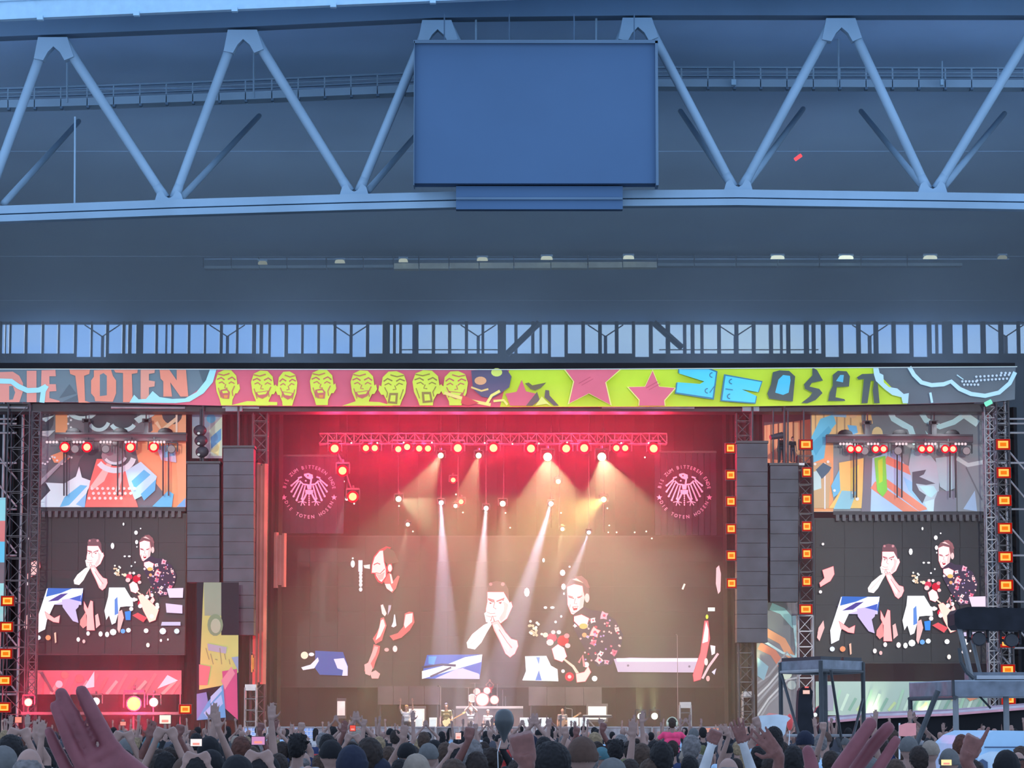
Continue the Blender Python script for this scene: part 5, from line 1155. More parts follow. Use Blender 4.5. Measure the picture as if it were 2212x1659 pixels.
def hairmesh(kind):
    mb = MB(); hc = V(0, .018, 1.665)
    rnd = random.Random(kind)
    if kind == 'short':
        mb.ell(hc + V(0, -.008, .012), (.090, .108, .114), 18, 12); mb.ell(hc + V(0, -.045, -.035), (.080, .062, .075), 12, 8)
    elif kind == 'spiky':
        mb.ell(hc + V(0, -.008, .010), (.092, .108, .112), 18, 12); mb.ell(hc + V(0, -.045, -.035), (.080, .062, .075), 12, 8)
        for i in range(26):
            a = rnd.uniform(0, 6.28); e = rnd.uniform(.3, 1.4); d = V(math.cos(a) * math.cos(e), math.sin(a) * math.cos(e), math.sin(e)); mb.tube(hc + d * .085, hc + d * .14, .022, .004, n=5)
    elif kind == 'long':
        mb.ell(hc + V(0, -.008, .012), (.094, .110, .114), 18, 12); capsule(mb, hc + V(-.03, -.06, -.02), hc + V(-.04, -.085, -.26), .066, .045); capsule(mb, hc + V(.03, -.06, -.02), hc + V(.04, -.085, -.26), .066, .045)
    elif kind == 'bun':
        mb.ell(hc + V(0, -.008, .010), (.091, .108, .112), 18, 12); mb.ell(hc + V(0, -.045, -.03), (.078, .060, .07), 12, 8); mb.ell(hc + V(0, -.10, .085), (.045, .045, .045), 10, 8)
    elif kind == 'fringe':   # balding: a rim of hair round a bare crown
        mb.ell(hc + V(0, -.035, -.025), (.086, .076, .072), 14, 10)
    elif kind == 'afro':
        mb.ell(hc + V(0, -.02, .03), (.125, .13, .125), 18, 12)
    elif kind == 'hat':      # round knitted beanie
        mb.ell(hc + V(0, -.008, .02), (.098, .114, .118), 18, 12); mb.tube(hc + V(0, -.01, -.02), hc + V(0, -.006, .03), .103, .106, n=18)
    elif kind == 'cap':
        mb.ell(hc + V(0, -.004, .022), (.094, .108, .104), 18, 12)
        mb.tube(hc + V(0, -.004, .0), hc + V(0, -.004, .03), .100, .099, n=18); 
    me = remeshed('hair_' + kind, mb, 0.008, [HAIRM if kind not in ('hat', 'cap') else CAPM], lambda c: 0, 2)
    from mathutils import noise as _nz
    for v in me.vertices:
        q = v.co * (55 if kind not in ('cap', 'hat') else 30); n_ = _nz.noise(q) * .6 + _nz.noise(Vector((v.co.x * 130, v.co.y * 130, v.co.z * 18))) * .5
        v.co += (v.co - hc).normalized() * n_ * (.011 if kind not in ('cap', 'hat') else .004)
    # keep the face free: drop what lies in front of and below the hairline
    import bmesh
    bm = bmesh.new(); bm.from_mesh(me)
    cut = 1.655 if kind in ('cap', 'hat') else 1.70
    kill = [f for f in bm.faces if (f.calc_center_median().y > .045 and f.calc_center_median().z < cut) or (kind in ('cap', 'hat') and f.calc_center_median().z < 1.64)]
    bmesh.ops.delete(bm, geom=kill, context='FACES'); bm.to_mesh(me); bm.free(); me.update()
    return me
HAIR = {k_: hairmesh(k_) for k_ in ('short', 'spiky', 'long', 'bun', 'fringe', 'afro', 'hat', 'cap')}
_vm = MB(); _vm.prism([(-.075, .09, 1.672), (-.06, .15, 1.66), (0, .175, 1.656), (.06, .15, 1.66), (.075, .09, 1.672)], (0, 0, 1), .012)
VISOR = _vm.mesh('visor', CAPM)
HC = {'black': (.006, .005, .006), 'dark brown': (.018, .011, .009), 'brown': (.045, .026, .018), 'grey': (.12, .11, .11), 'blond': (.20, .14, .08), 'reddish': (.07, .025, .017)}
CC = {'black': (.008, .008, .01), 'navy': (.012, .015, .03), 'grey': (.10, .10, .10), 'beige': (.22, .18, .145), 'teal': (.05, .12, .14), 'white': (.42, .42, .43), 'brown': (.07, .04, .03)}
TC = {'black': (.015, .015, .018), 'dark grey': (.06, .06, .065), 'navy': (.02, .03, .08), 'white': (.42, .42, .43), 'red': (.35, .03, .03), 'grey': (.2, .2, .21), 'pale blue': (.35, .5, .65), 'olive': (.1, .1, .05)}
def person(x, y, h, pose, hairk, hairc, shirt, label, group=None, rz=0.0, far=False, z0=0.0, bodies=None):
    t = thing('person', label, 'person', (x, y, z0), rz, group)
    s = h / 1.775; t.scale = (s, s, s)
    me = (FAR if far else (bodies or BODY))[pose]
    b = bpy.data.objects.new('body', me); C.objects.link(b); b.parent = t; b.color = TC[shirt] + (1,)
    if hairk and hairk != 'bald':
        n_ = 'cap' if hairk == 'cap' else 'hat' if hairk == 'hat' else 'hair'
        o = bpy.data.objects.new(n_, HAIR[hairk]); C.objects.link(o); o.parent = t
        o.color = (CC if hairk in ('cap', 'hat') else HC)[hairc] + (1,)
        if hairk == 'cap': v_ = bpy.data.objects.new('visor', VISOR); C.objects.link(v_); v_.parent = o; v_.color = o.color
    return t
LM = [(70, 'under left screen edge'), (180, 'under small red lamp'), (290, 'under big red lamp'), (390, 'under lone orange lamp'), (480, 'under yellow pink poster'), (570, 'under rust red strip'), (660, 'under left eagle flag'), (750, 'under blue screen panel'), (850, 'under bald screen face'), (950, 'under striped screen panel'), (1040, 'just left of balloon'), (1130, 'by the big fist'), (1220, 'under floral shirt'),
      (1310, 'under pink bar end'), (1400, 'under green uplights'), (1490, 'by child in pink'), (1580, 'under main right lamps'), (1680, 'by spread white shirt'), (1780, 'under small platform'), (1880, 'by big right hand'), (1980, 'left of the van'), (2080, 'at van left end'), (2160, 'before the van'), (9999, 'at right edge')]
def lmk(px): return next(n for a, n in LM if px < a)
used = {}
def uniq(base, px, Y):
    rows = ((19, 'nearest row'), (23, 'second row'), (27, 'third row'), (32, 'fourth row'), (38, 'fifth row'), (46, 'sixth row'), (60, 'seventh row'), (200, 'eighth row'))
    r = next(n for a, n in rows if Y < a)
    lab = '%s, %s, %s' % (base, r, lmk(px))
    k = used.get(lab, 0); used[lab] = k + 1
    return lab if not k else lab + (', further right' if k == 1 else ', rightmost' if k == 2 else ', hindmost')
DESC = {'short': '%s short hair', 'spiky': 'spiky %s hair', 'long': 'long %s hair', 'bun': '%s hair in a bun', 'fringe': 'balding crown and %s rim of hair', 'afro': 'round bushy %s hair', 'hat': '%s beanie', 'cap': '%s cap', 'bald': 'bald head'}
PD = {'down': '', 'right_up': ', right arm up', 'left_up': ', left arm up', 'both_up': ', both arms up', 'fist_up': ', fist up', 'point_up': ', pointing up', 'clap': ', clapping overhead', 'phone': ', holding up phone', 'both_long': ', both arms up'}
spots = []
def by_px(cx, ytop, w, hairk, hairc, pose='down', shirt='black', rz=0.0):
    """a near person measured on the photo: head centre, top of head, head width"""
    Y = min(46.0, 0.19 * F / w); p = P(cx, ytop, Y)
    base = 'person, ' + (DESC[hairk] % hairc if '%' in DESC[hairk] else DESC[hairk]) + PD[pose]
    h = max(1.5, min(1.98, p.z - .01))
    spots.append((p.x, Y))
    return person(p.x, Y, h, pose, hairk, hairc, shirt, uniq(base, cx, Y), 'audience near the camera', rz)
near = [(8, 1612, 62, 'cap', 'grey'), (62, 1608, 70, 'fringe', 'grey'), (22, 1588, 58, 'short', 'black'), (100, 1590, 40, 'short', 'dark brown'), (452, 1594, 46, 'hat', 'black'), (424, 1584, 30, 'short', 'black'), (455, 1620, 56, 'cap', 'black'), (513, 1632, 72, 'cap', 'black'), (578, 1636, 60, 'hat', 'black'), (602, 1628, 48, 'short', 'dark brown'), (642, 1584, 42, 'spiky', 'black'), (654, 1620, 40, 'fringe', 'grey'),
        (664, 1648, 50, 'bald', ''), (690, 1630, 36, 'long', 'brown'), (707, 1586, 36, 'short', 'black'), (716, 1599, 50, 'cap', 'black'), (760, 1614, 64, 'hat', 'navy'), (798, 1594, 60, 'short', 'dark brown'), (818, 1637, 60, 'cap', 'navy'), (840, 1612, 38, 'short', 'brown'), (760, 1590, 32, 'cap', 'grey'), (900, 1629, 60, 'cap', 'beige'), (926, 1606, 44, 'cap', 'grey'), (920, 1618, 34, 'hat', 'grey'), (962, 1604, 40, 'short', 'brown'), (980, 1640, 66, 'short', 'brown'),
        (905, 1632, 44, 'short', 'grey'), (1190, 1613, 66, 'afro', 'black'), (1175, 1592, 40, 'short', 'black'), (1258, 1596, 62, 'hat', 'brown'), (1300, 1614, 36, 'cap', 'teal'), (1330, 1596, 38, 'spiky', 'black'), (1362, 1600, 34, 'short', 'dark brown'), (1386, 1606, 44, 'short', 'brown'), (1430, 1602, 54, 'short', 'black'), (1322, 1638, 66, 'cap', 'grey'), (1360, 1640, 50, 'short', 'dark brown'), (1440, 1642, 52, 'fringe', 'grey'), (1484, 1618, 36, 'cap', 'beige'),
        (1490, 1632, 44, 'short', 'black'), (1512, 1630, 34, 'short', 'grey'), (1573, 1630, 60, 'fringe', 'grey'), (1638, 1612, 40, 'short', 'black'), (1668, 1630, 50, 'short', 'dark brown'), (1714, 1612, 52, 'short', 'black'), (1756, 1612, 36, 'short', 'grey'), (1795, 1622, 44, 'short', 'dark brown'), (1985, 1612, 44, 'short', 'dark brown'), (2010, 1600, 40, 'cap', 'beige'), (2050, 1620, 44, 'hat', 'grey'), (2174, 1624, 56, 'hat', 'black'), (2205, 1612, 40, 'short', 'brown'), (2184, 1648, 56, 'cap', 'teal'), (340, 1630, 50, 'short', 'dark brown'), (380, 1606, 44, 'short', 'black'), (400, 1640, 60, 'hat', 'brown'), (1120, 1640, 60, 'short', 'dark brown'), (1050, 1618, 46, 'short', 'black'), (1016, 1606, 40, 'cap', 'grey'), (1232, 1640, 60, 'cap', 'black'), (1935, 1640, 50, 'short', 'brown'), (2100, 1640, 56, 'short', 'dark brown'), (1405, 1640, 54, 'long', 'brown'), (865, 1640, 50, 'short', 'black'), (1880, 1638, 48, 'hat', 'grey'), (300, 1640, 44, 'short', 'black'), (545, 1612, 40, 'short', 'brown')]
rnd = random.Random(11)
for i, (cx, yt, w, hk, hcn) in enumerate(near):
    by_px(cx, yt, w, hk, hcn, 'down', rnd.choice(('black', 'black', 'dark grey', 'navy', 'grey')), rnd.uniform(-.3, .3))
# random rows behind, thinning with distance
def free(x, y): return all((x - a) ** 2 + (y - b) ** 2 > .30 for a, b in spots)
SHIRTS = ['black'] * 6 + ['dark grey'] * 3 + ['navy', 'navy', 'grey', 'white', 'red', 'pale blue', 'olive']
for Y, n, up in ((25, 8, .1), (29, 13, .12), (34, 17, .18), (40, 21, .26), (48, 24, .35), (58, 28, .42)):
    for i in range(n):
        px = -20 + 2260 * (i + rnd.uniform(.1, .9)) / n; yy = Y + rnd.uniform(-1.6, 1.6); x = P(px, 1600, yy).x
        if not free(x, yy) or (6.8 < x < 8.9 and 46 < yy < 52.2): continue
        spots.append((x, yy))
        hk = rnd.choice(['short'] * 5 + ['spiky', 'long', 'long', 'bun', 'fringe', 'cap', 'cap', 'hat', 'bald'])
        cn = rnd.choice(list(CC if hk in ('cap', 'hat') else HC)); pose = 'down' if rnd.random() > up else rnd.choice(('right_up', 'left_up', 'both_up', 'fist_up', 'point_up', 'clap', 'both_up'))
        base = 'person, ' + (DESC[hk] % cn if '%' in DESC[hk] else DESC[hk]) + PD[pose]
        person(x, yy, rnd.uniform(1.62, 1.84), pose, hk, cn, rnd.choice(SHIRTS), uniq(base, px, yy), 'audience in the middle of the crowd', rnd.uniform(-.4, .4))
nfar = 0
for Y, n, up in ((67, 30, .6), (76, 32, .7), (86, 36, .8), (97, 34, .85)):
    for i in range(n):
        px = -20 + 2260 * (i + rnd.uniform(.1, .9)) / n; yy = Y + rnd.uniform(-3, 3); x = P(px, 1600, yy).x
        if x > 8.8 and 80.5 < yy < 89: continue
        pose = 'down' if rnd.random() > up else rnd.choice(('right_up', 'left_up', 'both_up', 'fist_up', 'clap'))
        u_ = rnd.choice(('right_up', 'left_up', 'both_up'))
        person(x, yy, rnd.uniform(1.60, 1.86), pose, rnd.choice(('short', 'short', 'short', 'long', 'cap', None)), None or 'black', rnd.choice(SHIRTS), 'small distant person in the packed crowd near the stage' + PD[pose], 'distant audience, %s' % (PD[pose][2:] or 'arms down'), rnd.uniform(-.4, .4), far=True); nfar += 1
# the rest of the packed crowd, too many to count
import numpy as np
mbv, mbf, mbm = [], [], []
base = 0
fm = {k_: figure('mass_' + k_, POSES[k_][0], POSES[k_][1], 0.055, POSES[k_][2], 'short') for k_ in ('down', 'both_up', 'right_up')}
for i in range(170):
    yy = rnd.uniform(70, 109); x = rnd.uniform(-.185, .185) * yy; yy = 79.5 if (x > 8.8 and 80 < yy < 89) else yy; me = fm[rnd.choice(('down', 'down', 'both_up', 'right_up'))]; a = rnd.uniform(-.5, .5); s = rnd.uniform(.92, 1.05); ca, sa = math.cos(a) * s, math.sin(a) * s
    co = np.empty(len(me.vertices) * 3); me.vertices.foreach_get('co', co); co = co.reshape(-1, 3)
    q = np.stack([co[:, 0] * ca - co[:, 1] * sa + x, co[:, 0] * sa + co[:, 1] * ca + yy, co[:, 2] * s], 1)
    mbv.append(q); off = sum(len(z_) for z_ in mbv[:-1])
    mbf += [tuple(v + off for v in p.vertices) for p in me.polygons]; mbm += [p.material_index for p in me.polygons]
me = bpy.data.meshes.new('crowd_mass'); me.from_pydata(np.concatenate(mbv).tolist(), [], mbf)
for m in (SKIN, mat('mass_dark_shirts', (.05, .05, .06), .9, noise=.5, scale=1.0), TROU): me.materials.append(m)
me.polygons.foreach_set('material_index', mbm); me.polygons.foreach_set('use_smooth', [True] * len(me.polygons)); me.update()
o = bpy.data.objects.new('crowd', me); C.objects.link(o); tag(o, 'rest of the dense distant crowd packed up to the stage barrier', 'crowd', kind='stuff')
# ================================================================ particular people, hands, props
WHC = mat('white_cotton', (0.62, 0.64, 0.66), .9, noise=.06, scale=4)
BLK = mat('black_cotton', (0.012, 0.012, 0.015), .9, noise=.2, scale=5)
SKR = mat('skin_in_low_light', (0.17, 0.05, 0.06), .55, noise=.16, scale=60, bump=.15)  # dim red light put into the skin colour
SKB = mat('skin_in_shade', (0.15, 0.06, 0.05), .55, noise=.16, scale=40)  # darker brown copy of the skin, shade put into its colour
def limb(mb, pts, rs, n=12):
    for i in range(len(pts) - 1): capsule(mb, V(*pts[i]), V(*pts[i + 1]), rs[i], rs[i + 1], n)
def close_hand(label, Y, fingers, palm, fore, body_px, sleeve=None, thumb=None, vox=.0032, skin=SKR, fat=1.10):
    """one person close to the camera, standing below the frame with one arm up; every joint measured on the photo at distance Y"""
    pp = lambda q: P(q[0], q[1], Y + (q[2] if len(q) > 2 else 0))
    root = P(body_px[0], 1659, Y + .05); h = body_px[1]
    t = thing('person', label, 'person', (root.x, root.y, 0))
    mb = MB(); bones = []
    def bone(a, b, ra, rb, m, n=12): capsule(mb, a, b, ra, rb, n); bones.append((a, b, m, (ra + rb) / 2))
    s = h / 1.775; o_ = V(root.x, root.y, 0)
    Q = lambda x, y, z: o_ + V(x, y, z) * s
    for sd in (-1, 1):
        bone(Q(sd * .09, 0, .92), Q(sd * .11, .02, .50), .09, .062, 2); bone(Q(sd * .11, .02, .5), Q(sd * .12, 0, .08), .06, .04, 2); bone(Q(sd * .12, 0, .06), Q(sd * .12, .15, .04), .04, .035, 2)
    bone(Q(-.06, 0, .95), Q(.06, 0, .95), .11, .11, 2); bone(Q(-.06, 0, 1.1), Q(.06, 0, 1.1), .105, .105, 1); bone(Q(-.08, 0, 1.25), Q(.08, 0, 1.25), .11, .11, 1); bone(Q(-.12, 0, 1.38), Q(.12, 0, 1.38), .085, .085, 1)
    bone(Q(0, 0, 1.43), Q(0, .015, 1.55), .06, .055, 0); hc = Q(0, .02, 1.655); mb.ell(hc, (.078, .095, .11), 14, 10); bones.append((hc, hc + V(0, 0, .01), 0, .09)); mb.tube(hc + V(0, .09, 0), hc + V(0, .115, -.03), .01, .015, n=6)
    for sd in (-1, 1): mb.ell(hc + V(sd * .08, 0, -.01), (.012, .02, .03), 8, 6)
    sd = body_px[2]
    oth = -sd; bone(Q(oth * .12, 0, 1.4), Q(oth * .19, 0, 1.40), .07, .066, 1); bone(Q(oth * .19, 0, 1.40), Q(oth * .25, 0, 1.12), .055, .043, 1); bone(Q(oth * .25, 0, 1.12), Q(oth * .26, .08, .88), .042, .028, 0); hand(mb, Q(oth * .26, .08, .88), V(0, .1, -1), -oth, 'open')
    wr = pp(fore[0]); el = pp(fore[1]) if len(fore) > 1 and isinstance(fore[1], tuple) else Q(sd * .34, .1, 1.35)
    sh = Q(sd * .19, 0, 1.40); bone(Q(sd * .12, 0, 1.40), sh, .07, .066, 1); bone(sh, el, .055, .046, 1); bone(el, wr, .046, .030, 1 if sleeve else 0)
    for pts, rs in palm: 
        for i in range(len(pts) - 1): bone(pp(pts[i]), pp(pts[i + 1]), S(rs[i], Y), S(rs[i + 1], Y), 0, 10)
    for pts, rs in fingers:
        for i in range(len(pts) - 1): bone(pp(pts[i]), pp(pts[i + 1]), S(rs[i] * fat, Y), S(rs[i + 1] * fat, Y), 0, 12)
    loc = Matrix.Translation((-root.x, -root.y, 0))
    for i, v in enumerate(mb.v): mb.v[i] = (v[0] - root.x, v[1] - root.y, v[2])
    B2 = [(a - o_, b - o_, m, r) for a, b, m, r in bones]
    me = remeshed('close_body', mb, vox, [skin, BLK if not sleeve else sleeve, TROU], lambda c: 0 if (c.z > 1.72) else min(B2, key=lambda q: segdist(c, q[0], q[1]) - q[3])[2], 2)
    b = bpy.data.objects.new('body', me); C.objects.link(b); b.parent = t
    # nails where the photo lets them show
    hr = bpy.data.objects.new('hair', HAIR['short']); C.objects.link(hr); hr.parent = t; hr.scale = (s, s, s); hr.color = HC['dark brown'] + (1,)
    return t
# big left hand, seen from the back, fingers leaning left
close_hand('person whose big raised hand fills the lower left corner, red light in skin colour', 2.6,
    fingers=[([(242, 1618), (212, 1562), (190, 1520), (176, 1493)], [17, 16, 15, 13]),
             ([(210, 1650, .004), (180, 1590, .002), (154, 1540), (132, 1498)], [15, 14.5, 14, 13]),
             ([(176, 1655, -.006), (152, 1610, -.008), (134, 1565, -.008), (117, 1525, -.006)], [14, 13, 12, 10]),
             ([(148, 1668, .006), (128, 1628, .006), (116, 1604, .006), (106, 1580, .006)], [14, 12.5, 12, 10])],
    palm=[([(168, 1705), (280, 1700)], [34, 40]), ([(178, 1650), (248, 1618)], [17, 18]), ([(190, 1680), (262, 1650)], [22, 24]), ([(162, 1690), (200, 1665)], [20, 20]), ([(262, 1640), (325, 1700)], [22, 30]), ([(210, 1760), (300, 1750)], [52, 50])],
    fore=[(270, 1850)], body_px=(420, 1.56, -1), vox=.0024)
# right hand near the platform
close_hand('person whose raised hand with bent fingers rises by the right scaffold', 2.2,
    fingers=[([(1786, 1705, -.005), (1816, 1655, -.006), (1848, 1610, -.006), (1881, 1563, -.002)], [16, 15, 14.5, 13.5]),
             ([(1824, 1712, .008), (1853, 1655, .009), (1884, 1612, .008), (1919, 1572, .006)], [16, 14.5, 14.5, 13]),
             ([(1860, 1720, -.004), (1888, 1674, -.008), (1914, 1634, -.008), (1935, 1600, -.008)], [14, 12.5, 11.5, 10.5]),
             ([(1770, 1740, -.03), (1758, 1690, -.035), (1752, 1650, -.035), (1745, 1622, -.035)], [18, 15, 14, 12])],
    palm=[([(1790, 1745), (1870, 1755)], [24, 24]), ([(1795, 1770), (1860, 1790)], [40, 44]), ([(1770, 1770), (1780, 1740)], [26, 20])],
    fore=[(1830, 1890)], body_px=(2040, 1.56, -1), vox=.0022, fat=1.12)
def raised(label, Y, wrist, knuck, kind, body, sleeve=None, side=1, skin=SKIN, col=None, hair=('short', 'dark brown')):
    """person with one arm raised; wrist and hand tip measured on the photo"""
    w = P(wrist[0], wrist[1], Y); k = P(knuck[0], knuck[1], Y); d = (k - w)
    head = P(body[0], body[1], Y + .05); h = min(1.9, max(1.45, head.z)); s = h / 1.775
    o_ = V(head.x, Y + .05, 0)
    loc = lambda v: (v - o_) / s
    wl = loc(w); dl = d.normalized(); sh = V(side * .19, 0, 1.41); el = sh.lerp(wl, .5) + V(side * .06, .05, 0)
    arm = (tuple(el), tuple(wl), tuple(dl))
    kk = (kind, 'open') if side < 0 else ('open', kind)
    me = figure('arm_body', arm if side < 0 else None, arm if side > 0 else None, .006 if Y < 20 else .011, kk, sleeve or 'short')
    t = thing('person', label, 'person', tuple(o_)); t.scale = (s, s, s)
    if skin is not SKIN: me.materials[0] = skin
    b = bpy.data.objects.new('body', me); C.objects.link(b); b.parent = t; b.color = (col or TC['black']) + (1,)
    if hair:
        o = bpy.data.objects.new('hair', HAIR[hair[0]]); C.objects.link(o); o.parent = t; o.color = (HC.get(hair[1]) or CC[hair[1]]) + (1,)
    return t
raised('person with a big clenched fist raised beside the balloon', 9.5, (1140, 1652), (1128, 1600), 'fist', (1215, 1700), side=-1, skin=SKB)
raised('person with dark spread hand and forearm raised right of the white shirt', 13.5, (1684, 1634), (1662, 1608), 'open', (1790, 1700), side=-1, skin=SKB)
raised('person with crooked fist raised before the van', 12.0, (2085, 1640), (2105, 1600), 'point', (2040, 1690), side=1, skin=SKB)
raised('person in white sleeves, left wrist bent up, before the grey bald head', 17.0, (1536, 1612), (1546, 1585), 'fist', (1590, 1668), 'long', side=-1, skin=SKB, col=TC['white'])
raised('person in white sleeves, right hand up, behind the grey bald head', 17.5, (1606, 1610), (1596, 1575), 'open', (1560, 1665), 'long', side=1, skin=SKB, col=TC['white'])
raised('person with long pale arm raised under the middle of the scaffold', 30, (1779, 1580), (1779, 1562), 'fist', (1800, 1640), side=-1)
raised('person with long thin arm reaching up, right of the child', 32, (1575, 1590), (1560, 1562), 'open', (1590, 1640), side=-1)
raised('person with raised arm and clenched fist left of centre crowd', 30, (545, 1590), (562, 1550), 'fist', (520, 1640), side=1) if False else None
for i, (wx, wy, kx, ky, kd, bx, lab, Y) in enumerate(((472, 1575, 466, 1545, 'open', 450, 'person with dark hand clenched before the yellow poster foot', 26), (560, 1582, 566, 1552, 'fist', 545, 'person with dark fist up left of the left crowd barrier', 32), (590, 1580, 598, 1550, 'open', 610, 'person with hand up at the crowd barrier, under the red strip', 34), (650, 1580, 652, 1550, 'fist', 636, 'person with fist up, left of the spiky black hair', 34), (742, 1585, 746, 1550, 'open', 760, 'person with raised arm above the black cap, under the blue panel', 34), (1012, 1600, 1016, 1572, 'fist', 1030, 'person with pale fist up left of the balloon figure', 22), (1222, 1590, 1216, 1545, 'fist', 1245, 'person with bent fist up under the floral shirt', 32), (1300, 1580, 1306, 1556, 'fist', 1290, 'person with hand in the air right of the stage musician', 34), (1244, 1590, 1250, 1552, 'point', 1262, 'person pointing up under the stage musician', 34), (870, 1600, 876, 1560, 'open', 890, 'person in white holding an arm up left of the yellow lit guitarist', 28), (322, 1595, 330, 1555, 'open', 345, 'person with pale pink lit arm up, right of the big hand', 24), (385, 1590, 392, 1550, 'fist', 365, 'person with arm up next to the single orange square lamp', 26), (75, 1590, 84, 1545, 'open', 60, 'person with arm up under the small red lamp', 28), (1660, 1600, 1668, 1560, 'open', 1690, 'person with hand up below the spread white shirt', 34))):
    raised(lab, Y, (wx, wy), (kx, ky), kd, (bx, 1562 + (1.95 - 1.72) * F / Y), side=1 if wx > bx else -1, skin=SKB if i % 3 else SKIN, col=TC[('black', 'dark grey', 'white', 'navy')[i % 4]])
# balloon on a stick, with the black sleeved arm
t = thing('balloon', 'dark grey teardrop balloon with long pale ribbon above the crowd centre', 'balloon', P(1088, 1620, 24))
c = P(1089, 1557, 24); mb = MB(); prof = [(0, 26), (9, 24.5), (16, 19), (20, 10), (21.5, 1), (20, -8), (16, -17), (11, -25), (7, -33), (4.5, -42), (3, -50)]
vs, fs = [], []
for r, z in prof:
    for i in range(20): a = 2 * math.pi * i / 20; vs.append((c.x + S(r, 24) * math.cos(a), c.y + S(r, 24) * math.sin(a), c.z + S(z, 24)))
for j in range(len(prof) - 1):
    for i in range(20): fs.append((j * 20 + i, (j + 1) * 20 + i, (j + 1) * 20 + (i + 1) % 20, j * 20 + (i + 1) % 20))
mb.add(vs, fs); mb.obj('skin', mat('dark_rubber', (.06, .065, .068), .3, noise=.1), t, smooth=True)
MB().path([P(1082, 1600, 23.9), P(1075, 1625, 23.9), P(1076, 1662, 23.9)], .0035, 6).obj('ribbon', WHC, t)
raised('person in black reaching a black sleeved arm up to the balloon', 24, (1086, 1622), (1086, 1606), 'fist', (1062, 1618), 'long', side=1, col=TC['black'])
# phones held up
def phone(label, x, y, Y, w, h, col, s, ang=0):
    t = thing('phone', label, 'phone', P(x, y, Y)); p = P(x, y, Y); W_, H_ = S(w, Y), S(h, Y); rot = Matrix.Rotation(ang, 4, 'Y')
    mb = MB(); mb.box(p, (W_ * 1.12, .012, H_ * 1.14), rot); mb.obj('case', M['blackp'], t)
    mb = MB(); mb.box(p + V(0, -.008, 0), (W_, .003, H_), rot); mb.obj('screen', glow('phone_screen_%d' % x, lin(col), s), t)
    mb = MB(); mb.box(p + V(0, -.011, 0) + rot @ V(0, 0, -H_ * .2), (W_ * .6, .002, H_ * .3), rot); mb.obj('picture', glow('phone_picture_%d' % x, (1.0, .35, .3), 1.0), t)
    return t
for lab, x, y, Y, w, h, c_, s in (('bright phone filming, held high under the single orange square lamp', 357, 1554, 22, 24, 18, (255, 236, 220), 1.2), ('bright phone held up, under the yellow poster', 424, 1604, 19, 24, 15, (255, 240, 240), 1.1), ('phone with pink screen held up, under the rust red strip', 558, 1600, 18, 28, 17, (214, 150, 200), 1.0), ('phone with yellowish screen low right, before the van', 2044, 1647, 17, 22, 12, (255, 232, 170), 1.2), ('phone with reddish screen at the left, under the small red lamp', 40, 1555, 22, 14, 12, (255, 150, 130), 1.0), ('small phone in the red light', 266, 1563, 24, 12, 8, (255, 150, 140), 1.0), ('small phone with red screen, crowd left of centre', 762, 1573, 32, 12, 12, (240, 90, 80), 1.0), ('small pale phone left of the balloon', 990, 1590, 26, 12, 14, (255, 210, 205), 1.0)):
    phone(lab, x, y, Y, w, h, c_, s)
    Yp = Y + .05; pp_ = P(x, y, Y)
    # the holder
    wz = pp_.z - .13
    o_ = V(pp_.x, Y + .02, 0); s_ = 1.0
    hgt = min(1.72, max(1.5, pp_.z - .1)); s_ = hgt / 1.775
    L_ = ((-.24, .02, 1.50), (-.075, -.02, (pp_.z - .16) / s_), (.45, 0, 1)); R_ = ((.24, .02, 1.50), (.075, -.02, (pp_.z - .16) / s_), (-.45, 0, 1))
    me = figure('phone_body', L_, R_, .014, ('fist', 'fist'), 'short')
    u = thing('person', 'person holding ' + lab.split(',')[0].replace(' held up', '').replace('bright phone filming', 'bright filming phone') + ' near ' + lmk(x).replace('under ', '').replace('by ', '').replace('just ', ''), 'person', tuple(o_ + V(0, .03, 0))); u.scale = (s_,) * 3
    b = bpy.data.objects.new('body', me); C.objects.link(b); b.parent = u; b.color = TC['dark grey'] + (1,)
    o = bpy.data.objects.new('hair', HAIR['short']); C.objects.link(o); o.parent = u; o.color = HC['black'] + (1,)
# watch
# child with ear protectors on somebody's shoulders
Yc = 40.0
ch = P(1452, 1563, Yc)
cb = figure('child_body', ((-.34, .05, 1.30), (-.30, .2, 1.12), (0, 1, -.3)), ((.34, .05, 1.30), (.30, .2, 1.12), (0, 1, -.3)), .016, ('open', 'open'), 'short', seat=True)
pc = thing('person', 'small child in pink shirt with pale ear protectors, sitting on shoulders', 'person', (ch.x, Yc, ch.z - 1.655 * .62)); pc.scale = (.62,) * 3
b = bpy.data.objects.new('body', cb); C.objects.link(b); b.parent = pc; b.color = (.75, .06, .16, 1)
o = bpy.data.objects.new('hair', HAIR['short']); C.objects.link(o); o.parent = pc; o.color = HC['brown'] + (1,)
ear = thing('ear_protectors', 'pale ear protectors on the child in pink', 'ear protectors', (ch.x, Yc, ch.z))
mb = MB(); k = .62
for i in range(10):
    a0, a1 = math.pi * i / 10, math.pi * (i + 1) / 10; mb.tube(V(ch.x + math.cos(a0) * .118 * k, Yc, ch.z + math.sin(a0) * .135 * k), V(ch.x + math.cos(a1) * .118 * k, Yc, ch.z + math.sin(a1) * .135 * k), .011, n=6)
mb.obj('headband', mat('pale_yellow_plastic', (.65, .62, .42), .5), ear)
for s in (-1, 1): MB().tube(V(ch.x + s * .05, Yc, ch.z - .01), V(ch.x + s * .078, Yc, ch.z - .01), .034, n=12).obj('ear_cup', mat('pale_yellow_plastic', 0), ear)
person(ch.x, Yc - .1, ch.z - 1.655 * .62 + .93 * .62 + .12 if False else 1.70, 'down', 'short', 'dark brown', 'navy', 'person carrying the child in pink on the shoulders')
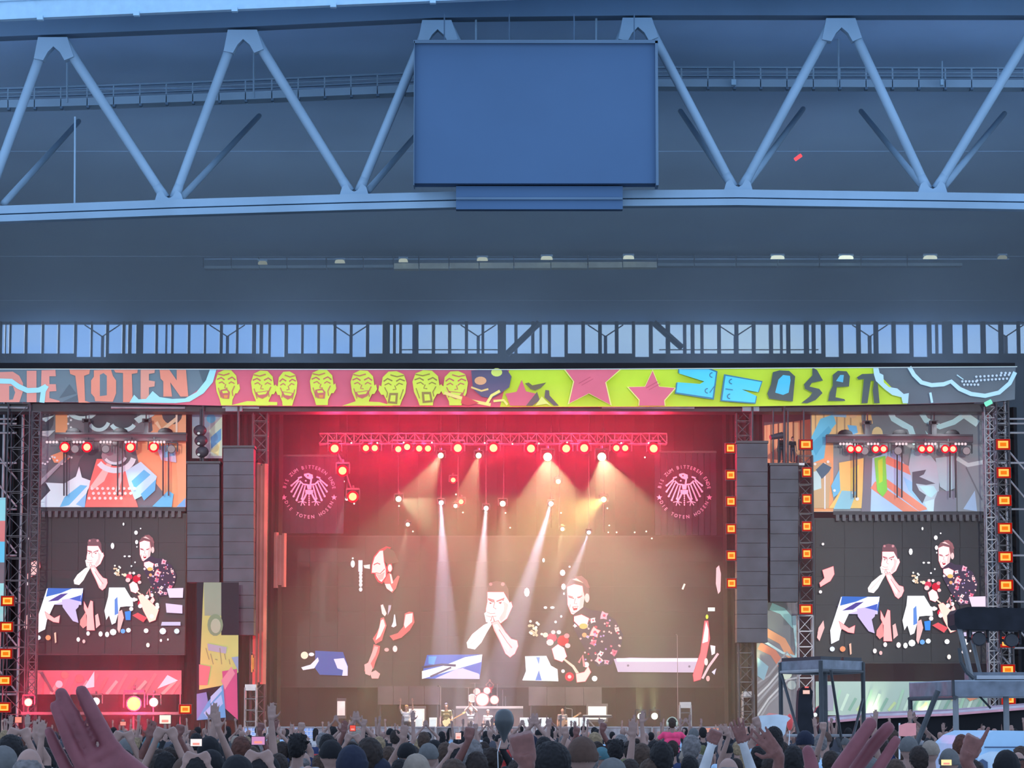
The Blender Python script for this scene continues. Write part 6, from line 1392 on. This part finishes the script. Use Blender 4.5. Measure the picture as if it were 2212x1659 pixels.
# two people holding spread shirts above the crowd
def spread_shirt(label, pts, Y, back=True, extra=None):
    t = thing('spread_shirt', label, 'shirt', P(sum(p[0] for p in pts) / len(pts), max(p[1] for p in pts), Y))
    mb = MB(); mb.prism([P(x, y, Y) for x, y in pts], (0, 1, 0), .03); mb.obj('cloth', mat('pale_shirt_cloth', (.55, .62, .66), .9, noise=.15, scale=5), t)
    return t
t = spread_shirt('pale shirt held spread wide above heads, left of the small scaffold', [(1632, 1552), (1642, 1546), (1680, 1543), (1700, 1546), (1708, 1552), (1700, 1560), (1696, 1585), (1690, 1592), (1660, 1590), (1652, 1582), (1640, 1566)], 33)
raised('person with black hair in front of the spread pale shirt', 32.5, (1640, 1570), (1634, 1556), 'fist', (1672, 1558), side=-1, hair=('long', 'black'), col=TC['pale blue'])
t = thing('balloon', 'red balloon right of the spread pale shirt', 'balloon', P(1706, 1590, 36)); MB().ell(P(1706, 1560, 36), (S(7, 36), S(7, 36), S(18, 36)), 14, 10).obj('skin', mat('red_rubber', (.75, .09, .08), .4), t, smooth=True); MB().tube(P(1706, 1577, 36), P(1704, 1610, 36), .006, n=5).obj('string', WHC, t)

# ================================================================ on the stage
Yp = 124.0
def performer(label, px, ytop, pose, col, hair=('short', 'black'), Y=Yp, rz=math.pi, z0=None, skin=None):
    top = P(px, ytop, Y).z; z = SZ if z0 is None else z0
    t = person(P(px, ytop, Y).x, Y, top - z, pose, hair[0], hair[1], col, label, None, rz, z0=z)
    return t
def guitar(label, px, py, Y, col, ang=.5, flip=1):
    t = thing('electric_guitar', label, 'guitar', P(px, py, Y)); c = P(px, py, Y); m_ = mat('guitar_%s' % label.split()[0], col, .3)
    rot = Matrix.Rotation(-ang * flip, 4, 'Y')
    mb = MB(); pts = [(-.20, 0), (-.17, .13), (-.05, .15), (.03, .09), (.14, .13), (.18, .05), (.12, 0), (.18, -.05), (.14, -.13), (.03, -.09), (-.05, -.15), (-.17, -.13)]
    mb.prism([c + rot @ V(x * flip, 0, z) for x, z in pts], (0, 1, 0), .045); mb.obj('guitar_body', m_, t)
    mb = MB(); mb.box(c + rot @ V(.45 * flip, .0, 0), (.62, .02, .05), rot.to_3x3()); mb.obj('neck', mat('maple_wood', (.5, .32, .15), .5), t)
    mb = MB(); mb.box(c + rot @ V(.82 * flip, .0, .01), (.14, .02, .08), rot.to_3x3()); mb.obj('headstock', m_, t)
    return t
performer('guitarist lit yellow at the left of the stage centre', 964, 1519, 'down', 'olive'); guitar('yellow lit guitar of the left stage guitarist', 966, 1560, Yp - .35, (.6, .5, .25))
performer('singer lit yellow in the middle, just right of the guitarist', 1017, 1530, 'clap', 'grey', ('short', 'blond'))
performer('second yellow lit musician just left of the balloon', 1054, 1533, 'down', 'white', ('short', 'brown')); guitar('pale guitar of the musician left of the balloon', 1056, 1570, Yp - .35, (.6, .55, .5))
performer('bass player in grey right of the pale green monitors', 1215, 1530, 'down', 'grey', ('bald', '')); guitar('dark bass guitar of the player in grey', 1216, 1562, Yp - .35, (.2, .1, .06))
performer('pale lit stage hand with arm raised, left part of the stage', 878, 1523, 'both_up', 'white', ('short', 'blond'), Y=121)
# drum riser, drums, drummer
dr = thing('drum_riser', 'grey drum riser in the middle of the stage', 'riser', P(1055, 1535, 127))
zR = P(1055, 1525, 127).z
a, b = P(985, 1525, 127), P(1130, 1525, 127)
MB().box(((a.x + b.x) / 2, 128.3, (SZ + zR) / 2), (b.x - a.x, 2.6, zR - SZ)).obj('platform', M['gray'], dr)
MB().box(((a.x + b.x) / 2, 126.95, zR - .06), (b.x - a.x, .08, .1)).obj('edge', M['alu'], dr)
dk = thing('drum_kit', 'drum kit lit pink and yellow on the riser', 'drum kit', (P(1045, 1525, 127.6).x, 127.6, zR))
def drum(x, y, r, h, m, nm='drum', tilt=0):
    c = P(x, y, 127.6); t0 = MB().tube(c - V(0, h / 2, 0), c + V(0, h / 2, 0), S(r, 127.6), n=18).obj(nm, m, dk)
    MB().tube(c - V(0, h / 2 + .02, 0), c - V(0, h / 2, 0), S(r * .88, 127.6), n=18).obj('drum_head', mat('drum_skin', (.8, .72, .62), .5), t0)
redd = mat('red_sparkle_shell', (.5, .08, .08), .3)
drum(1042, 1511, 15, .5, redd, 'bass_drum'); drum(1030, 1494, 8, .3, redd); drum(1052, 1492, 8, .3, redd); drum(1068, 1512, 10, .4, redd, 'floor_tom'); drum(1020, 1508, 9, .2, mat('drum_chrome', (.7, .7, .7), .2, .8), 'snare_drum')
for x, y in ((1012, 1486), (1026, 1476), (1074, 1478), (1086, 1490), (1092, 1504)):
    c = P(x, y, 127.4); MB().tube(c, c + V(0, 0, .015), .26, .05, n=18).obj('cymbal', mat('brass', (.75, .55, .22), .25, .9), dk)
    MB().tube((c.x, c.y, zR), c, .015, n=5).obj('cymbal_stand', M['alu'], dk)
performer('drummer in a red top behind the drum kit', 1058, 1478, 'both_up', 'red', ('short', 'brown'), Y=128.6, z0=zR - .35) if False else person(P(1058, 1500, 128.4).x, 128.4, P(1058, 1476, 128.4).z - zR, 'clap', 'short', 'brown', 'red', 'drummer in a red top behind the drum kit', None, math.pi, z0=zR)
for lab, x0, y0, x1, y1, Y, nm, c in (('large grey riser panel left of the drum kit', 816, 1482, 950, 1522, 126.5, 'riser_panel', 'gray'), ('large grey riser panel right of the drum kit', 1142, 1484, 1300, 1524, 126.5, 'riser_panel', 'gray')):
    t = thing(nm, lab, 'riser', P((x0 + x1) / 2, y1, Y)); n = 4
    zb_ = P(x0, y1, Y).z
    for i in range(n): part_box(t, 'panel', x0 + (x1 - x0) * i / n + .3, y0, x0 + (x1 - x0) * (i + 1) / n - .3, y1, Y, 1.6, M[c])
    p0, p1 = P(x0, y1, Y), P(x1, y1, Y); 
    for xx in (p0.x + .1, (p0.x + p1.x) / 2, p1.x - .1): MB().tube((xx, Y + .3, SZ), (xx, Y + .3, zb_), .04, n=6).obj('leg', M['dalu'], t)
def stand(label, x, ytop, Y, boom=0):
    t = thing('microphone_stand', label, 'microphone stand', (P(x, 1600, Y).x, Y, SZ)); p = P(x, ytop, Y)
    MB().tube((p.x, Y, SZ), p, .014, n=6).obj('pole', M['alu'], t); MB().tube((p.x, Y, SZ), (p.x, Y, SZ + .03), .16, n=12).obj('base', M['blackp'], t)
    q = p + V(-.1 + boom, -.1, .05); MB().tube(p, q, .012, n=5).obj('boom', M['alu'], t); MB().ell(q, .03, 8, 6).obj('microphone', M['dalu'], t)
for lab, x, y, Y, bm in (('microphone stand left of the drum riser', 952, 1484, 123, 0), ('microphone stand before the left guitarist', 980, 1535, 122.6, 0), ('microphone stand before the bass player', 1236, 1532, 122.6, -.2), ('microphone stand right of the yellow singer', 1032, 1540, 122.4, 0), ('thin tall stand on the right half of the stage', 1463, 1372, 129, 0)): stand(lab, x, y, Y, bm)
# amplifiers and stage monitors
def monitor(label, x, y, w, h, Y, m, nm='stage_monitor'):
    t = thing(nm, label, 'monitor' if nm == 'stage_monitor' else 'amplifier', P(x, y + h / 2, Y)); a = P(x - w / 2, y + h / 2, Y); b = P(x + w / 2, y - h / 2, Y); z = max(a.z, SZ)
    MB().prism([(a.x, Y, z), (a.x, Y + .1, b.z), (a.x, Y + .5, b.z), (a.x, Y + .6, z)], (1, 0, 0), b.x - a.x).obj('cabinet', m, t)
    MB().box(((a.x + b.x) / 2, Y - .01, (z + b.z) / 2), ((b.x - a.x) * .85, .03, (b.z - z) * .7)).obj('grille', mat('pale_grille', (.75, .8, .72), .7), t)
for i, (x, w) in enumerate(((905, 16), (935, 16), (1135, 24), (1170, 30), (1238, 24), (1262, 20))): monitor('pale stage monitor %s on the stage floor' % ('farthest left', 'left of the yellow guitarist', 'right of the balloon', 'left of the bass player', 'right of the bass player', 'farthest right')[i], x, 1561, w, 22, 120.5, WHC)
for lab, x, y, w, h in (('amplifier stack behind the left guitarist', 900, 1545, 40, 40), ('amplifier stack behind the bass player', 1290, 1540, 46, 40), ('grey rack box at the left of the stage with mesh front', 737, 1530, 20, 44)): monitor(lab, x, y, w, h, 125.5, M['gray'], 'amplifier')
for lab, x, y0, Y in (('open metal rack with shelves right of the stage', 1481, 1523, 121.5), ('tall metal ladder frame by the right tower', 1617, 1500, 121.5), ('slim metal frame with hanging lamp at the left stage edge', 541, 1485, 118.5)):
    t = thing('metal_rack', lab, 'rack', (P(x, 1600, Y).x, Y, SZ)); w = S(12, Y); c = P(x, y0, Y)
    for sx in (-1, 1):
        for dy in (0, .5): MB().tube((c.x + sx * w, Y + dy, SZ), (c.x + sx * w, Y + dy, c.z), .03, n=6).obj('upright', M['alu'], t)
    n_ = 5
    for j in range(n_ + 1): z = SZ + (c.z - SZ) * j / n_; MB().box((c.x, Y + .25, z), (2 * w, .5, .05 if j < n_ else .25)).obj('shelf', M['alu'] if j in (0, n_) else M['dalu'], t)
# small console lights on stage right
t = thing('keyboard', 'keyboard with green lit player desk right of the bass player', 'keyboard', P(1290, 1545, 123.5)); p = P(1290, 1548, 123.5)
MB().box(p, (1.3, .35, .1)).obj('keys_case', M['blackp'], t); MB().box(p + V(0, -.1, .06), (1.2, .2, .02)).obj('keys', WHC, t)
for s in (-1, 1): MB().tube((p.x - .5 * s, 123.5, SZ), (p.x + .5 * s, 123.5, p.z), .03, n=6).obj('leg', M['alu'], t)
# front barrier panels
for i in range(22):
    x0 = 525 + i * 52; lab = 'white mesh crowd barrier panel %s' % ('in front of the stage')
    if x0 > 1640: break
    t = thing('crowd_barrier', 'pale mesh crowd barrier panel before the stage, ' + lmk(x0 + 26), 'barrier', (P(x0, 1600, 111).x, 111, 0), group='crowd barriers before the stage')
    a = P(x0 + 1, 1571, 111); b = P(x0 + 51, 1571, 111); z = a.z
    for xx in (a.x, b.x): MB().tube((xx, 111, 0), (xx, 111, z), .03, n=6).obj('post', M['alu'], t)
    for zz in (z, z - .5, z - 1.0): MB().tube((a.x, 111, zz), (b.x, 111, zz), .025, n=6).obj('rail', M['alu'], t)
    cc = (mat('grey_printed_sheet', (.22, .22, .24), .8, noise=.5, scale=2.2), mat('blue_mesh_sheet', (.25, .36, .62), .8), mat('orange_sheet', (.7, .3, .2), .8))
    MB().box(((a.x + b.x) / 2, 111.05, z - .5), (b.x - a.x - .08, .03, .95)).obj('sheet', cc[1] if i in (0, 2) else cc[2] if i == 19 else cc[0], t)
    if i in (0, 2):
        mb = MB()
        for j in range(1, 6): mb.box((a.x + (b.x - a.x) * j / 6, 111.02, z - .5), (.02, .02, .95)); mb.box(((a.x + b.x) / 2, 111.02, z - .16 * j), (b.x - a.x - .1, .02, .02))
        mb.obj('grid', WHC, t, kind='stuff')
# ================================================================ camera and followspot platforms on the right
GM = mat('worn_grey_deck_metal', (.16, .18, .21), .5, .3, noise=.25, scale=4); DM = mat('dark_pole_metal', (.06, .065, .07), .5, .4, noise=.2)
def platform(label, pts, Y, legs, hgt, braces, Yb):
    t = thing('scaffold_platform', label, 'platform', (P(pts[0][0], 1600, Y).x, Y, 0))
    return t
t = thing('scaffold_platform', 'small dark scaffold platform on crossed poles, right of the stage', 'platform', (P(1765, 1600, 60).x, 60, 0))
top_ = [P(1676, 1437, 60), P(1760, 1443, 58.2), P(1846, 1441, 60.6), P(1760, 1432, 63)]
mb = MB(); mb.prism([p - V(0, 0, .18) for p in top_], (0, 0, 1), .0); 
zt = P(1760, 1428, 60).z
q = [V(P(1676, 1, 60).x, 60.6, 0), V(P(1755, 1, 58.6).x, 58.6, 0), V(P(1846, 1, 60).x, 60.2, 0), V(P(1765, 1, 62).x, 62.4, 0)]
MB().prism([V(p.x, p.y, zt - .2) for p in q], (0, 0, 1), .2).obj('deck', GM, t)
MB().prism([V(p.x, p.y, zt) for p in (q[0].lerp(q[1], .03), q[1], q[1].lerp(q[2], .48), q[3].lerp(q[0], .5))], (0, 0, 1), .07).obj('deck_cover', M['blackp'], t)
MB().prism([V(p.x, p.y, zt) for p in (q[1].lerp(q[2], .54), q[2].lerp(q[1], .03), q[2].lerp(q[3], .9), q[3].lerp(q[2], .2))], (0, 0, 1), .07).obj('deck_cover', M['blackp'], t)
for i in range(4):
    a, b = q[i], q[(i + 1) % 4]; MB().tube(V(a.x, a.y, zt - .22), V(b.x, b.y, zt - .22), .035, n=8).obj('frame_tube', M['alu'] if i == 0 else DM, t)
    MB().tube(V(a.x, a.y, 0), V(a.x, a.y, zt - .02), .045, n=8).obj('leg', DM, t)
mdl = q[1].lerp(q[0], .15) + V(.25, 0, 0); MB().tube(V(q[1].x + .12, q[1].y + .4, 0), V(q[1].x + .12, q[1].y + .4, zt - .2), .055, n=8).obj('leg', DM, t)
for a, za, b, zb in ((q[1] + V(.2, 0, 0), zt - .2, q[2] - V(.3, 0, 0), .4), (q[2], zt - .75, q[1] + V(.3, 0, 0), .5), (q[0], zt - .2, q[1] - V(.2, 0, 0), .8)): MB().tube(V(a.x, a.y, za), V(b.x, b.y, zb), .03, n=6).obj('brace', DM, t)
zr_ = P(1760, 1589, 60).z
MB().tube(V(q[0].x, q[0].y - .1, zr_), V(q[2].x, q[2].y - .1, zr_), .03, n=8).obj('rail', M['alu'], t)
# larger platform
t = thing('scaffold_platform', 'larger grey scaffold platform at the right edge carrying the black hood', 'platform', (P(2080, 1600, 56).x, 56, 0))
zt2 = P(2030, 1474, 55).z
q2 = [V(P(1940, 1, 56.5).x, 56.5, 0), V(P(2036, 1, 53.5).x, 53.5, 0), V(P(2300, 1, 53.5).x, 53.2, 0), V(P(2280, 1, 57).x, 57.5, 0)]
MB().prism([V(p.x, p.y, zt2 - .28) for p in q2], (0, 0, 1), .28).obj('deck', GM, t)
MB().prism([V(p.x, p.y, zt2) for p in q2], (0, 0, 1), .02).obj('deck_top', mat('pale_deck_board', (.3, .35, .4), .7), t)
MB().tube(V(q2[0].x, q2[0].y - .02, zt2 - .3), V(q2[1].x, q2[1].y - .02, zt2 - .3), .04, n=8).obj('frame_tube', DM, t)
for x, dy in ((2036, -2.95), (2142, -2.7), (2250, -2.7)): MB().box(V(P(x, 1, 53.5).x, 56.5 + dy, zt2 - .13), (.1, .06, .3)).obj('bracket', DM, t)
for x, Y, zb in ((1942, 56.4, 0), (2037, 53.6, 0), (2143, 53.7, 0), (2250, 53.7, 0)): MB().tube((P(x, 1, Y).x, Y, zb), (P(x, 1, Y).x, Y, zt2 - .27), .055 if x > 2000 else .045, n=8).obj('leg', DM if x < 2000 else mat('grey_pole_metal', (.2, .21, .22), .5, .3), t)
MB().tube(P(2026, 1492, 53.5), P(1978, 1612, 53.5), .05, n=8).obj('brace', DM, t); MB().tube(P(2112, 1500, 54), P(2140, 1530, 54), .02, n=6).obj('brace', DM, t)
part_box(t, 'tray', 2098, 1452, 2300, 1468, 54.2, .8, GM); part_box(t, 'tray_edge', 2110, 1459, 2300, 1467, 54.15, .1, mat('pale_tray_edge', (.45, .47, .5), .6))
hd = thing('lamp_hood', 'black padded hood on poles over the right platform', 'hood', P(2150, 1470, 54))
mb = MB()
a, b = P(2063, 1361, 54), P(2330, 1312, 54); w = b.x - a.x; hh = b.z - a.z
mb.prism([(a.x, 54, a.z + .10), (a.x + .06, 54, a.z + .02), (a.x + w, 54, a.z - .03), (a.x + w, 54, b.z - .04), (a.x + .25, 54, b.z + .01), (a.x + .05, 54, b.z - .04), (a.x - .01, 54, b.z - .12)], (0, 1, 0), .9)
mb.obj('cover', mat('black_padding', (.012, .013, .018), .8, noise=.3, scale=4, bump=.3), hd)
for x, Y in ((2073, 54.1), (2094, 54.8)): MB().tube(P(x, 1357, Y), V(P(x, 1, Y).x, Y, zt2), .05 if x < 2080 else .035, n=8).obj('pole', mat('grey_pole_metal', 0), hd)
MB().path([P(2072, 1400, 53.95), P(2076, 1430, 53.95), P(2088, 1452, 53.95), P(2104, 1466, 53.95)], .035, 8).obj('cable', DM, hd)
for i, x in enumerate((2114, 2184)):
    lmp = thing('hanging_lamp', '%s dark round lamp hanging under the black hood' % ('left', 'right')[i], 'lamp', P(x, 1380, 54.2)); c = P(x, 1380 + i * 3, 54.2)
    for s in (-1, 1): MB().box(c + V(s * S(21, 54.2), .1, S(10, 54.2)), (.045, .08, S(36, 54.2))).obj('bracket', M['blackp'], lmp)
    mb = MB(); R_ = S(14, 54.2); mb.tube(c + V(0, -.05, 0), c + V(0, .35, 0), R_ * 1.15, R_ * .8, n=8); mb.obj('lamp_body', M['blackp'], lmp)
    MB().tube(c + V(0, -.08, 0), c + V(0, -.05, 0), R_ * .95, R_ * 1.1, n=16).obj('rim', mat('dark_rim', (.04, .04, .045), .4), lmp)
    for s in (-1, 1): MB().tube(c + V(s * R_ * 1.1, .05, 0), c + V(s * S(21, 54.2), .05, 0), .03, n=6).obj('pivot', M['blackp'], lmp)
# followspot operator / camera silhouettes on the speaker tower and the small platform
t = thing('stage_camera', 'black covered camera on tripod behind the small scaffold', 'camera', (P(1737, 1600, 66).x, 66, 0)); 
mb = MB(); mb.prism([P(x, y, 66) for x, y in ((1722, 1600), (1724, 1520), (1726, 1492), (1732, 1484), (1750, 1484), (1756, 1494), (1754, 1520), (1760, 1560), (1770, 1600))], (0, 1, 0), .5); mb.obj('cover', mat('black_padding', 0), t)
part_box(t, 'screen', 1735, 1491, 1749, 1499, 65.95, .05, glow('warm_monitor', (1, .62, .55), 1.0)); part_box(t, 'tally_lamp', 1739, 1483, 1747, 1486, 65.95, .05, glow('tally', (1, .2, .2), 1.0))
for dx in (-14, 0, 14): MB().tube(P(1742, 1590, 66.2), (P(1742 + dx, 1, 66.2).x, 66.2 + abs(dx) * .02, 0), .03, n=6).obj('leg', DM, t)
t = thing('floor_lamp_head', 'black lamp head behind the small scaffold, two white glints', 'lamp', P(1772, 1545, 68)); c = P(1773, 1534, 68)
MB().prism([P(x, y, 68) for x, y in ((1760, 1540), (1764, 1530), (1776, 1520), (1784, 1530), (1785, 1545), (1778, 1550), (1766, 1548))], (0, 1, 0), .3).obj('lamp_body', M['blackp'], t)
for x in (1761, 1783): MB().ell(P(x, 1544, 67.9), .05, 8, 6).obj('lens', glow('white_glint', (.9, .95, .95), 1), t)
MB().tube(P(1773, 1548, 68.1), (P(1773, 1, 68.1).x, 68.1, 0), .04, n=6).obj('stand', DM, t)
# operators up on the right speaker tower
for lab, x, y, Y in (('dark silhouette operator on the right speaker tower', 1688, 940, 119.6), ('second dark operator crouched on the right speaker tower', 1712, 957, 119.8)):
    zf = P(x, 1000, Y).z; h = P(x, y, Y).z - zf; person(P(x, y, Y).x, Y, max(1.1, h), 'down', 'short', 'black', 'black', lab, None, 2.6 if x < 1700 else 3.4, z0=zf)
t = thing('tower_deck', 'thin pale deck on top of the right grey speaker hang', 'platform', P(1700, 1005, 119.3)); part_box(t, 'deck', 1668, 1000, 1738, 1005, 119.0, 1.4, M['alu'])
for x in (1670, 1702, 1736): MB().tube(P(x, 1000, 119.2), P(x, 884, 119.2), .035, n=6).obj('upright', M['dalu'], t)
t = thing('followspot', 'black followspot on the right speaker tower', 'lamp', P(1676, 945, 119.2)); MB().tube(P(1664, 945, 119.2), P(1690, 940, 119.4), .1, .14, n=12).obj('barrel', M['blackp'], t); MB().tube(P(1682, 945, 119.3), P(1682, 1000, 119.3), .04, n=6).obj('stand', M['blackp'], t)
t = thing('moving_head', 'dark cluster lamp hanging beside the left speaker hang top', 'lamp', P(436, 990, 119.2)); 
for dy in (0, 22, 46): MB().ell(P(432 + dy * .1, 930 + dy, 119.2), (.28, .25, .24), 10, 8).obj('lamp_body', M['blackp'], t, smooth=True); MB().ell(P(429, 936 + dy, 118.95), (.06, .05, .05), 8, 6).obj('lens', glow('pale_lens', (.75, .8, .85), .8), t)
MB().tube(P(434, 884, 119.3), P(434, 995, 119.3), .06, n=6).obj('pole', M['blackp'], t)
# ================================================================ dark covered ramp with striped top, and the van
t = thing('covered_ramp', 'black covered ramp with pink and white striped edge behind the van', 'ramp', (P(2060, 1600, 82).x, 82, 0))
pts = [(1800, 1600), (1800, 1562), (1850, 1556), (1900, 1552), (2050, 1546), (2330, 1524), (2330, 1640), (1800, 1640)]
MB().prism([V(P(x, y, 82).x, 82, max(0, P(x, y, 82).z)) for x, y in pts if y != 1640] + [V(P(2330, 1, 82).x, 82, 0), V(P(1800, 1, 82).x, 82, 0)], (0, 1, 0), 6).obj('cover', M['black'], t)
for k, (dy, m_) in enumerate(((-5, mat('pink_edge', (.75, .35, .38), .7)), (-10, mat('pale_edge', (.6, .58, .62), .7)), (-14, mat('mauve_edge', (.45, .33, .38), .7)))):
    mb = MB(); e = [(1790, 1562), (1900, 1552), (2050, 1546), (2330, 1524)]
    mb.prism([P(x, y + dy, 81.9 + k * .3) for x, y in e] + [P(x, y + dy + 5, 81.9 + k * .3) for x, y in reversed(e)], (0, 1, 0), .25); mb.obj('edge_stripe', m_, t)
for lab, x0, y0, x1, y1, Y in (('salmon pink cloth square on a stick right of the big right hand', 1942, 1562, 1979, 1590, 40),):
    f = thing('small_flag', lab, 'flag', P(x0, y1, Y)); mb = MB(); mb.prism([P(x, y, Y) for x, y in ((x0, y0 + 5), (x0 + 15, y0), (x1, y0), (x1, y1 - 2), (x0 + 20, y1 + 1), (x0, y1))], (0, 1, 0), .02); mb.obj('cloth', mat('salmon_cloth', (.85, .32, .3), .8), f)
    MB().tube(P(x0 + 1, y0, Y + .03), P(x0 + 1, 1640, Y + .03), .012, n=6).obj('stick', WHC, f)
Yv = 47.0
VB = mat('pale_blue_van_paint', (.36, .56, .74), .35, noise=.05); VD = mat('van_window', (.06, .09, .16), .15, noise=.05)
vx0, vx1 = P(2062, 1, Yv).x, P(2232, 1, Yv).x; vz = P(2100, 1579, Yv).z; vt = thing('van', 'pale blue rounded van at the lower right, half hidden by the crowd', 'van', ((vx0 + vx1) / 2, Yv, 0))
W_ = vx1 - vx0
prof = [(0, .28), (0, vz - .42), (.06, vz - .22), (.22, vz - .08), (.42, vz), (W_ - .3, vz), (W_ - .12, vz - .08), (W_ - .03, vz - .26), (W_, vz - .5), (W_, .28)]
MB().prism([(vx0 + x, Yv, z) for x, z in prof], (0, 1, 0), 4.2).obj('van_body', VB, vt)
ws = [(.10, vz - .62), (.16, vz - .40), (.34, vz - .33), (W_ - .3, vz - .33), (W_ - .14, vz - .42), (W_ - .08, vz - .62), (W_ - .08, vz - .95), (.10, vz - .95)]
MB().prism([(vx0 + x, Yv - .03, z) for x, z in ws], (0, 1, 0), .05).obj('window_surround', mat('van_pale_trim', (.5, .62, .72), .4), vt)
MB().prism([(vx0 + W_ / 2 + (x - W_ / 2) * .62 + .18, Yv - .05, vz - .64 + (z - (vz - .64)) * .7) for x, z in ws], (0, 1, 0), .05).obj('rear_window', mat('pale_van_glass', (.32, .42, .5), .2), vt)
MB().prism([(vx0 + .10, Yv - .06, vz - .75), (vx0 + .10, Yv - .06, vz - .52), (vx0 + .22, Yv - .06, vz - .45), (vx0 + .30, Yv - .06, vz - .50), (vx0 + .30, Yv - .06, vz - .75)], (0, 1, 0), .05).obj('side_window', VD, vt)
MB().tube((vx0 + .25, Yv - .06, vz - .26), (vx1 - .25, Yv - .06, vz - .26), .012, n=5).obj('roof_seam', VD, vt)
MB().box((vx1 - .22, Yv - .15, vz - .22), (.10, .1, .16)).obj('mirror', M['blackp'], vt)
for sx in (vx0 + .12, vx1 - .12):
    for yy in (Yv + .8, Yv + 3.3): MB().tube((sx - .1, yy, .33), (sx + .1, yy, .33), .33, n=20).obj('wheel', M['blackp'], vt)
MB().box(((vx0 + vx1) / 2, Yv - .05, .45), (W_ * .96, .12, .2)).obj('bumper', M['dalu'], vt)
